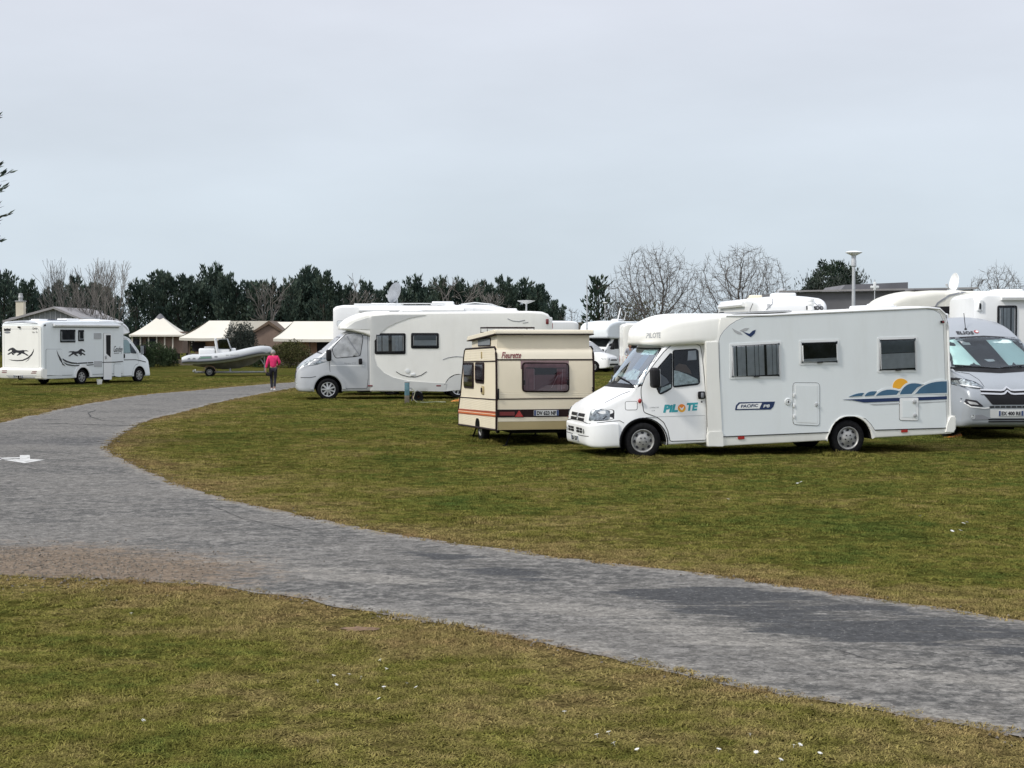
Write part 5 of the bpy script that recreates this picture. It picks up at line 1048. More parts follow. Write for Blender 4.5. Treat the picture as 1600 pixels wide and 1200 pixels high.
def ladder(t, u, y, z0, z1, w=.35):
    b = NB()
    for s_ in (-1, 1): tube(b, [(u - .05, y + s_ * w / 2, z0), (u - .05, y + s_ * w / 2, z1)], .018, 6)
    z = z0 + .15
    while z < z1: tube(b, [(u - .05, y - w / 2, z), (u - .05, y + w / 2, z)], .014, 6); z += .28
    return obj('rear_ladder', b, M['steel'], t, 40)
def build_far():
    # behind the silver-nosed one, facing right, dish on the roof
    def ex(t, S):
        roof_vent(t, -4.6, 0, 3.28, .9, .6, .08); roof_vent(t, -2.4, .0, 3.28, .8, .7, .14)
        b = NB(); rbox(b, (-3.1, -.75, 3.33), (1.6, .5, .03), .01); rbox(b, (-4.7, -.9, 3.30), (1.8, .12, .06), .02); obj('roof_rail', b, M['frame'], t, 40)
        dish(t, (-4.1, 0, 3.3), .40, R(150), 18, m=M['lamp']); awning(t, 'R', -5.4, -1.6, 3.02)
        b = NB(); tube(b, [(-1.7, -.9, 3.30), (-1.2, -.95, 3.36), (-.6, -.9, 3.30), (-.2, -.8, 3.16)], .025, 6); obj('bicycle_rail', b, M['frame'], t, 40)
        for k in range(2): hatch(t, S, 'R', [(-6.2, 2.5 - k), (-5.9, 2.5 - k), (-5.9, 2.7 - k), (-6.2, 2.7 - k)], 'marker_panel')
    P = atd(520, 58); t = far_motorhome((P.x + 6.35, 59.2, 0), 0, 6.35, 3.25, 'tall white motorhome with a satellite dish on its roof, behind the silver nosed one', 'alcove', wins=[('R', -4.9, 1.5, -3.9, 2.1, 'curtain'), ('R', -3.2, 1.5, -2.5, 2.1, 'darkblind')], doors=[('R', -2.3, .4, -1.7, 2.2)], extra=ex)
    # A-class-ish one with its lettered nose above the near motorhome
    def ex2(t, S):
        awning(t, 'R', -6.0, -1.6, 3.12); text('front_lettering', 'RAPIDO', .16, (.36, 2.98), 'F', S, .04, M['ink'], t, width=.56, bold=.008)
        b = NB(); rbox(b, (-1.4, .1, 3.48), (.9, .7, .16), .06, 3); obj('air_conditioner', b, M['frame'], t, 40)
        b = NB(); tube(b, [(-1.9, .0, 3.4), (-1.6, .0, 3.66), (-1.3, .1, 3.68)], .03, 6); obj('roof_aerial', b, M['lamp'], t, 40)
        roof_vent(t, -3.4, -.4, 3.42, .4, .4, .12, m=M['caravanl'])
        line('nose_seam', [(-.95, 1.0), (-.95, 2.6), (-.8, 3.0), (-.4, 3.2)], .03, S, 'R', .01, M['inkg'], t)
        for s_ in (-1, 1): panel('marker_lamp', rr(s_ * .76, 3.04, s_ * .86, 3.16, .02), S, 'F', .012, M['trim'], t, .2); panel('nose_groove', strip(resample([(s_ * .62, 3.34), (s_ * .70, 3.16), (s_ * .9, 2.98)], .05, False), .02), S, 'F', .012, M['inkg'], t, .2)
    far_motorhome((8.87, 51.2, 0), -87, 6.5, 3.38, 'white motorhome lettered RAPIDO on its rounded nose, showing above the near motorhome roof', 'aclass', W=1.12, wins=[('R', -6.2, 2.2, -5.3, 3.0, 'darkblind'), ('R', -3.0, 1.6, -2.0, 2.4, 'darkblind')], extra=ex2)
    # big cream one on the right with a dish
    def ex3(t, S):
        dish(t, (-1.95, 0, 3.28), .26, R(8), 8, m=M['white']); b = NB(); rbox(b, (-1.0, .3, 3.36), (.9, .7, .05), .01); obj('solar_panel', b, M['slate'], t, 40); roof_vent(t, -3.2, .2, 3.32, .7, .6, .06); roof_vent(t, -6.0, 0, 3.36, .8, .6, .10)
        line('cap_seam', [(-.9, 2.4), (-.9, 2.75), (-1.05, 3.0), (-1.35, 3.2), (-1.8, 3.3)], .04, S, 'L', .012, M['inkg'], t); panel('upper_dark_band', rnd([(-.75, 2.74), (-1.9, 2.70), (-1.9, 2.93), (-.75, 2.90)], .02), S, 'L', .014, M['black'], t, .08, step=.08)
    far_motorhome((9.85, 42.3, 0), 184, 8.0, 3.30, 'long cream motorhome with a white satellite dish, behind the camper van', 'alcove', wins=[('L', -3.05, 2.45, -3.75, 2.92, 'darkblind'), ('L', -5.2, 1.5, -6.2, 2.3, 'curtain')], bm_=M['creamb'], extra=ex3)
    # white one cut by the right edge
    def ex4(t, S):
        awning(t, 'R', -6.0, -2.6, 2.98); roof_vent(t, -3, 0, 3.1, .6, .6, .1)
        b = NB(); prism(b, [(-6.55, 2.74), (-6.42, 2.74), (-6.42, 2.98), (-6.48, 2.98)], -1.14, -1.08); obj('marker_lamp', b, M['frame'], t, 40); b = NB(); rbox(b, (-6.49, -1.15, 2.84), (.04, .03, .14), .01); obj('lamp_lens', b, M['black'], t)
    far_motorhome((17.35, 38.3, 0), 0, 6.6, 3.14, 'white motorhome with a tall dark window, cut by the right edge of the photo', 'low', wins=[('R', -6.08, 1.95, -5.62, 2.86, 'net')], extra=ex4)
    # cluster seen between the caravan and the near motorhome
    def ex5(t, S): ladder(t, -6.3, -.75, 1.0, 2.85); roof_vent(t, -3.2, 0, 2.86, .6, .5, .1); line('side_band', [(-6.0, 2.45), (-2.0, 2.45)], .05, S, 'R', .012, M['trim'], t, step=.5)
    P = atd(906, 86); far_motorhome((P.x - 6.0 - .3, 87.5, 0), 190, 6.2, 2.95, 'white motorhome with a rear ladder, showing just above the caravan', 'low', extra=ex5, wins=[('L', -3.0, 1.5, -4.0, 2.1, 'darkblind')])
    def ex6(t, S):
        roof_vent(t, -2.6, 0, 3.12, .6, .5, .10); b = NB(); tube(b, [(-1.8, .5, 3.1), (-2.0, .6, 3.9)], .045, 6); tube(b, [(-1.9, .9, 3.15), (-1.5, 1.2, 3.3), (-1.2, 1.45, 3.6)], .03, 6); obj('roof_aerial', b, M['white'], t, 40)
        awning(t, 'L', -1.8, -4.6, 2.85); b = NB(); rbox(b, (-1.35, 1.2, 2.0), (.05, .25, .45), .03); obj('side_sign', b, M['frame'], t)
    P = atd(931, 99); far_motorhome((P.x, 99, 0), 236, 6.0, 3.05, 'white overcab motorhome with two small side windows, parked behind the white people carrier', 'alcove', wins=[('L', -2.3, 1.5, -2.8, 2.1, 'darkblind'), ('L', -3.1, 1.5, -3.6, 2.1, 'darkblind'), ('L', -4.9, 1.9, -5.4, 2.5, 'darkblind')], doors=[('L', -4.6, .4, -3.9, 2.2)], extra=ex6, bm_=M['side'])
    def ex7(t, S): roof_vent(t, -2.6, 0, 2.86, .7, .6, .1); roof_vent(t, -4.2, 0, 2.86, .7, .6, .1); panel('open_doorway', rnd([(-5.15, .6), (-5.6, .6), (-5.6, 2.5), (-5.15, 2.5)], .05), S, 'R', .012, M['black'], t, .4)
    P = atd(976, 92); far_motorhome((P.x + 5.9, 93.5, 0), 2, 6.0, 2.85, 'cream motorhome with a dark open doorway, beside the walker in red shorts', 'low', wins=[('R', -4.6, 1.45, -3.9, 2.1, 'darkblind')], bm_=M['cream'], extra=ex7)
    def ex8(t, S): roof_vent(t, -2.2, 0, 2.93, .8, .6, .1); roof_vent(t, -3.4, 0, 2.93, .6, .5, .12, m=M['caravanl']); roof_vent(t, -4.4, 0, 2.93, .5, .5, .06)
    P = atd(1016, 66); far_motorhome((P.x + 5.2, 67.5, 0), 6, 5.2, 2.9, 'cream motorhome of which only the roof and its vents show, over the near motorhome cab', 'low', bm_=M['cream'], wins=[('R', -4.0, 1.45, -3.2, 2.1, 'darkblind')], extra=ex8)
    # white people carrier
    P = atd(968, 95); t = empty('people_carrier', (P.x - 1.1, 96, 0), (0, 0, R(-28)), 'white people carrier with a grey cover over its windscreen, facing right behind the caravan', 'van')
    ar = [(0, .3, .38), (-3.0, .3, .38)]
    body = obj('body', loft([(.92, .35, .62, .6, .55, .08, .05, 0, 0), (.88, .28, .80, .75, .68, .1, .05, 0, .02), (.75, .24, .93, .86, .76, .14, .05, .02, .03), (.45, .22, 1.04, .92, .78, .2, .04, .03, .05), (.1, .22, 1.13, .94, .8, .2, .03, .03, .06), (-.1, .22, 1.22, .94, .82, .14, .03, .03, .08), (-.6, .22, 1.62, .95, .78, .12, .03, .04, .07), (-1.0, .22, 1.86, .95, .76, .16, .03, .04, .04), (-1.6, .22, 1.92, .95, .76, .18, .03, .04, .03), (-3.6, .22, 1.90, .95, .76, .18, .03, .04, .03), (-3.85, .25, 1.6, .93, .76, .12, .03, .03, .02), (-3.92, .3, 1.2, .9, .78, .1, .04, .02, 0)], ar, sub=3), M['white'], t, 40); S = Surf(body)
    panel('windscreen_cover', rnd([(-.80, 1.20), (.80, 1.20), (.74, 1.80), (-.74, 1.80)], .06), S, 'F', .02, M['foilg'], t, .1, lambda v: .015 * noise.noise(Vector((v.x * 4, v.y * 4, 0)))); panel('front_grille', rnd([(-.45, .68), (.45, .68), (.4, .76), (-.4, .76)], .02), S, 'F', .01, M['black'], t, .1)
    panel('bumper_slot', rnd([(-.6, .40), (.6, .40), (.6, .50), (-.6, .50)], .02), S, 'F', .01, M['black'], t, .1)
    for ax, s_ in (('L', 1), ('R', -1)):
        panel('headlight', rnd([(s_ * .5, .70), (s_ * .84, .74), (s_ * .84, .86), (s_ * .5, .84)], .03), S, 'F', .01, M['lens'], t, .08)
        panel('side_window_cover', rnd([(-.55, 1.18), (-.75, 1.70), (-1.5, 1.76), (-1.5, 1.16)], .04), S, ax, .012, M['foilg'], t, .15); panel('side_window', rnd([(-1.6, 1.16), (-1.6, 1.76), (-3.4, 1.74), (-3.4, 1.16)], .04), S, ax, .012, M['black'], t, .15)
        mirror(t, (-.3, s_ * .97, 1.22), .8, s_); wheel(t, 0, s_ * .84, .31, .315, .19, .19, 7, s_); wheel(t, -3.0, s_ * .84, .31, .315, .19, .19, 7, s_)
    chassis(t, .4, -3.5, .22, .4, 1.3); arch_liner(t, ar, .93)
# ================================================================ ground, road, grass
INNER = [(560, 594), (470, 605), (430, 611), (380, 621), (330, 631), (290, 643), (240, 654), (212, 664), (188, 680), (172, 692), (166, 701), (185, 716), (220, 732), (260, 750), (310, 768), (350, 778), (420, 795), (500, 813), (600, 832), (700, 848), (850, 868), (1000, 885), (1100, 898), (1250, 918), (1400, 940), (1600, 970), (1900, 1012)]
UPPER = [(560, 588), (470, 597), (420, 600), (350, 606), (300, 611), (220, 617), (160, 627), (100, 638), (50, 650), (0, 661), (-150, 690), (-400, 740)]
LOWER = [(-900, 880), (-300, 893), (0, 901), (100, 904), (200, 906), (300, 913), (400, 924), (470, 936), (560, 955), (650, 968), (750, 985), (850, 1008), (1000, 1040), (1150, 1075), (1300, 1100), (1450, 1125), (1600, 1155), (1900, 1215)]
def G2(l): return [tuple(ground(*p).xy) for p in l]
def smooth(p, n=2):
    for _ in range(n):
        q = [p[0]]
        for a, b in zip(p, p[1:]): q += [(a[0] * .75 + b[0] * .25, a[1] * .75 + b[1] * .25), (a[0] * .25 + b[0] * .75, a[1] * .25 + b[1] * .75)]
        q.append(p[-1]); p = q
    return p
def jitter(p, amp=.10):
    out = []
    for x, y in resample(p, .14, False):
        a = amp * (1.0 if y < 40 else 1.6)
        out.append((x + a * noise.noise(Vector((x * 1.6, y * 1.6, 3))) + a * .5 * noise.noise(Vector((x * 6, y * 6, 7))), y + a * noise.noise(Vector((x * 1.6, y * 1.6, 13))) + a * .5 * noise.noise(Vector((x * 6, y * 6, 17)))))
    return out
e_in, e_up, e_lo = jitter(smooth(G2(INNER))), jitter(smooth(G2(UPPER))), jitter(smooth(G2(LOWER)))
ROADPOLY = e_in[::-1] + e_up + e_lo
ROADPOLY = [ROADPOLY[0]] + [b for a, b in zip(ROADPOLY, ROADPOLY[1:]) if (Vector(a) - Vector(b)).length > .03]
PA = np.array(ROADPOLY)
def inside_np(P, poly=None):
    poly = PA if poly is None else np.array(poly); x, y = P[:, 0], P[:, 1]; c = np.zeros(len(P), bool); j = len(poly) - 1
    for i in range(len(poly)):
        xi, yi = poly[i]; xj, yj = poly[j]
        if yi != yj:
            m = ((yi > y) != (yj > y)) & (x < (xj - xi) * (y - yi) / (yj - yi) + xi); c ^= m
        j = i
    return c
def dist_np(P, line_):
    L_ = np.array(line_); A, B = L_[:-1], L_[1:]; out = np.full(len(P), 1e9)
    for s in range(0, len(P), 4000):
        p = P[s:s + 4000, None, :]; ab = (B - A)[None]; t = np.clip(((p - A[None]) * ab).sum(2) / (ab ** 2).sum(2).clip(1e-9), 0, 1)
        d = np.sqrt(((p - (A[None] + t[..., None] * ab)) ** 2).sum(2)); out[s:s + 4000] = d.min(1)
    return out
_lo = np.array(sorted(e_lo)); NEARSIDE = lambda P: np.clip((np.interp(P[:, 0], _lo[:, 0], _lo[:, 1]) - P[:, 1]) / 1.5, 0, 1) * (P[:, 1] > 0)
EDGES = [resample(e_in, .5, False)[::1], resample(e_up, .5, False), resample(e_lo, .5, False)]
def edge_dist(P): return np.min([dist_np(P, [q for q in e][::3] + [e[-1]]) for e in (e_in, e_up, e_lo)], axis=0)
def grass_nodes(t, dry_out):
    """world-space lawn colour shared by the soil sheet and the blades: fresh green, olive and straw patches"""
    g = N(t, 'ShaderNodeNewGeometry')
    def nz_(s, d=4, off=0, r=.55):
        mp = N(t, 'ShaderNodeMapping'); mp.inputs['Location'].default_value = (off, off * .7, 0); mp.inputs['Scale'].default_value = (1, 1, 0); L(t, g.outputs['Position'], mp.inputs[0])
        n = N(t, 'ShaderNodeTexNoise'); n.inputs['Scale'].default_value = s; n.inputs['Detail'].default_value = d; n.inputs['Roughness'].default_value = r; L(t, mp.outputs[0], n.inputs['Vector']); return n.outputs[0]
    a = nz_(.42, 6, 0, .62); b = nz_(2.6, 8, 9, .72)
    ad = N(t, 'ShaderNodeMath', operation='MULTIPLY_ADD'); L(t, b, ad.inputs[0]); ad.inputs[1].default_value = .62; s2 = N(t, 'ShaderNodeMath', operation='MULTIPLY'); L(t, a, s2.inputs[0]); s2.inputs[1].default_value = .60; L(t, s2.outputs[0], ad.inputs[2])
    ad2 = N(t, 'ShaderNodeMath', operation='MULTIPLY_ADD'); L(t, dry_out, ad2.inputs[0]); ad2.inputs[1].default_value = .30; L(t, ad.outputs[0], ad2.inputs[2])
    c = N(t, 'ShaderNodeValToRGB'); e = c.color_ramp.elements
    e[0].position = .42; e[0].color = (.040, .066, .016, 1); e[1].position = .95; e[1].color = (.18, .122, .060, 1)
    for p, col in ((.53, (.074, .089, .021, 1)), (.63, (.116, .110, .027, 1)), (.75, (.170, .138, .052, 1))): k = e.new(p); k.color = col
    L(t, ad2.outputs[0], c.inputs[0]); return c.outputs[0], g
def attr(t, name, typ='GEOMETRY'):
    a = N(t, 'ShaderNodeAttribute'); a.attribute_name = name; a.attribute_type = typ; return a.outputs['Fac']
gm = bpy.data.materials.new('lawn_soil'); gm.use_nodes = True; t_ = gm.node_tree; b_ = t_.nodes['Principled BSDF']; b_.inputs['Roughness'].default_value = .95; b_.inputs['Specular IOR Level'].default_value = .0
col_, g_ = grass_nodes(t_, attr(t_, 'dry'))
n_ = N(t_, 'ShaderNodeTexNoise'); n_.inputs['Scale'].default_value = 26; n_.inputs['Detail'].default_value = 8; n_.inputs['Roughness'].default_value = .7; L(t_, g_.outputs['Position'], n_.inputs['Vector'])
r_ = N(t_, 'ShaderNodeMapRange'); r_.inputs[1].default_value = .3; r_.inputs[2].default_value = .7; r_.inputs[1].default_value = .36; r_.inputs[2].default_value = .64; r_.inputs[3].default_value = .12; r_.inputs[4].default_value = 1.2; L(t_, n_.outputs[0], r_.inputs[0])
v_ = N(t_, 'ShaderNodeVectorMath', operation='SCALE'); L(t_, col_, v_.inputs[0]); L(t_, r_.outputs[0], v_.inputs['Scale']); L(t_, v_.outputs[0], b_.inputs['Base Color'])  # soil darkened in patches: shade between the blades put into its colour
bp_ = N(t_, 'ShaderNodeBump'); bp_.inputs['Strength'].default_value = .9; bp_.inputs['Distance'].default_value = .04; L(t_, n_.outputs[0], bp_.inputs['Height']); L(t_, bp_.outputs[0], b_.inputs['Normal'])
def axisgrid(lo, hi, step, far):
    a = list(np.arange(lo, hi, step)); s = step; x = a[-1]; y = a[0]; l, r = [], []
    while x < far: s *= 1.5; x += s; r.append(x)
    s = step
    while y > -far: s *= 1.5; y -= s; l.append(y)
    return l[::-1] + a + r
def build_ground():
    xs, ys = axisgrid(-24, 14, .4, 3500), axisgrid(5, 64, .4, 3500)
    P = np.array([(x, y) for x in xs for y in ys]); near = (P[:, 0] > -40) & (P[:, 0] < 30) & (P[:, 1] > 2) & (P[:, 1] < 90); d = np.full(len(P), 50.0); d[near] = edge_dist(P[near])
    ny = len(ys); faces = [(i * ny + j, (i + 1) * ny + j, (i + 1) * ny + j + 1, i * ny + j + 1) for i in range(len(xs) - 1) for j in range(ny - 1)]
    me = bpy.data.meshes.new('ground'); me.from_pydata([(x, y, 0) for x, y in P], [], faces)
    a = me.attributes.new('dry', 'FLOAT', 'POINT'); a.data.foreach_set('value', np.exp(-d / .9) * .75 + .12 * NEARSIDE(P)); me.materials.append(gm)
    o = bpy.data.objects.new('ground', me); C.objects.link(o); o['kind'] = 'structure'
def build_road():
    m = bpy.data.materials.new('worn_asphalt'); m.use_nodes = True; t = m.node_tree; b = t.nodes['Principled BSDF']; b.inputs['Roughness'].default_value = .88; b.inputs['Specular IOR Level'].default_value = .3
    g = N(t, 'ShaderNodeNewGeometry')
    def nz_(s, d=5, off=0, r=.6, sc_=(1, 1, 1), rot=0):
        mp = N(t, 'ShaderNodeMapping'); mp.inputs['Location'].default_value = (off, off * .7, 0); mp.inputs['Scale'].default_value = sc_; mp.inputs['Rotation'].default_value = (0, 0, rot); L(t, g.outputs['Position'], mp.inputs[0])
        n = N(t, 'ShaderNodeTexNoise'); n.inputs['Scale'].default_value = s; n.inputs['Detail'].default_value = d; n.inputs['Roughness'].default_value = r; L(t, mp.outputs[0], n.inputs['Vector']); return n.outputs[0]
    def mr(x, a, b_, c=0, d=1):
        n = N(t, 'ShaderNodeMapRange', interpolation_type='SMOOTHSTEP'); n.inputs[1].default_value = a; n.inputs[2].default_value = b_; n.inputs[3].default_value = c; n.inputs[4].default_value = d; L(t, x, n.inputs[0]); return n.outputs[0]
    def add(x, y, k=1.0):
        n = N(t, 'ShaderNodeMath', operation='MULTIPLY_ADD'); L(t, y, n.inputs[0]); n.inputs[1].default_value = k; L(t, x, n.inputs[2]); return n.outputs[0]
    def mix(f, a, b_):
        n = N(t, 'ShaderNodeMix', data_type='RGBA'); L(t, f, n.inputs[0])
        for i, q in ((6, a), (7, b_)):
            if isinstance(q, tuple): n.inputs[i].default_value = (*q, 1)
            else: L(t, q, n.inputs[i])
        return n.outputs[2]
    streak = nz_(1.6, 9, 3, .72, (.6, 1.5, 1), R(-43)); fine = nz_(7, 8, 5, .75); grit = nz_(30, 5, 1, .8)
    band = nz_(.9, 7, 21, .7, (.35, 2.4, 1), R(-44)); blot = nz_(2.2, 8, 31, .7, (.7, 1.4, 1), R(-40))
    broad = nz_(.33, 7, 41, .65, (.7, 1.3, 1), R(-30))
    c = mix(mr(add(streak, broad, 1.3), 1.06, 1.24), (.076, .074, .069), (.130, .123, .111))
    c = mix(mr(add(fine, blot, .6), .72, .92), c, (.170, .162, .148))
    c = mix(mr(add(add(attr(t, 'pale'), band, 1.6), fine, .5), 1.38, 1.62), c, (.195, .184, .164))
    dk_ = N(t, 'ShaderNodeMath', operation='MULTIPLY'); dk_.inputs[1].default_value = .62; L(t, attr(t, 'dark'), dk_.inputs[0])
    c = mix(mr(add(add(add(dk_.outputs[0], band, 1.9), blot, .8), fine, .5), 2.06, 2.17), c, (.048, .049, .050))
    c = mix(mr(add(add(attr(t, 'dirt'), fine, 1.4), blot, 1.4), 1.70, 2.25), c, (.155, .115, .078))
    c = mix(mr(grit, .60, .67), c, (.24, .23, .21)); c = mix(mr(grit, .41, .35), c, (.030, .030, .030))
    v = N(t, 'ShaderNodeVectorMath', operation='SCALE'); L(t, c, v.inputs[0]); L(t, mr(add(grit, fine, .5), .60, .90, .72, 1.26), v.inputs['Scale']); L(t, v.outputs[0], b.inputs['Base Color'])
    vo_ = N(t, 'ShaderNodeTexVoronoi'); vo_.inputs['Scale'].default_value = 17; vo_.inputs['Randomness'].default_value = 1; L(t, g.outputs['Position'], vo_.inputs['Vector']); sp_ = N(t, 'ShaderNodeSeparateColor'); L(t, vo_.outputs['Color'], sp_.inputs[0]); v2 = N(t, 'ShaderNodeVectorMath', operation='SCALE'); L(t, v.outputs[0], v2.inputs[0]); L(t, mr(sp_.outputs[0], 0, 1, .80, 1.20), v2.inputs['Scale']); L(t, v2.outputs[0], b.inputs['Base Color'])
    bp = N(t, 'ShaderNodeBump'); bp.inputs['Strength'].default_value = .7; bp.inputs['Distance'].default_value = .012; L(t, add(grit, fine, 1.2), bp.inputs['Height']); L(t, bp.outputs[0], b.inputs['Normal'])
    pts = [Vector(p) for p in ROADPOLY]; n = len(pts); x0, x1, y0, y1 = PA[:, 0].min(), PA[:, 0].max(), PA[:, 1].min(), PA[:, 1].max()
    Gd = np.array([(x, y) for x in np.arange(x0, x1, .3) for y in np.arange(y0, y1, .3)]); k = inside_np(Gd); Gd = Gd[k]; Gd = Gd[edge_dist(Gd) > .12]
    vo, eo, fo, *_ = delaunay_2d_cdt(pts + [Vector(p) for p in Gd], [(i, (i + 1) % n) for i in range(n)], [], 1, 1e-5)
    V = np.array([(v.x, v.y) for v in vo]); me = bpy.data.meshes.new('road'); me.from_pydata([(x, y, .006) for x, y in V], [], fo)
    def put(nm, val): a = me.attributes.new(nm, 'FLOAT', 'POINT'); a.data.foreach_set('value', np.clip(val, 0, 1).astype(np.float32))
    def patch(px): g_ = G2(px); s_ = dist_np(V, g_ + [g_[0]]); return np.clip(.5 + np.where(inside_np(V, g_), s_, -s_) / .55, 0, 1)
    put('dark', np.max([patch(q) for q in ([(585, 854), (660, 857), (745, 868), (730, 881), (640, 873)], [(690, 877), (760, 876), (860, 889), (890, 908), (820, 915), (730, 899)],
        [(870, 884), (960, 895), (1100, 907), (1250, 924), (1420, 947), (1600, 973), (1800, 1000), (1800, 1052), (1600, 1034), (1480, 1026), (1330, 1016), (1180, 990), (1060, 960), (960, 932), (925, 915), (1010, 912)])], axis=0))
    de = edge_dist(V); dl = dist_np(V, e_lo)
    put('pale', np.maximum(np.exp(-(de / .28) ** 2) * .75, np.exp(-((dl - 1.15) / .5) ** 2) * .55))
    dd = dist_np(V, G2([(-500, 880), (0, 880), (60, 880), (190, 897)])); put('dirt', np.maximum(np.exp(-(dd / 1.5) ** 2), np.exp(-(de / .14) ** 2) * .55))
    me.materials.append(m); o = bpy.data.objects.new('road', me); C.objects.link(o); o['kind'] = 'structure'
def build_road_details():
    m = mat('road_crack', (.028, .028, .028), .95)
    for k, (pts, w) in enumerate(((((-60, 661), (20, 662.5), (90, 662.5), (150, 664), (196, 665.5), (236, 666)), .09), (((150, 641), (138, 646), (142, 652), (160, 657), (196, 660)), .05), (((690, 872), (760, 886), (830, 893), (900, 910)), .012), (((1180, 1000), (1290, 1012), (1350, 1030), (1470, 1046)), .010), (((330, 790), (380, 812), (470, 830)), .015))):
        P = [tuple(ground(*p).xy) for p in pts]; P = [(x + .03 * noise.noise(Vector((x * 3, y * 3, 1))), y + .03 * noise.noise(Vector((x * 3, y * 3, 9)))) for x, y in resample(P, .12, False)]
        poly = strip(P, [w * (.5 + .9 * abs(noise.noise(Vector((p[0] * 5, p[1] * 5, 4))))) for p in P]); b = NB(); n = len(P); a = [b.verts.new((x, y, .0105)) for x, y in poly[:n]]; c = [b.verts.new((x, y, .0105)) for x, y in poly[n:][::-1]]
        for i in range(n - 1): b.faces.new((a[i], a[i + 1], c[i + 1], c[i]))
        o = obj('road_crack', b, m, None, 0, normals=False); o['kind'] = 'structure'
    rng = np.random.default_rng(8); vs, fs = [], []; cand = []
    for line_, n, s_ in ((G2([(-200, 872), (0, 872), (140, 884), (260, 900)]), 1500, .6), (e_lo, 700, .08), (e_in, 700, .08)):
        for _ in range(n):
            i = rng.integers(len(line_) - 1); a, b = np.array(line_[i]), np.array(line_[i + 1]); p = a + (b - a) * rng.uniform() + rng.normal(0, s_, 2)
            if 6.5 < p[1] < 40 and abs(p[0]) < .36 * p[1] + 1: cand.append(p)
    for p in cand:
        r = rng.uniform(.005, .013) * (1 + p[1] / 40); k = len(vs); a0 = rng.uniform(0, 6); q = [(p[0] + r * math.cos(a0 + 1.57 * j) * rng.uniform(.6, 1.2), p[1] + r * math.sin(a0 + 1.57 * j) * rng.uniform(.6, 1.2), .008) for j in range(4)]; vs += q + [(p[0] + rng.normal(0, r * .3), p[1] + rng.normal(0, r * .3), .008 + r * rng.uniform(.6, 1.1))]
        fs += [(k + j, k + (j + 1) % 4, k + 4) for j in range(4)]
    o = pymesh('gravel', vs, fs, mat('loose_gravel', (.15, .13, .105), .9, var=.6, vs=9)); tag(o, 'loose gravel scattered along the edge of the asphalt', 'gravel', kind='stuff')
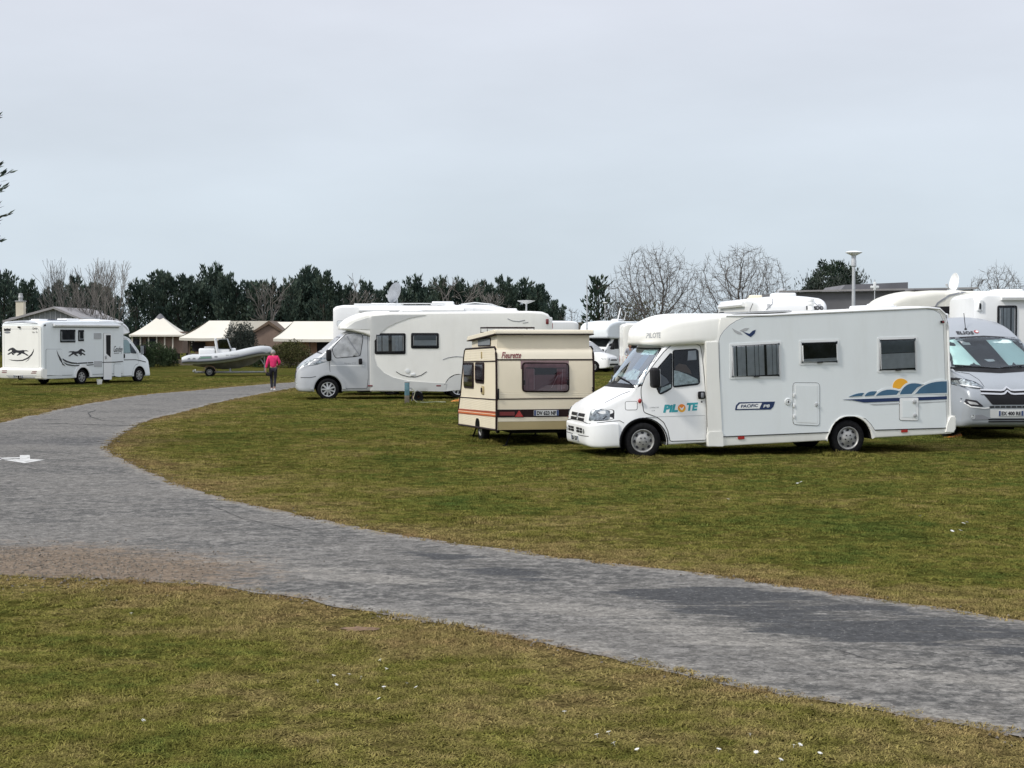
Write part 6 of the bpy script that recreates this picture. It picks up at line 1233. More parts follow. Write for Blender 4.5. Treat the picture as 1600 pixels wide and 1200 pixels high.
def build_grass():
    rng = np.random.default_rng(4)
    m = bpy.data.materials.new('grass_blades'); m.use_nodes = True; t = m.node_tree; b = t.nodes['Principled BSDF']; b.inputs['Roughness'].default_value = .8; b.inputs['Specular IOR Level'].default_value = .0
    col, g = grass_nodes(t, attr(t, 'dry', 'INSTANCER'))
    oi = attr(t, 'shade', 'INSTANCER'); r = N(t, 'ShaderNodeMapRange'); r.inputs[3].default_value = .55; r.inputs[4].default_value = 2.0; L(t, oi, r.inputs[0])
    v = N(t, 'ShaderNodeVectorMath', operation='SCALE'); L(t, col, v.inputs[0]); L(t, r.outputs[0], v.inputs['Scale']); L(t, v.outputs[0], b.inputs['Base Color'])
    vs, fs = [], []
    for k in range(16):
        a, rr_ = rng.uniform(0, 6.28), rng.uniform(0, .06); x, y = rr_ * math.cos(a), rr_ * math.sin(a); d = rng.uniform(0, 6.28); ln = rng.uniform(.018, .045); lean = rng.uniform(.7, 1.5); w = rng.uniform(.0016, .0032)
        px, py = -math.sin(d) * w, math.cos(d) * w; i = len(vs)
        mx_, my_ = x + math.cos(d) * ln * lean * .4, y + math.sin(d) * ln * lean * .4
        vs += [(x - px, y - py, 0), (x + px, y + py, 0), (mx_ + px * .8, my_ + py * .8, ln * .36), (mx_ - px * .8, my_ - py * .8, ln * .36), (x + math.cos(d) * ln * lean, y + math.sin(d) * ln * lean, ln * max(.62 - lean * .30, .10))]
        fs += [(i, i + 1, i + 2, i + 3), (i + 3, i + 2, i + 4)]
    tm = bpy.data.meshes.new('grass_tuft'); tm.from_pydata(vs, [], fs); tm.materials.append(m); tuft = bpy.data.objects.new('grass_tuft', tm)
    pts = []
    for y0, y1, dens in ((6.9, 11, 900), (11, 16, 620), (16, 24, 330), (24, 36, 150), (36, 56, 55), (56, 85, 14)):
        xa, xb = -.335 * y1 - .6, .335 * y1 + .6; n = int((xb - xa) * (y1 - y0) * dens); P = np.stack([rng.uniform(xa, xb, n), rng.uniform(y0, y1, n)], 1); P = P[np.abs(P[:, 0]) < .335 * P[:, 1] + .6]
        k = inside_np(P); pts.append(P[~k])
        Q = P[k]; dq = edge_dist(Q); pts.append(Q[(dq < .10) & (rng.uniform(0, 1, len(Q)) < .5)])
    P = np.concatenate(pts); d = edge_dist(P)
    cl = np.array([noise.noise(Vector((x * 1.1, y * 1.1, 5))) + .6 * noise.noise(Vector((x * 4, y * 4, 8))) for x, y in P])
    keep = rng.uniform(0, 1, len(P)) < np.clip(.80 + cl * .9, .25, 1) * np.clip(.35 + d / .25, .3, 1); P, d, cl = P[keep], d[keep], cl[keep]
    me = bpy.data.meshes.new('grass'); me.from_pydata([(x, y, 0) for x, y in P], [], [])
    def put(nm, val): a = me.attributes.new(nm, 'FLOAT', 'POINT'); a.data.foreach_set('value', val.astype(np.float32))
    put('dry', np.exp(-d / .9) * .75 + .12 * NEARSIDE(P)); put('shade', rng.uniform(0, 1, len(P))); put('rz', rng.uniform(0, 6.28, len(P))); put('sc', rng.uniform(.6, 1.25, len(P)) * (1 + P[:, 1] / 30)); put('sz', rng.uniform(.6, 1.3, len(P)) * np.clip(.85 + cl * .8, .45, 1.6) * (1 + P[:, 1] / 90))
    hub = np.array([tuple(ground(*q).xy) for q in ((1008, 714), (985, 708), (1323, 712), (1290, 706), (757, 690), (515, 625), (713, 624), (636, 631), (652, 628), (1495, 683), (880, 690), (795, 689))]); near_ = np.min(np.linalg.norm(P[:, None, :] - hub[None], axis=2), axis=1) < .42; me.attributes['sz'].data.foreach_set('value', (rng.uniform(.6, 1.3, len(P)) * np.clip(.85 + cl * .8, .45, 1.6) * (1 + P[:, 1] / 90) * np.where(near_, 2.6, 1)).astype(np.float32))
    o = bpy.data.objects.new('grass', me); C.objects.link(o); tag(o, 'short olive green grass of the camping lawn', 'grass', kind='stuff')
    ng = bpy.data.node_groups.new('grass', 'GeometryNodeTree'); ng.interface.new_socket('Geometry', in_out='INPUT', socket_type='NodeSocketGeometry'); ng.interface.new_socket('Geometry', in_out='OUTPUT', socket_type='NodeSocketGeometry')
    gi, go = ng.nodes.new('NodeGroupInput'), ng.nodes.new('NodeGroupOutput'); mp = ng.nodes.new('GeometryNodeMeshToPoints'); ip = ng.nodes.new('GeometryNodeInstanceOnPoints'); ob = ng.nodes.new('GeometryNodeObjectInfo'); ob.inputs['Object'].default_value = tuft
    def na(n_): a = ng.nodes.new('GeometryNodeInputNamedAttribute'); a.data_type = 'FLOAT'; a.inputs[0].default_value = n_; return a.outputs[0]
    cx = ng.nodes.new('ShaderNodeCombineXYZ'); ng.links.new(na('rz'), cx.inputs[2]); er = ng.nodes.new('FunctionNodeEulerToRotation'); ng.links.new(cx.outputs[0], er.inputs[0])
    ng.links.new(gi.outputs[0], mp.inputs[0]); ng.links.new(mp.outputs[0], ip.inputs['Points']); ng.links.new(ob.outputs['Geometry'], ip.inputs['Instance']); ng.links.new(er.outputs[0], ip.inputs['Rotation']); c2 = ng.nodes.new('ShaderNodeCombineXYZ'); ng.links.new(na('sc'), c2.inputs[0]); ng.links.new(na('sc'), c2.inputs[1]); ng.links.new(na('sz'), c2.inputs[2]); ng.links.new(c2.outputs[0], ip.inputs['Scale']); ng.links.new(ip.outputs[0], go.inputs[0])
    md = o.modifiers.new('grass', 'NODES'); md.node_group = ng
    # daisies
    b = NB()
    for k in range(9):
        a = 2 * math.pi * k / 9; b.faces.new([b.verts.new(v) for v in ((0, 0, .045), (.013 * math.cos(a - .25), .013 * math.sin(a - .25), .048), (.017 * math.cos(a), .017 * math.sin(a), .047), (.013 * math.cos(a + .25), .013 * math.sin(a + .25), .048))])
    tube(b, [(0, 0, 0), (0, 0, .046)], .0015, 4)
    ball(b, (0, 0, .049), (.005, .005, .003), 6, 4)
    for v in b.verts: v.co.z *= .45
    dm = mat('daisy_white', (.85, .85, .82), .7); dz = obj('daisy', b, dm, None, 0); tag(dz, 'tiny white daisy growing in the lawn', 'daisy', 'white daisies in the grass')
    spots = [(520, 1060), (524, 1074), (596, 1035), (602, 1049), (545, 1058), (563, 1062), (600, 1078), (635, 1072), (652, 1078), (594, 1096), (497, 1068), (222, 1130), (205, 962), (952, 1149), (961, 1166), (997, 1176), (934, 1153), (1122, 1176), (1182, 1180), (1218, 1192), (1240, 1170), (1248, 1168), (1280, 1182), (1172, 1152), (882, 1117), (1252, 755), (1246, 757), (1138, 782), (1438, 808), (1505, 820), (1510, 818), (1487, 832), (1500, 831)]
    for i, (px, row) in enumerate(spots):
        o = dz if i == 0 else dz.copy()
        if i: C.objects.link(o)
        o.location = ground(px, row); s = .85 if row > 900 else 1.5; o.scale = (s, s, 1); o.rotation_euler = (rng.uniform(-.5, .1), rng.uniform(-.4, .4), rng.uniform(0, 6))
# ================================================================ plants
def pymesh(name, vs, fs, m, parent=None, sm=False):
    me = bpy.data.meshes.new(name); me.from_pydata(vs, [], fs); me.materials.append(m)
    if sm: me.polygons.foreach_set('use_smooth', [True] * len(me.polygons))
    o = bpy.data.objects.new(name, me); C.objects.link(o); o.parent = parent; return o
def kite(vs, fs, p, d, ln, w, up):
    s = d.cross(up); s = s.normalized() if s.length > 1e-4 else Vector((1, 0, 0)); i = len(vs)
    vs += [p, p + d * ln * .45 + s * w, p + d * ln, p + d * ln * .45 - s * w]; fs += [(i, i + 1, i + 2), (i, i + 2, i + 3)]
def conifer(seed, h=8.5, r=2.6, plumes=46, dens=62, style='cypress', m=None, label=None, trunk_show=.05):
    random.seed(seed); t = empty('conifer_tree'); vs, fs = [], []; tb = NB()
    tube(tb, [(0, 0, 0), (.1, 0, h * .3), (.05, .1, h * .6), (0, 0, h * .88)], [h * .028, h * .022, h * .014, h * .004], 7)
    lean = random.uniform(-.1, .25)
    for k in range(plumes):
        f = (k + random.random()) / plumes; hb = h * (trunk_show + .78 * f); az = random.uniform(0, 6.28)
        env = (1 - f) ** .55 if style == 'cypress' else math.sqrt(max(1 - (2 * f - .75) ** 2 * .75, .05))
        ln = r * (.35 + .85 * env) * random.uniform(.65, 1.25) + .4
        rise = (.35 + .9 * f) if style == 'cypress' else (.15 + .75 * f)
        d0 = Vector((math.cos(az) + lean * .4, math.sin(az), rise * random.uniform(.6, 1.3))).normalized(); p = Vector((0, 0, hb)); pts = [p.copy()]
        for s in range(6): d0 = (d0 + Vector((random.uniform(-.1, .1), random.uniform(-.1, .1), .13 if style == 'cypress' else .05))).normalized(); p = p + d0 * ln / 6; pts.append(p.copy())
        tube(tb, pts[:5], [.05, .04, .03, .02, .012], 4, cap=False)
        for q in range(dens):
            u = random.random() ** .8; i = min(int(u * 6), 5); c = pts[i].lerp(pts[i + 1], u * 6 - i); ax = (pts[i + 1] - pts[i]).normalized()
            rad = (1 - u) ** .85 * .62 + .05; off = Vector((random.gauss(0, 1), random.gauss(0, 1), random.gauss(0, .7))) * rad * .55
            dd = (ax * 1.1 + off.normalized() * .8 + Vector((0, 0, .35))).normalized()
            kite(vs, fs, c + off, dd, random.uniform(.25, .62) * (1 if style == 'cypress' else .8), random.uniform(.05, .12) * (1 if style == 'cypress' else 1.5), Vector((random.gauss(0, 1), random.gauss(0, 1), random.gauss(0, 1))))
    obj('trunk', tb, M['barkd'], t, 60); pymesh('crown', vs, fs, m or M['cypress'], t); return t
def bare_tree(seed, h=7, spread=1.0, stems=1, depth=6, m=None, minr=.013, up=.1, r0=.16, split=(2, 3), trunk=.22):
    random.seed(seed); t = empty('bare_tree'); tb, cb = NB(), NB()
    def go(p, d, ln, r, k):
        n = 4 if k > 2 else 3; pts = [p.copy()]; q = p.copy(); dd = d.copy()
        for s in range(n): dd = (dd + Vector((random.gauss(0, .13), random.gauss(0, .13), random.gauss(0, .10) + up))).normalized(); q = q + dd * ln / n; pts.append(q.copy())
        rr_ = [max(r * (1 - .35 * s / n), minr) for s in range(n + 1)]
        tube(tb if k >= depth - 1 else cb, pts, rr_, 6 if k >= depth - 1 else (4 if k > depth - 3 else 3), cap=False)
        if k <= 0: return
        for c in range(random.choice(split)):
            a = random.uniform(0, 6.28); x, y = frame_of(dd); sp = random.uniform(.35, .85) * spread; nd = (dd + (x * math.cos(a) + y * math.sin(a)) * sp).normalized()
            go(pts[-1] if c < 2 else pts[-2], nd, ln * random.uniform(.66, .86), r * .62, k - 1)
        if k < depth and random.random() < .75:
            x, y = frame_of(dd); a = random.uniform(0, 6.28); go(pts[n // 2], (dd * .6 + (x * math.cos(a) + y * math.sin(a)) * .8).normalized(), ln * .6, r * .45, k - 2 if k > 1 else 0)
    for s in range(stems):
        a = random.uniform(0, 6.28); go(Vector((.25 * s * math.cos(a), .25 * s * math.sin(a), 0)), Vector((.35 * math.cos(a) * (stems > 1), .35 * math.sin(a) * (stems > 1), 1)).normalized(), h * trunk, r0 / (stems ** .5), depth)
    obj('trunk', tb, m or M['bark'], t, 60); obj('crown', cb, m or M['bark'], t, 0, normals=False); return t
def colony_tree(seed, h, w, trunk_h=.22, n=1500, step=None, low=.16, twig=.5, m=None, rt=.0105, lean=0.0, upb=.0):
    '''bare crown grown towards points spread through a dome (space colonisation)'''
    rng = np.random.default_rng(seed); step = step or h * .024; A = []
    while len(A) < n:
        p = rng.uniform(-1, 1, 3)
        r = np.linalg.norm(p)
        if r > 1 or r < .25: continue
        z = h * (low + (1 - low) * .42) + p[2] * h * (1 - low) * .58
        if z < h * low: continue
        k = 1 + .16 * math.sin(3 * math.atan2(p[1], p[0]) + seed) ; A.append((p[0] * w / 2 * k, p[1] * w / 2 * .8 * k, z))
    A = np.array(A); nodes = [np.zeros(3)]; par = [-1]; z = 0
    while z < h * trunk_h: z += step; nodes.append(np.array([lean * z, 0, z]) + rng.normal(0, .02, 3) * [1, 1, 0]); par.append(len(nodes) - 2)
    alive = np.ones(len(A), bool); near = np.full(len(A), 1e9); nid = np.zeros(len(A), int); new = list(range(len(nodes)))
    for it in range(90):
        for i in new:
            d = np.linalg.norm(A - nodes[i], axis=1); b = d < near; near[b] = d[b]; nid[b] = i
        alive &= near > step * 1.5
        if not alive.any(): break
        new = []; act = alive & (near < h * .75)
        if not act.any(): break
        for i in np.unique(nid[act]):
            v = A[act & (nid == i)] - nodes[i]; v = (v / np.linalg.norm(v, axis=1)[:, None]).sum(0); v /= max(np.linalg.norm(v), 1e-6); v = v + rng.normal(0, .16, 3) + [0, 0, upb]; v /= np.linalg.norm(v)
            nodes.append(nodes[i] + v * step); par.append(i); new.append(len(nodes) - 1)
        if len(nodes) > 15000: break
    nn = len(nodes); ch = [[] for _ in range(nn)]
    for i in range(1, nn): ch[par[i]].append(i)
    R_ = np.zeros(nn)
    for i in range(nn - 1, -1, -1): R_[i] = rt if not ch[i] else (sum(R_[c] ** 2.35 for c in ch[i])) ** (1 / 2.35)
    t = empty('bare_tree'); tb, cb = NB(), NB()
    def run(i0, i):
        pts, rr = [nodes[i0], nodes[i]], [R_[i], R_[i]]
        while len(ch[i]) == 1: i = ch[i][0]; pts.append(nodes[i]); rr.append(R_[i])
        big = rr[0] > .055; tube(tb if big else cb, [Vector(p) for p in pts], [float(x) for x in rr], 6 if big else (4 if rr[0] > .03 else 3), cap=False)
        if not ch[i] or rng.uniform() < .7:
            for _ in range(3):
                d = Vector(pts[-1] - pts[-2]).normalized() + Vector(rng.normal(0, .45, 3)); d.normalize(); p = Vector(pts[-1]); l = twig * rng.uniform(.5, 1.2); tube(cb, [p, p + d * l * .5, p + d * l + Vector((0, 0, l * .12))], [rt * .8, rt * .65, rt * .4], 3, cap=False)
        for c in ch[i]: run(i, c)
    import sys; sys.setrecursionlimit(20000)
    for c in ch[0]: run(0, c)
    obj('trunk', tb, m or M['bark'], t, 60); obj('crown', cb, m or M['bark'], t, 0, normals=False); return t
def dome_pine(seed, h, w, label, loc):
    random.seed(seed); t = empty('pine_tree', loc, (0, 0, 0), label, 'tree'); tb = NB(); vs, fs = [], []; tube(tb, [(0, 0, 0), (.1, 0, h * .4), (0, 0, h * .85)], [.2, .15, .06], 8)
    for k in range(230):
        a, u = random.uniform(0, 6.28), random.random(); el = math.acos(1 - u * 1.25); q = random.uniform(.72, 1.0) if k % 3 else random.uniform(.3, .7); rr = 1 + .12 * math.sin(3 * a + 1) + .08 * math.sin(7 * a)
        c = Vector((math.cos(a) * math.sin(el) * w / 2 * q * rr, math.sin(a) * math.sin(el) * w / 2 * q * rr, h * .48 + math.cos(el) * h * .47 * q))
        if k % 4 == 0: tube(tb, [(0, 0, max(c.z * .6, .8)), tuple(c * .6 + Vector((0, 0, c.z * .2))), tuple(c)], [.05, .03, .015], 4, cap=False)
        for j in range(85):
            d = Vector((random.gauss(0, 1), random.gauss(0, 1), random.gauss(0, .8))).normalized(); kite(vs, fs, c + d * random.uniform(.05, .30), (d + Vector((0, 0, .5))).normalized(), random.uniform(.12, .26), random.uniform(.03, .06), Vector((random.gauss(0, 1), random.gauss(0, 1), random.gauss(0, 1))))
    obj('trunk', tb, M['barkd'], t, 60); pymesh('crown', vs, fs, M['pine'], t)
def bush(seed, rx, rz, m, n=4200, ls=.085, name='shrub', spiky=0.0):
    random.seed(seed); t = empty(name); vs, fs = [], []; sb = NB()
    for k in range(9):
        a = random.uniform(0, 6.28); tube(sb, [(0, 0, 0), (rx * .3 * math.cos(a), rx * .3 * math.sin(a), rz * .7), (rx * .6 * math.cos(a), rx * .6 * math.sin(a), rz * 1.5)], [.03, .02, .008], 4, cap=False)
    lob = [(Vector((q * math.cos(a), q * math.sin(a), zz * rz)), random.uniform(.38, .55)) for zz, a in [(.3 + 1.1 * i / 13, i * 2.4) for i in range(14)] for q in [rx * .55 * math.sqrt(max(1 - ((zz - .5) / 1.1) ** 2, .02))]]
    for k in range(n):
        c, s = random.choice(lob); d = Vector((random.gauss(0, 1), random.gauss(0, 1), random.gauss(0, 1))).normalized(); p = c + Vector((d.x * rx * s, d.y * rx * s, d.z * rz * s)) * random.uniform(.6, 1.08)
        if p.z < .03: p.z = random.uniform(.03, .3)
        kite(vs, fs, p, (d + Vector((0, 0, .5 + spiky)) + Vector((random.gauss(0, .5), random.gauss(0, .5), random.gauss(0, .4)))).normalized(), ls * random.uniform(.8, 1.8) * (1 + spiky), ls * random.uniform(.25, .45), Vector((random.gauss(0, 1), random.gauss(0, 1), random.gauss(0, 1))))
    obj('stem', sb, M['barkd'], t, 60); pymesh('foliage', vs, fs, m, t); return t
def place(o, loc, s=1, rz=0, label=None, cat='tree', group=None, sz=None):
    o.location = loc; o.scale = (s, s, s * (sz or 1)); o.rotation_euler = (0, 0, rz); return tag(o, label, cat, group)
def build_plants():
    protos = [conifer(11), conifer(12, r=2.3, plumes=42), conifer(13, r=3.0, plumes=50), conifer(14, h=8.5, r=2.1, plumes=40), conifer(15, r=2.7)]
    used = [False] * 5; random.seed(77)
    # (px, row of the top, distance)
    left = [(8, 430, 128), (25, 434, 131), (43, 438, 127), (66, 444, 130), (86, 443, 128), (104, 436, 126), (120, 430, 125), (142, 437, 126), (160, 446, 129), (176, 460, 128), (-14, 432, 129)]
    mid = [(214, 440, 150), (243, 418, 152), (256, 421, 148), (278, 424, 150), (293, 427, 153), (312, 430, 149), (328, 418, 150), (344, 430, 154), (355, 425, 150), (370, 428, 148), (390, 437, 152), (404, 429, 150), (421, 438, 149), (438, 437, 153), (455, 436, 150), (468, 425, 148), (480, 415, 150), (494, 417, 151), (507, 423, 149), (520, 436, 152)]
    rgt = [(540, 446, 160), (556, 441, 162), (573, 437, 158), (592, 441, 161), (611, 438, 163), (630, 443, 159), (648, 436, 160), (668, 440, 162), (688, 438, 158), (706, 443, 161), (724, 437, 160), (742, 441, 162), (760, 439, 159), (776, 443, 161), (792, 437, 160), (808, 438, 158), (824, 441, 161), (838, 440, 159), (850, 452, 160), (862, 466, 158), (873, 482, 157)]
    for lst, grp, lab in ((left, 'cypresses behind the grey-roofed house', 'dark green cypress in the row behind the grey gabled house at the left'), (mid, 'cypresses behind the tents', 'dark green cypress in the dense row behind the cream tents'), (rgt, 'cypresses behind the motorhomes', 'dark green cypress in the row rising behind the silver nosed motorhome')):
        for q_i, (px, row, D) in enumerate(lst):
            if q_i % 2: row += random.uniform(4, 12)
            i = random.randrange(5); o = protos[i] if not used[i] else copy_tree(protos[i]); used[i] = True; D += random.uniform(-3, 3)
            top = zrow(row, D) + .35; s = top / 8.9; place(o, atd(px, D), s, random.uniform(0, 6.28), lab, 'tree', grp); nr_ = 1.0 if q_i % 2 else random.uniform(.68, .88); o.scale = (s * nr_, s * nr_, s)
    D = 98; dome_pine(31, zrow(396, D), 104 * D / FPX, 'rounded dark pine beside the tall lamp post on the right', atd(1299, D))
    D = 118; o = conifer(33, h=6.2, r=1.35, plumes=34, dens=20, m=M['pine'], trunk_show=.25); place(o, atd(935, D), (zrow(447, D) + .1) / 6.6, .4, 'small dark pine standing alone between the thin masts and the bare trees'); o.name = 'pine_tree'
    # tree outside the left edge whose branch tips reach in
    random.seed(3); t = empty('conifer_tree', (-13.2, 30.2, 0)); tag(t, 'dark conifer just outside the left edge, only its pointed branch tips showing against the sky', 'tree'); tb = NB(); vs, fs = [], []
    tube(tb, [(0, 0, 0), (.05, 0, 4), (0, 0, 8.6)], [.22, .14, .03], 9)
    tips = [(8, 181, 30.2), (5, 258, 30.0), (24, 268, 30.2), (18, 290, 30.4), (20, 333, 30.2), (2, 322, 30.1), (3, 350, 30), (10, 372, 30.2)]
    br = []
    for px, row, D in tips: e = atd(px, D, zrow(row, D)) - Vector((-13.2, 30.2, 0)); br.append(e)
    for k in range(60): a = random.uniform(0, 6.28); z = random.uniform(1.2, 8.4); ln = 2.9 * (1 - (z / 9.2) ** 1.6) + .3; br.append(Vector((ln * math.cos(a), ln * math.sin(a), z + .4)))
    for e in br:
        b0 = Vector((0, 0, max(e.z - .9, .8))); pts = [b0.lerp(e, u / 6) - Vector((0, 0, .25 * math.sin(math.pi * u / 6))) for u in range(7)]; tube(tb, pts, [.04, .035, .03, .022, .016, .01, .004], 4, cap=False)
        for q in range(110):
            u = random.uniform(.2, .985); i = min(int(u * 6), 5); c = pts[i].lerp(pts[i + 1], u * 6 - i); ax = (pts[i + 1] - pts[i]).normalized(); rad = (1 - u) * .22 + .012
            off = Vector((random.gauss(0, 1), random.gauss(0, 1), random.gauss(0, .6))) * rad; kite(vs, fs, c + off, (ax * 1.3 + off.normalized() * .5 + Vector((0, 0, .15))).normalized(), random.uniform(.08, .2), random.uniform(.012, .03), Vector((random.gauss(0, 1), random.gauss(0, 1), random.gauss(0, 1))))
    obj('trunk', tb, M['barkd'], t, 60); pymesh('crown', vs, fs, M['cypress'], t)
    # bare deciduous trees
    for (sd, px, row, D, wpx, lab, kw) in ((41, 1026, 384, 108, 158, 'big spreading bare tree, left one of the two behind the near motorhome', dict(n=3600, lean=-.03)), (42, 1160, 384, 110, 160, 'big spreading bare tree, right one of the two behind the near motorhome', dict(n=3800, trunk_h=.14)),
        (43, 1560, 414, 112, 105, 'bare tree at the right edge beyond the cream motorhome', dict(n=1900)), (44, 895, 482, 125, 60, 'small bare tree beside the end of the cypress row', dict(n=500, twig=.25))):
        h_ = zrow(row, D); place(colony_tree(sd, h_, wpx * D / FPX, **kw), atd(px, D), 1, 0, lab)
    for (sd, px, row, D, sp, rz, lab, kw) in (
        (45, 425, 433, 142, .8, 1, 'bare pale tree in front of the dark cypresses behind the tents', dict(h=7, depth=5, m=M['twig'])),
        (46, 545, 425, 150, .8, 3, 'bare tree poking out above the cypresses, left of the satellite dish', dict(h=7, depth=5, m=M['twig'])),
        (47, 690, 432, 152, .9, 5, 'bare tree mixed into the cypress row right of the satellite dish', dict(h=7, depth=5, m=M['twig'])),
        (48, 740, 436, 150, .9, 5, 'greyish bare tree in front of the cypresses above the near end of the silver motorhome', dict(h=7, depth=5, m=M['twig'])),
        (49, 1415, 436, 140, 1, 5, None, None)):
        if lab is None: continue
        o = bare_tree(sd, spread=sp, **kw); zs = max(max((v.co.z for v in c.data.vertices)) for c in o.children); place(o, atd(px, D), zrow(row, D) / zs, rz, lab); q_ = 1.0 if sd > 42 else 170 * D / FPX / 2 * 1.25 / max(max(abs(v.co.x) for v in c.data.vertices) for c in o.children) / o.scale[0]; o.scale = (o.scale[0] * q_, o.scale[1] * q_, o.scale[2])
    for (sd, px, row, lab) in ((51, 128, 403, 'tall bare twiggy tree in front of the cypresses, left of its taller neighbour'), (52, 176, 402, 'tall pale bare tree with upright twigs at the right end of the left cypress row'), (54, 152, 420, 'bare twiggy tree in the middle of the clump above the horse motorhome')):
        o = bare_tree(sd, h=7, spread=.42, stems=3, depth=5, up=.13, r0=.12, m=M['twig'], minr=.009, split=(2, 2, 3), trunk=.3); zs = max(max((v.co.z for v in c.data.vertices)) for c in o.children); D = 104; s = zrow(row, D) / zs; place(o, atd(px, D), s, sd, lab)
    # shrubs
    for (sd, px, D, rx, rz, m, lab, kw) in ((61, 240, 112, 1.3, .95, 'shrub', 'dark green hedge shrub in front of the pyramid tent', {}), (62, 222, 110, .9, .8, 'shrub', 'low dark shrub beside the cab of the horse motorhome', {}), (63, 376, 112, 1.25, 1.7, 'shrubg', 'tall dark shrub in front of the tent roof, behind the boat', dict(n=9000)),
            (64, 452, 108, 1.7, 1.0, 'olive', 'rounded olive green shrub behind the walker in pink', dict(n=7000)), (65, 412, 110, 1.2, .8, 'shrub', 'dark low shrub behind the bow of the boat', {}), (66, 345, 116, 1.3, .6, 'shrub', 'low dark hedge shrub behind the boat console', {}),
            (67, 1010, 120, 3.2, 1.4, 'olive', 'brownish bush beyond the motorhome roofs, left of the big bare trees', {}), (68, 975, 124, 2.6, 1.5, 'shrubg', 'grey green bush below the lone pine', {}), (69, 262, 114, .8, .7, 'shrub', 'small shrub at the foot of the pyramid tent', {}), (70, 1275, 95, 2.2, 1.7, 'shrubg', 'greyish bush below the rounded pine on the right', {}), (71, 1330, 93, 1.6, 1.7, 'shrubg', 'greyish bush behind the tall lamp post', {})):
        o = bush(sd, rx, rz, M[m], **kw); zz = 2.2 if sd in (67, 68, 70, 71) else 0; place(o, atd(px, D, 0), 1, sd, lab, 'shrub')
        if zz: o.scale = (1, 1, 2.0)
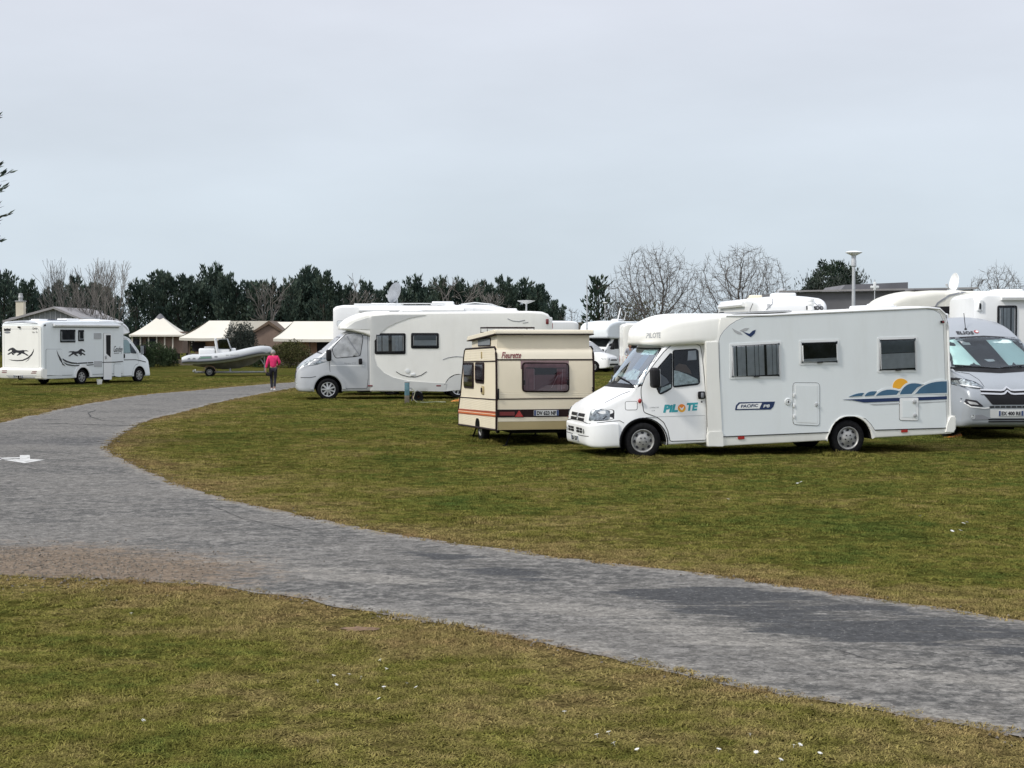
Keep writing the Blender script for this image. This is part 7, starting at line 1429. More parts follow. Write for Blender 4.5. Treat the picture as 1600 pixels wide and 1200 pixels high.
# ================================================================ buildings, tents, lamps
def build_buildings():
    # pyramid tent
    D = 124; sc_ = FPX / D; t = empty('tent', atd(251, D + 2.2, 0), (0, 0, R(4)), 'cream pyramid roofed tent with a dark top cap and brown side wall', 'tent')
    ez, az = zrow(523, D), zrow(497, D + 2); hw_ = 2.1
    b = NB(); rings = []
    for k in range(9):
        u = k / 8; w = hw_ * (1 - u) + .28 * u; z = ez + (az - ez) * (u ** 1.45 * .55 + u * .45); rings.append([b.verts.new((sx1 * w, sy1 * w, z)) for sx1, sy1 in ((-1, -1), (0, -1), (1, -1), (1, 0), (1, 1), (0, 1), (-1, 1), (-1, 0))])
    for a, c in zip(rings, rings[1:]):
        for k in range(8): b.faces.new((a[k], a[(k + 1) % 8], c[(k + 1) % 8], c[k]))
    lo = [b.verts.new(v.co - Vector((0, 0, .14))) for v in rings[0]]
    for k in range(8): b.faces.new((rings[0][k], rings[0][(k + 1) % 8], lo[(k + 1) % 8], lo[k]))
    obj('roof', b, M['canvas'], t, 40)
    b = NB(); lathe(b, [(.42, az - .12), (.40, az - .02), (.12, az + .30), (.0001, az + .36)], None, 8); obj('roof_cap', b, M['slate'], t, 20)
    b = NB(); box(b, (.35, .1, (ez + .55) / 2), (3.1, 3.3, ez - .55)); wl = obj('wall', b, M['brown'], t, 0); wl.location.z = .25
    b = NB()
    for k in range(6): tube(b, [(-1.9 + k * .62, -1.75, .3), (-1.9 + k * .62, -1.75, ez - .1)], .06, 6)
    obj('post', b, M['canvas'], t, 40)
    b = NB()
    for x in (-1.6, -.4): rbox(b, (x, -1.70, 1.55), (.9, .06, .8), .02)
    obj('window', b, M['inner'], t, 40); b = NB(); box(b, (0, -1.8, .14), (4.4, 1.2, .28)); box(b, (0, .2, .12), (4.2, 4.2, .24)); obj('deck', b, M['deck'], t, 0)
    # lodge tents: (ridge x px range, eave px range)
    def lodge(D, exl, exr, rxl, rxr, er, rr_, label, ends=(True, True), back=5.0, drop=1.3):
        X = lambda px: (px - 800) / FPX * D
        t = empty('tent', (X((exl + exr) / 2), D, 0), (0, 0, 0), label, 'tent'); cx = X((exl + exr) / 2); e0, e1, r0, r1 = X(exl) - cx, X(exr) - cx, X(rxl) - cx, X(rxr) - cx; ez, rz = zrow(er, D), zrow(rr_, D + 2.2)
        b = NB(); n = 6
        def slope(a0, a1, y0, c0, c1, y1):
            rows = []
            for k in range(n + 1):
                u = k / n; z = ez + (rz - ez) * u - .10 * math.sin(math.pi * u); rows.append([b.verts.new((a0 + (c0 - a0) * u + ((a1 + (c1 - a1) * u) - (a0 + (c0 - a0) * u)) * q / 8, y0 + (y1 - y0) * u, z - .05 * math.sin(math.pi * q / 8) * (1 - u))) for q in range(9)])
            for a, c in zip(rows, rows[1:]):
                for q in range(8): b.faces.new((a[q], a[q + 1], c[q + 1], c[q]))
            return rows
        ym = back / 2; F_ = slope(e0, e1, 0, r0, r1, ym); slope(e1, e0, back, r1, r0, ym)
        for (ea, ra) in ((e0, r0), (e1, r1)): b.faces.new([b.verts.new(v) for v in ((ea, 0, ez), (ra, ym, rz), (ea, back, ez))])
        v0 = [b.verts.new(v.co - Vector((0, 0, .20))) for v in F_[0]]
        for q in range(8): b.faces.new((F_[0][q], F_[0][q + 1], v0[q + 1], v0[q]))
        obj('roof', b, M['canvas'], t, 40)
        b = NB(); box(b, ((e0 + e1) / 2 + .3, back * .6, (ez + .3) / 2), (abs(e1 - e0) - 1.2, back * .62, ez - .25)); obj('wall', b, M['rust'] if D < 122 else M['brown'], t, 0)
        b = NB(); k = e0 + .7
        while k < e1: tube(b, [(k, .35, .2), (k, .35, ez - .05)], .07, 6); k += 1.9
        obj('post', b, M['wood'], t, 40)
        b = NB(); k = e0 + 1.2
        while k < e1 - 1: rbox(b, (k, back * .28, 1.35), (1.0, .06, .7), .03); k += 2.3
        obj('window', b, M['seam'], t, 40); b = NB(); box(b, ((e0 + e1) / 2, back * .45, .12), (abs(e1 - e0) - .2, back * .95, .24)); k = e0 + .7
        while k < e1: tube(b, [(k, .1, 0), (k, .1, .9)], .04, 4); k += 1.9
        tube(b, [(e0 + .7, .1, .85), (e1 - .7, .1, .85)], .035, 4); obj('deck', b, M['deck'], t, 0)
        return t, X, cx
    t, X, cx = lodge(118, 280, 352, 318, 352, 527.5, 501, 'cream roofed lodge tent left of the dark shrub, behind the boat', back=4.6)
    # wing with the brown gable
    D = 124; g0, g1, gm_ = X(396) * D / 118 - cx, X(442) * D / 118 - cx, X(420) * D / 118 - cx; t = empty('tent', (cx, D, 0), (0, 0, 0), 'cream roofed tent wing with a dark edged brown gable, right of the dark shrub', 'tent'); zt_, ze = zrow(502, D), zrow(516, D)
    b = NB(); xl = X(352) * D / 118 - cx; prism(b, [(xl, zt_ + .02), (gm_, zt_ + .02), (g0, ze), (xl, ze - .1)], .3, 5.5); obj('roof', b, M['canvas'], t, 0)
    b = NB(); prism(b, [(g0 + .05, ze), (gm_, zt_ - .12), (g1 - .05, ze), (g1 - .1, .3), (g0 + .05, .3)], .25, 5.5); obj('gable_wall', b, M['brown'], t, 0)
    b = NB(); prism(b, [(g0 - .12, ze - .12), (gm_, zt_ + .05), (g1 + .2, ze - .18), (g1 + .2, ze - .38), (gm_, zt_ - .22), (g0 - .12, ze - .28)], .05, 5.6); obj('gable_edge', b, M['wood'], t, 0)
    b = NB(); box(b, ((xl + g1) / 2, 2.8, .14), (g1 - xl, 5.6, .28)); obj('deck', b, M['deck'], t, 0)
    lodge(116, 427, 560, 452, 545, 529, 502, 'long cream roofed lodge tent left of the silver nosed motorhome', back=5.0)
    lodge(126, 425, 520, 428, 500, 518, 503, 'cream tent roof showing just behind the long lodge tent', back=4.0)
    # picnic table under the long tent
    p = atd(498, 112, 0); t = empty('picnic_table', p, (0, 0, 0), 'dark timber picnic table on the grass in front of the long lodge tent', 'table')
    b = NB()
    for k in range(4): box(b, (0, -.33 + k * .22, .75), (1.9, .19, .04))
    obj('table_top', b, M['wood'], t, 0)
    for s_ in (-1, 1): b = NB(); box(b, (0, s_ * .75, .45), (1.9, .28, .04)); obj('bench_seat', b, M['wood'], t, 0)
    for s_ in (-1, 1):
        b = NB(); tube(b, [(s_ * .7, -.7, 0), (s_ * .7, -.2, .74)], .045, 5); tube(b, [(s_ * .7, .7, 0), (s_ * .7, .2, .74)], .045, 5); tube(b, [(s_ * .7, -.8, .42), (s_ * .7, .8, .42)], .04, 5); obj('leg', b, M['wood'], t, 0)
    # grey gabled house at the left
    D = 100; X = lambda px: (px - 800) / FPX * D; x0, x1, xa = X(12), X(128), X(84); za, ze = zrow(479, D), zrow(497, D); t = empty('house', (xa, D, 0), (0, 0, 0), 'grey gabled house with a cream chimney, behind the horse motorhome', 'house')
    q0, q1 = x0 - xa, x1 - xa; b = NB(); prism(b, [(q0, ze), (0, za - .12), (q1, ze), (q1, 0), (q0, 0)], .3, 9)
    w = obj('wall', b, M['gable'], t, 0); b = NB(); k = q0 + .3
    while k < q1: zz = za - .2 - (za - ze) * (abs(k) / (abs(q0) if k < 0 else q1)); box(b, (k, .28, zz / 2), (.05, .05, zz)); k += .33
    obj('cladding_batten', b, M['trim'], w, 0)
    for nm, pts in (('roof', [(q0 - .3, ze - .15), (0, za), (0, za - .14), (q0 - .3, ze - .29)]), ('roof', [(q1 + .3, ze - .15), (0, za), (0, za - .14), (q1 + .3, ze - .29)])): b = NB(); prism(b, pts, 0, 9.4); obj(nm, b, M['roofg'], t, 0)
    b = NB(); box(b, (X(24) - xa, 1.2, zrow(484, D)), (.48, .5, 1.1)); ch = obj('chimney', b, M['render'], t, 0); b = NB(); lathe(b, [(.14, 0), (.14, .22), (.17, .24), (.13, .38), (.13, .5), (.0001, .52)], Matrix.Translation((X(24) - xa, 1.2, zrow(484, D) + .55)), 12); box(b, (X(24) - xa, 1.2, zrow(484, D) + .56), (.56, .58, .06)); obj('chimney_pot', b, M['steel'], ch, 40)
    b = NB(); prism(b, [(X(-60) - xa, ze - .5), (X(40) - xa, zrow(483, D)), (X(58) - xa, zrow(480, D)), (X(72) - xa, zrow(479.5, D)), (X(72) - xa, zrow(484, D)), (X(-60) - xa, ze - .9)], 9.4, 14); obj('rear_roof', b, M['roofg'], t, 0)
    b = NB(); box(b, (X(10) - xa, 11.5, 1.4), (6, 4, 2.8)); obj('rear_wall', b, M['render'], t, 0)
    # slate building at the right
    D = 82; X = lambda px: (px - 800) / FPX * D; t = empty('building', (X(1300), D, 0), (0, 0, 0), 'long low dark slate-clad building behind the motorhomes on the right', 'building'); xo = X(1300)
    b = NB(); prism(b, [(X(1215) - xo, 0), (X(1215) - xo, zrow(457, D)), (X(1362) - xo, zrow(455, D)), (X(1520) - xo, zrow(452, D)), (X(1520) - xo, 0)], 0, 9); obj('wall', b, M['slate'], t, 0)
    b = NB(); prism(b, [(X(1212) - xo, zrow(457, D)), (X(1212) - xo, zrow(454.5, D)), (X(1525) - xo, zrow(449, D)), (X(1525) - xo, zrow(451.5, D))], -.25, -.02); obj('fascia', b, M['roofg'], t, 0)
    b = NB(); prism(b, [(X(1335) - xo, zrow(453, D)), (X(1345) - xo, zrow(447, D + 6)), (X(1448) - xo, zrow(443, D + 6)), (X(1448) - xo, zrow(452, D))], 4, 9.5); obj('roof', b, M['slate'], t, 0)
    # lamps and masts
    def lamp(px, D, hz, lab, arm=False, k=1.0):
        t = empty('lamp_post', atd(px, D, 0), (0, 0, 0), lab, 'lamp post'); b = NB(); tube(b, [(0, 0, 0), (0, 0, hz * .5), (0, 0, hz - .3)], [.065 * k, .055 * k, .045 * k], 12); lathe(b, [(.16, 0), (.16, .05), (.1, .08), (.085, .5)], None, 12); obj('pole', b, M['lamp'], t, 50)
        b = NB(); lathe(b, [(.05 * k, hz - .42), (.075 * k, hz - .40), (.075 * k, hz - .26), (.06 * k, hz - .22), (.07 * k, hz - .10)], None, 24); obj('lamp_neck', b, M['lamp'], t, 40)
        b = NB(); lathe(b, [(.0001, hz - .11), (.08 * k, hz - .10), (.235 * k, hz - .025), (.24 * k, hz - .01), (.21 * k, hz + .01), (.1 * k, hz + .03), (.0001, hz + .035)], None, 28); obj('lamp_head', b, M['frame'], t, 60)
    lamp(1333, 46, zrow(394, 46), 'tall pale lamp post with a flat disc head, in front of the rounded pine'); lamp(945.5, 112, zrow(473, 112), 'thin far lamp post between the caravan and the near motorhome', k=.8)
    t = empty('mast', atd(917, 92, 0), (0, 0, 0), 'thin pale mast rising behind the caravan, left of the lone pine', 'mast'); b = NB(); tube(b, [(0, 0, 0), (0, 0, zrow(436, 92))], [.06, .025], 8); obj('pole', b, M['lamp'], t, 50); b = NB(); lathe(b, [(.12, 0), (.12, .1), (.06, .15)], None, 10); obj('mast_foot', b, M['steel'], t, 40)
    D = 60; t = empty('television_aerial', atd(1366, D, 0), (0, 0, 0), 'thin pole with a small white cross-shaped aerial beside the slate building', 'aerial'); b = NB(); z = zrow(437, D); tube(b, [(0, 0, 0), (0, 0, z)], .02, 6); obj('pole', b, M['lamp'], t, 50); b = NB(); rbox(b, (0, 0, z - .25), (.10, .08, .32), .02); rbox(b, (0, 0, z - .28), (.32, .06, .10), .02); obj('aerial_head', b, M['frame'], t, 40)
    # distant brown rise behind
    vs, fs = [], []; n = 60
    for k in range(n + 1):
        x = -300 + k * 700 / n; vs += [(x, 330 + 14 * math.sin(k), -.5), (x, 345 + 14 * math.sin(k), (4.0 + 2.2 * noise.noise(Vector((x * .012, 1, 1))) if x > -40 else .5) + (1.4 if 10 < x < 60 else 0)), (x, 460, 4.5 if x > -40 else .5), (x, 600, -.6)]
    for k in range(n):
        for q in range(3): fs.append((k * 4 + q, (k + 1) * 4 + q, (k + 1) * 4 + q + 1, k * 4 + q + 1))
    o = pymesh('hill', vs, fs, mat('brown_heath', (.105, .085, .055), .95, var=.35, vs=.05), None, True); o['kind'] = 'structure'
# ================================================================ people
def skin_mesh(name, V, E, r, m, parent, sub=2, root=0):
    me = bpy.data.meshes.new(name); me.from_pydata(V, E, []); o = bpy.data.objects.new(name, me); C.objects.link(o)
    md = o.modifiers.new('s', 'SKIN'); md.use_smooth_shade = True
    sv = me.skin_vertices[0].data if me.skin_vertices else None
    if sv is None:
        b = bmesh.new(); b.from_mesh(me); b.verts.layers.skin.verify(); b.to_mesh(me); b.free(); sv = me.skin_vertices[0].data
    for i, q in enumerate(r): sv[i].radius = q if isinstance(q, tuple) else (q, q); sv[i].use_root = (i == root)
    s = o.modifiers.new('u', 'SUBSURF'); s.levels = sub; s.render_levels = sub
    dg = bpy.context.evaluated_depsgraph_get(); me2 = bpy.data.meshes.new_from_object(o.evaluated_get(dg)); bpy.data.objects.remove(o)
    me2.materials.clear(); me2.materials.append(m); me2.name = name; q = bpy.data.objects.new(name, me2); C.objects.link(q); q.parent = parent; me2.polygons.foreach_set('use_smooth', [True] * len(me2.polygons)); return q
def person(loc, rz, label, h=1.62, top='pink', bottom='trouser', hair='hair', shorts=False, pose=0):
    """faces local +y; pose 0: mid-stride, left arm hanging, right arm bent forward"""
    k = h / 1.70; t = empty('person', loc, (0, 0, rz), label, 'person')
    P = dict(pelvis=(0, 0, .92), waist=(0, .0, 1.08), chest=(0, -.01, 1.28), neck=(0, 0, 1.46), throat=(0, .01, 1.50), head=(0, .02, 1.58), crown=(0, .015, 1.655),
             hl=(-.09, 0, .88), kl=(-.075, .10, .50), al=(-.06, .02, .10), tl=(-.065, .14, .04), hr=(.09, 0, .88), kr=(.075, .03, .48), ar=(.05, -.16, .14), tr=(.055, -.06, .03),
             sl=(-.175, -.01, 1.40), el=(-.25, -.05, 1.14), wl=(-.30, -.02, .90), pl=(-.305, 0, .83), sr=(.175, -.01, 1.40), er=(.27, -.03, 1.16), wr=(.20, .18, 1.06), pr=(.17, .25, 1.06))
    P = {a: tuple(q * k for q in b) for a, b in P.items()}
    order = list(P); I = {a: i for i, a in enumerate(order)}
    rad = dict(pelvis=(.135, .10), waist=(.12, .09), chest=(.15, .10), neck=.055, throat=.05, head=(.078, .092), crown=(.06, .07), hl=.085, kl=.052, al=.036, tl=.035, hr=.085, kr=.052, ar=.036, tr=.035, sl=.055, el=.04, wl=.026, pl=(.022, .036), sr=.055, er=.04, wr=.026, pr=(.022, .036))
    E = [('pelvis', 'waist'), ('waist', 'chest'), ('chest', 'neck'), ('neck', 'throat'), ('throat', 'head'), ('head', 'crown'), ('pelvis', 'hl'), ('hl', 'kl'), ('kl', 'al'), ('al', 'tl'), ('pelvis', 'hr'), ('hr', 'kr'), ('kr', 'ar'), ('ar', 'tr'), ('chest', 'sl'), ('sl', 'el'), ('el', 'wl'), ('wl', 'pl'), ('chest', 'sr'), ('sr', 'er'), ('er', 'wr'), ('wr', 'pr')]
    V = [Vector(P[a]) for a in order]; ed = [(I[a], I[b]) for a, b in E]; rr_ = [rad[a] for a in order]
    for hd, d in (('pl', Vector((0, .12, -1))), ('pr', Vector((-.3, 1, -.1)))):
        d.normalize(); sd = Vector((0, 1, .1)) if hd == 'pl' else Vector((.6, .2, -1)); sd.normalize()
        for q, (o_, ln) in enumerate(((-.026, .06), (-.009, .075), (.009, .078), (.026, .068))):
            i = len(V); V += [Vector(P[hd]) + sd * o_ + d * .035, Vector(P[hd]) + sd * o_ * 1.1 + d * (.035 + ln * .55), Vector(P[hd]) + sd * o_ + d * (.03 + ln) + Vector((.012 if hd == 'pl' else 0, 0, 0))]; ed += [(I[hd], i), (i, i + 1), (i + 1, i + 2)]; rr_ += [.010, .009, .007]
        i = len(V); V += [Vector(P[hd]) - d * .01 + sd * .038, Vector(P[hd]) + d * .03 + sd * .055]; ed += [(I[hd], i), (i, i + 1)]; rr_ += [.011, .008]
    body = skin_mesh('body', [tuple(v) for v in V], ed, [tuple(x * k for x in q) if isinstance(q, tuple) else q * k for q in rr_], M['skin'], t)
    def part(name, names, grow_, m, cut=None, extra=()):
        ids = {a: i for i, a in enumerate(names)}; VV = [Vector(P[a]) for a in names]
        for a, b, f in (cut or []): VV[ids[a]] = Vector(P[b]).lerp(Vector(P[a]), f)
        EE = [(ids[a], ids[b]) for a, b in E if a in ids and b in ids]
        RR = [tuple(x * k + grow_ for x in rad[a]) if isinstance(rad[a], tuple) else rad[a] * k + grow_ for a in names]
        return skin_mesh(name, [tuple(v) for v in VV], EE, RR, m, t)
    part('jacket', ['pelvis', 'waist', 'chest', 'sl', 'el', 'wl', 'sr', 'er', 'wr'] , .022, M[top], cut=[('wl', 'el', .85), ('wr', 'er', .85)])
    if shorts: part('shorts', ['pelvis', 'hl', 'kl', 'hr', 'kr'], .02, M[bottom], cut=[('kl', 'hl', .7), ('kr', 'hr', .7)])
    else: part('trousers', ['pelvis', 'hl', 'kl', 'al', 'hr', 'kr', 'ar'], .016, M[bottom])
    for a, b in (('al', 'tl'), ('ar', 'tr')):
        q = NB(); p0, p1 = Vector(P[a]), Vector(P[b]); c = (p0 + p1) / 2; ball(q, (c.x, c.y + .0, max(min(p0.z, p1.z) * .5 + .02, .035)), (.045, .13, .045), 12, 8); obj('shoe', q, M['shoe'], t, 80)
    q = NB(); hc = Vector(P['head']); ball(q, (0, hc.y - .012, hc.z + .022), (.095 * k, .108 * k, .108 * k), 16, 12)
    for v in q.verts:
        if v.co.y > hc.y + .045 and v.co.z < hc.z + .06: v.co.y = hc.y + .045
        v.co += Vector((noise.noise(v.co * 30), noise.noise(v.co * 30 + Vector((5, 5, 5))), noise.noise(v.co * 30 + Vector((9, 1, 2))))) * .012
    obj('hair', q, M[hair], t, 80)
    q = NB()
    for s_ in (-1, 1): ball(q, (s_ * .03 * k, hc.y + .088 * k, hc.z - .005), (.012, .008, .009), 8, 6)
    obj('eyes', q, M['ink'], t, 80)
    q = NB(); ball(q, (0, hc.y + .098 * k, hc.z - .03), (.012, .02, .022), 8, 6)
    for s_ in (-1, 1): ball(q, (s_ * .092 * k, hc.y + .005, hc.z - .02), (.012, .022, .032), 8, 6)
    obj('nose_and_ears', q, M['skin'], t, 80); q = NB(); ball(q, (0, hc.y + .088 * k, hc.z - .062), (.024, .008, .006), 8, 6); obj('mouth', q, M['redink'], t, 80)
    return t
# ================================================================ boat on its trailer
def build_boat():
    D = 86; p0 = atd(354, D, 0); rz = R(7); CRP = (180, 400, 5.333)
    t = empty('boat', p0, (0, 0, rz), 'white and grey inflatable motor boat on a trailer behind the walker in pink', 'boat'); f = Face(t, 'R', -.95, CRP); f0 = Face(t, 'R', 0, CRP)
    b = NB(); path = [((560, 872), .17, .92), ((620, 862), .25, .95), ((700, 862), .26, .98), ((850, 852), .27, 1.0), ((1000, 832), .27, .98), ((1120, 806), .27, .85), ((1200, 792), .27, .60), ((1250, 792), .26, .28), ((1268, 793), .26, 0)]
    pts, rads = [], []
    for (X, Y), r, w in path: x, z = f(X, Y); pts.append((x, w, z)); rads.append(r)
    full = [Vector((x, -w, z)) for x, w, z in pts] + [Vector((x, w, z)) for x, w, z in pts[-2::-1]]; rf = rads + rads[-2::-1]
    def cr(a, i, u):
        g = lambda j: a[max(0, min(len(a) - 1, j))]; p_, q_, r_, s_ = g(i - 1), g(i), g(i + 1), g(i + 2); return .5 * ((2 * q_) + (r_ - p_) * u + (2 * p_ - 5 * q_ + 4 * r_ - s_) * u * u + (3 * q_ - p_ - 3 * r_ + s_) * u ** 3)
    sp = [cr(full, i, u / 4) for i in range(len(full) - 1) for u in range(4)] + [full[-1]]; sr = [rf[i] * (1 - u / 4) + rf[i + 1] * u / 4 for i in range(len(rf) - 1) for u in range(4)] + [rf[-1]]
    tube(b, sp, sr, 16); tb = obj('inflatable_tube', b, M['rib'], t, 50)
    b = NB(); band = [p + Vector((0, (-1 if i < len(sp) / 2 else 1) * sr[i] * .93, -sr[i] * .30)) if abs(p.y) > .3 else p + Vector((sr[i] * .9, 0, -sr[i] * .3)) for i, p in enumerate(sp)]; tube(b, band, .085, 8); obj('rubbing_band', b, M['ribg'], tb, 60)
    # hull: V sections
    b = NB(); secs = []
    for (Xd, Yb, w, wz) in ((650, 915, .72, 885), (760, 930, .75, 880), (900, 945, .76, 872), (1040, 935, .66, 850), (1140, 900, .46, 825), (1210, 860, .22, 808), (1245, 830, .04, 800)):
        x, zk = f0(Xd, Yb); _, zc = f0(Xd, wz); secs.append([b.verts.new(v) for v in ((x, -w, zc + .1), (x, -w, zc), (x, -w * .5, (zc + zk) / 2 - .02), (x, 0, zk), (x, w * .5, (zc + zk) / 2 - .02), (x, w, zc), (x, w, zc + .1))])
    for a, c in zip(secs, secs[1:]):
        for k in range(6): b.faces.new((a[k], a[k + 1], c[k + 1], c[k]))
        b.faces.new((a[6], a[0], c[0], c[6]))
    b.faces.new(secs[0]); b.faces.new(secs[-1]); obj('hull', b, M['hullg'], t, 40)
    S = Surf(tb)
    for q in ([(612, 850), (628, 850), (628, 862), (602, 862)], [(652, 848), (672, 848), (672, 860), (645, 860)], [(832, 832), (855, 832), (855, 845), (828, 845)]): panel('grab_patch', rnd(f.many(*q), .02), S, 'R', .01, M['ribg'], t, .1)
    panel('tube_logo', f.many((690, 862), (712, 835), (808, 832), (812, 852)), S, 'R', .012, M['ribg'], t, .1); panel('tube_logo_inset', f.many((705, 856), (720, 841), (800, 838), (802, 850)), S, 'R', .016, M['shrubflat'], t, .1)
    text('tube_lettering', '3D TENDER', .10, f(922, 832), 'R', S, .012, M['inkg'], t, width=.72, shear=.2)
    # console, windscreen, seats
    def bx(X0, Y0, X1, Y1, w, nm, m, r=.04):
        x0, z0 = f0(X0, Y0); x1, z1 = f0(X1, Y1); q = NB(); rbox(q, ((x0 + x1) / 2, 0, (z0 + z1) / 2), (abs(x1 - x0), w, abs(z1 - z0)), r, 3); return obj(nm, q, m, t, 40)
    cs = bx(858, 770, 955, 850, .7, 'console', M['white']); bx(700, 770, 835, 850, .8, 'seat', M['white'], .06); bx(968, 768, 1005, 850, .6, 'bow_seat', M['frame'], .05); bx(745, 755, 835, 775, .7, 'seat_cushion', M['trim'], .03)
    q = NB(); A = f0(835, 690); B2 = f0(860, 850); tube(q, [(A[0], -.42, A[1]), (B2[0], -.42, B2[1])], .045, 8); tube(q, [(A[0], .42, A[1]), (B2[0], .42, B2[1])], .045, 8); tube(q, [(A[0], -.42, A[1]), (A[0], .42, A[1])], .045, 8); obj('roll_bar', q, M['white'], t, 50)
    q = NB(); a, c, d, e = f0(862, 695), f0(935, 690), f0(965, 775), f0(862, 775); prism(q, [a, c, d, e], -.36, -.34); prism(q, [a, c, d, e], .34, .36); prism(q, [c, (c[0] - .02, c[1]), (d[0] - .02, d[1]), d], -.36, .36); obj('windscreen', q, M['glassd'], t, 0)
    q = NB(); tube(q, [(*[a[0]], -.36, a[1]), (c[0], -.36, c[1]), (d[0], -.36, d[1])], .02, 6); tube(q, [(a[0], .36, a[1]), (c[0], .36, c[1]), (d[0], .36, d[1])], .02, 6); tube(q, [(c[0], -.36, c[1]), (c[0], .36, c[1])], .02, 6); obj('windscreen_frame', q, M['steel'], t, 50)
    q = NB(); x, z = f0(915, 745); lathe(q, [(.16, 0), (.18, .01), (.16, .02)], Matrix.Translation((x - .25, 0, z)) @ Matrix.Rotation(R(-60), 4, 'Y'), 16); obj('steering_wheel', q, M['black'], t, 40)
    x, z = f0(1215, 770); q = NB(); rbox(q, (x - .05, 0, z), (.45, .35, .16), .05, 3); obj('bow_locker', q, M['white'], t, 40)
    # trailer
    T = empty('boat_trailer', p0, (0, 0, rz), 'low galvanised trailer with a rust coloured mudguard carrying the inflatable boat', 'trailer')
    zf = f0(900, 967)[1]; x0, x1 = f0(665, 967)[0], f0(1170, 967)[0]; q = NB()
    for s_ in (-1, 1): tube(q, [(x0, s_ * .6, zf), (f0(1000, 967)[0], s_ * .6, zf), (x1, 0, zf)], .05, 6)
    for X in (690, 790, 960): x = f0(X, 967)[0]; tube(q, [(x, -.75, zf), (x, .75, zf)], .04, 6)
    for X in (760, 960): x = f0(X, 967)[0]; tube(q, [(x, -.4, zf), (x, -.4, zf + .22)], .04, 6); tube(q, [(x, .4, zf), (x, .4, zf + .22)], .04, 6)
    x = f0(1235, 967)[0]; tube(q, [(x1, 0, zf), (f0(1260, 967)[0], 0, zf)], .05, 6); obj('frame', q, M['steel'], T, 50)
    q = NB(); x = f0(1245, 967)[0]; zt_ = f0(1245, 790)[1]; tube(q, [(x, 0, zf), (x - .02, 0, zt_ + .05)], .04, 6); tube(q, [(x, 0, zf + .35), (x - .25, 0, zf + .75)], .03, 6); rbox(q, (x - .15, 0, zt_ - .3), (.16, .16, .16), .03); obj('winch_post', q, M['steel'], T, 50)
    q = NB(); tube(q, [(x + .15, 0, zf), (x + .15, 0, .1)], .03, 6); ball(q, (x + .15, 0, .1), (.1, .05, .1)); obj('jockey_wheel', q, M['dark'], T, 50)
    xw, _ = f(785, 975)
    for s_ in (-1, 1):
        wheel(T, xw, s_ * .86, .24, .25, .15, .14, 'steel', s_); q = NB(); n = 12
        for r_ in (.32, .335):
            pass
        A_ = [[q.verts.new((xw + .34 * math.cos(math.pi * k / n), s_ * (.86 + dy), .26 + .32 * math.sin(math.pi * k / n))) for k in range(n + 1)] for dy in (-.1, .1)]; B_ = [[q.verts.new((xw + .32 * math.cos(math.pi * k / n), s_ * (.86 + dy), .26 + .30 * math.sin(math.pi * k / n))) for k in range(n + 1)] for dy in (-.1, .1)]
        for k in range(n): q.faces.new((A_[0][k], A_[0][k + 1], A_[1][k + 1], A_[1][k])); q.faces.new((B_[0][k], B_[0][k + 1], B_[1][k + 1], B_[1][k])); q.faces.new((A_[0][k], A_[0][k + 1], B_[0][k + 1], B_[0][k])); q.faces.new((A_[1][k], A_[1][k + 1], B_[1][k + 1], B_[1][k]))
        obj('mudguard', q, M['rust'], T, 50)
        x, z = f0(672, 935); q = NB(); rbox(q, (x0 - .03, s_ * .7, zf + .08), (.06, .26, .12), .02); obj('tail_lamp', q, M['frame'], T, 40)
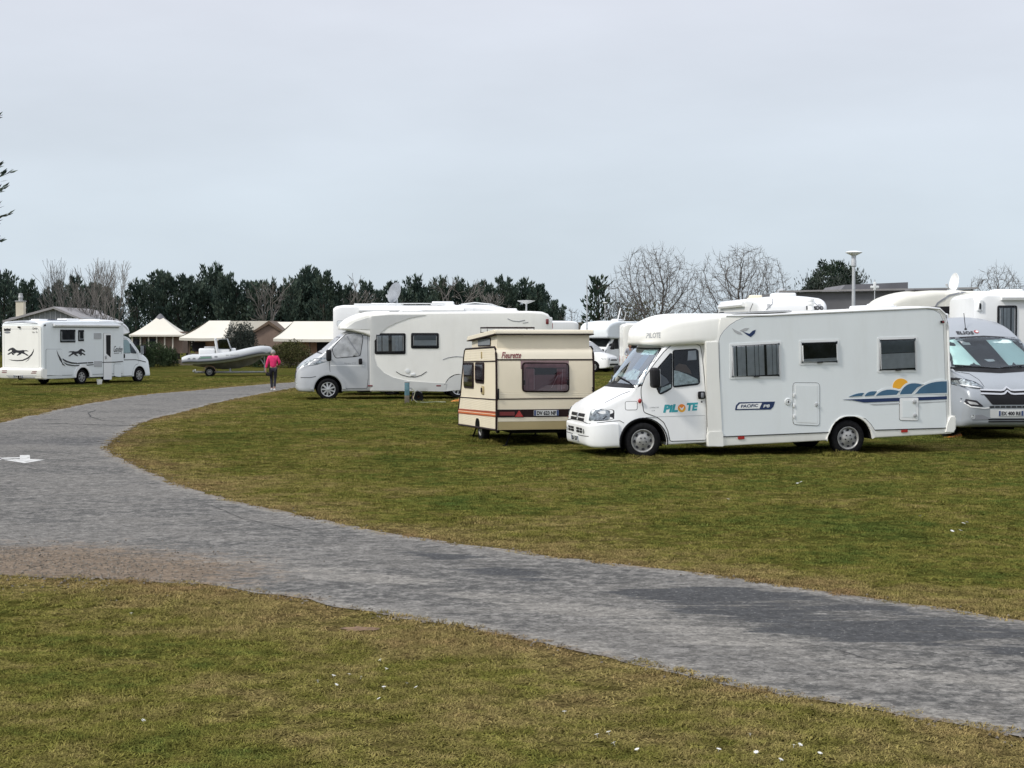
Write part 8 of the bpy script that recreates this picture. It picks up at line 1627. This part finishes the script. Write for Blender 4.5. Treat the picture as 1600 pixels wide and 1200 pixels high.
# ================================================================ small things
def build_small():
    # levelling ramp behind the near motorhome
    def ramp(loc, rz, lab, s=1.0):
        t = empty('levelling_ramp', loc, (0, 0, rz), lab, 'levelling ramp'); b = NB(); pr = [(0, 0), (.55 * s, 0), (.55 * s, .13 * s), (.46 * s, .13 * s), (.40 * s, .10 * s), (.30 * s, .10 * s), (.24 * s, .055 * s), (.14 * s, .055 * s)]; prism(b, pr, -.1, .1); bmesh.ops.bevel(b, geom=list(b.edges), offset=.006, segments=1, affect='EDGES'); obj('wedge', b, M['orange'], t, 30)
        b = NB()
        for k in range(5): box(b, (.08 + k * .09 * s, 0, .018 + .018 * k * s), (.012, .206, .02 + .03 * k * s))
        obj('side_rib', b, M['rust'], t, 0)
    p = ground(1476, 684); ramp((p.x, p.y, 0), R(8), 'orange levelling ramp on the grass at the camper van front wheel', .62)
    p = ground(704, 627.5); ramp((p.x, p.y, 0), R(5), 'orange levelling ramp at the rear wheel of the silver nosed motorhome', 1.0)
    # water post with hose reel
    p = ground(636, 631); t = empty('water_post', p, (0, 0, 0), 'faded blue wooden post standing in the grass before the silver nosed motorhome', 'post'); b = NB(); rbox(b, (0, 0, .47), (.15, .15, .42), .02); obj('post_top', b, M['bluepost'], t, 30); b = NB(); rbox(b, (0, 0, .14), (.145, .145, .28), .02); obj('post_foot', b, M['postbase'], t, 30); b = NB(); tube(b, [(.07, 0, .5), (.15, 0, .5), (.15, 0, .45)], .018, 6); rbox(b, (0, 0, .69), (.17, .17, .03), .01); obj('tap', b, M['steel'], t, 30)
    p = ground(652, 627.5); t = empty('hose_reel', p, (0, 0, R(25)), 'dark hose reel lying on the grass right of the blue post', 'hose reel'); b = NB(); T = Matrix.Translation((0, 0, .14)) @ Matrix.Rotation(R(78), 4, 'X')
    for s_ in (-1, 1): lathe(b, [(.05, s_ * .09), (.17, s_ * .09), (.18, s_ * .10), (.17, s_ * .11), (.05, s_ * .10)], T, 22)
    obj('reel', b, M['dark'], t, 40); b = NB(); lathe(b, [(.06, -.085), (.13, -.085), (.14, 0), (.13, .085), (.06, .085)], T, 22); obj('coiled_hose', b, M['rust'], t, 40); b = NB(); tube(b, [(-.2, 0, .02), (-.15, 0, .3), (0, 0, .36), (.15, 0, .3), (.2, 0, .02)], .014, 6); obj('handle', b, M['inkg'], t, 40)
    b = NB(); pts = [ground(642, 608, .0) + Vector((0, 0, 0)), ]; q0 = ground(638, 629); pts = [q0 + Vector((.12, 0, .45)), q0 + Vector((.22, -.02, .35)), q0 + Vector((.16, -.05, .12)), q0 + Vector((.28, -.1, .02)), q0 + Vector((.6, -.15, .015)), q0 + Vector((.9, .25, .015)), q0 + Vector((1.2, .1, .015))]; tube(b, pts, .014, 6); tag(obj('garden_hose', b, M['hose'], None, 60), 'pale hose running down from the blue post to the reel', 'hose')
    # bucket under the horse motorhome door
    p = ground(155.5, 600.5); t = empty('bucket', p, (0, 0, 0), 'small white bucket on the grass below the horse motorhome door', 'bucket'); b = NB(); lathe(b, [(.10, 0), (.105, .02), (.13, .22), (.14, .225), (.125, .22), (.10, .03), (.0001, .02)], None, 18); obj('tub', b, M['cream'], t, 40); b = NB(); tube(b, [(-.13, 0, .2), (-.1, -.05, .12), (0, -.08, .1), (.1, -.05, .12), (.13, 0, .2)], .006, 5); obj('handle', b, M['steel'], t, 40)
    # painted arrow on the road: worn white paint, flat
    def paint(name, pts): b = NB(); b.faces.new([b.verts.new(v) for v in pts]); return b
    def Q(*l): return [ground(px, row, .011) for px, row in l]
    b = NB()
    for l in (Q((4, 718.2), (31, 717.2), (47, 717.2), (70, 718.4), (38, 723.6)), Q((31, 711.2), (46.5, 710.8), (47, 717.2), (31, 717.2)), Q((-6, 715.2), (31, 714.4), (31, 716.0), (-6, 717.4)), Q((-22, 716.4), (2, 714.0), (2, 719.0))):
        b.faces.new([b.verts.new(v) for v in l])
    tag(obj('road_arrow', b, M['paintw'], None, 0, normals=False), 'white direction arrow painted on the asphalt at the left edge', 'road marking', kind='structure')
    b = NB(); rng = random.Random(9); c = ground(563, 985, 0); vs = [b.verts.new((c.x + (.10 + .07 * rng.random()) * math.cos(a), c.y + (.07 + .06 * rng.random()) * math.sin(a), .006 + .012 * rng.random())) for a in [6.283 * k / 14 for k in range(14)]]; ctr = b.verts.new((c.x, c.y, .026))
    for k in range(14): b.faces.new((vs[k], vs[(k + 1) % 14], ctr))
    tag(obj('soil_patch', b, mat('bare_soil', (.17, .105, .06), .95, var=.3, vs=20, bump=.6), None, 60), 'small bare patch of reddish soil in the lawn', 'soil patch')
M['shrubflat'] = mat('green_boat_logo', (.10, .20, .14), .5)
# ================================================================ build everything
build_ground(); build_road(); build_road_details(); build_grass()
near_motorhome(); middle_motorhome(); horse_motorhome(); caravan(); camper_van(); build_far()
build_plants(); build_buildings(); build_boat(); build_small()
person(ground(427, 610), R(8), 'woman in a bright pink fleece and dark trousers walking away along the road', 1.60)
_p = empty('shoulder_bag', ground(427, 610) + Vector((-.17, -.03, .62)), (0, 0, 0), 'small black bag hanging at the hip of the walker in pink', 'bag'); _b = NB(); rbox(_b, (0, 0, .02), (.16, .08, .13), .02); obj('pouch', _b, M['black'], _p, 40); _b = NB(); tube(_b, [(0, 0, .08), (.02, -.03, .2), (.05, -.03, .3)], .008, 5); obj('strap', _b, M['black'], _p, 40)
person(atd(984, 88, 0), R(200), 'person in red shorts and a grey shirt walking beside the distant motorhomes', 1.72, 'greyc', 'redc', 'hairb', shorts=True)
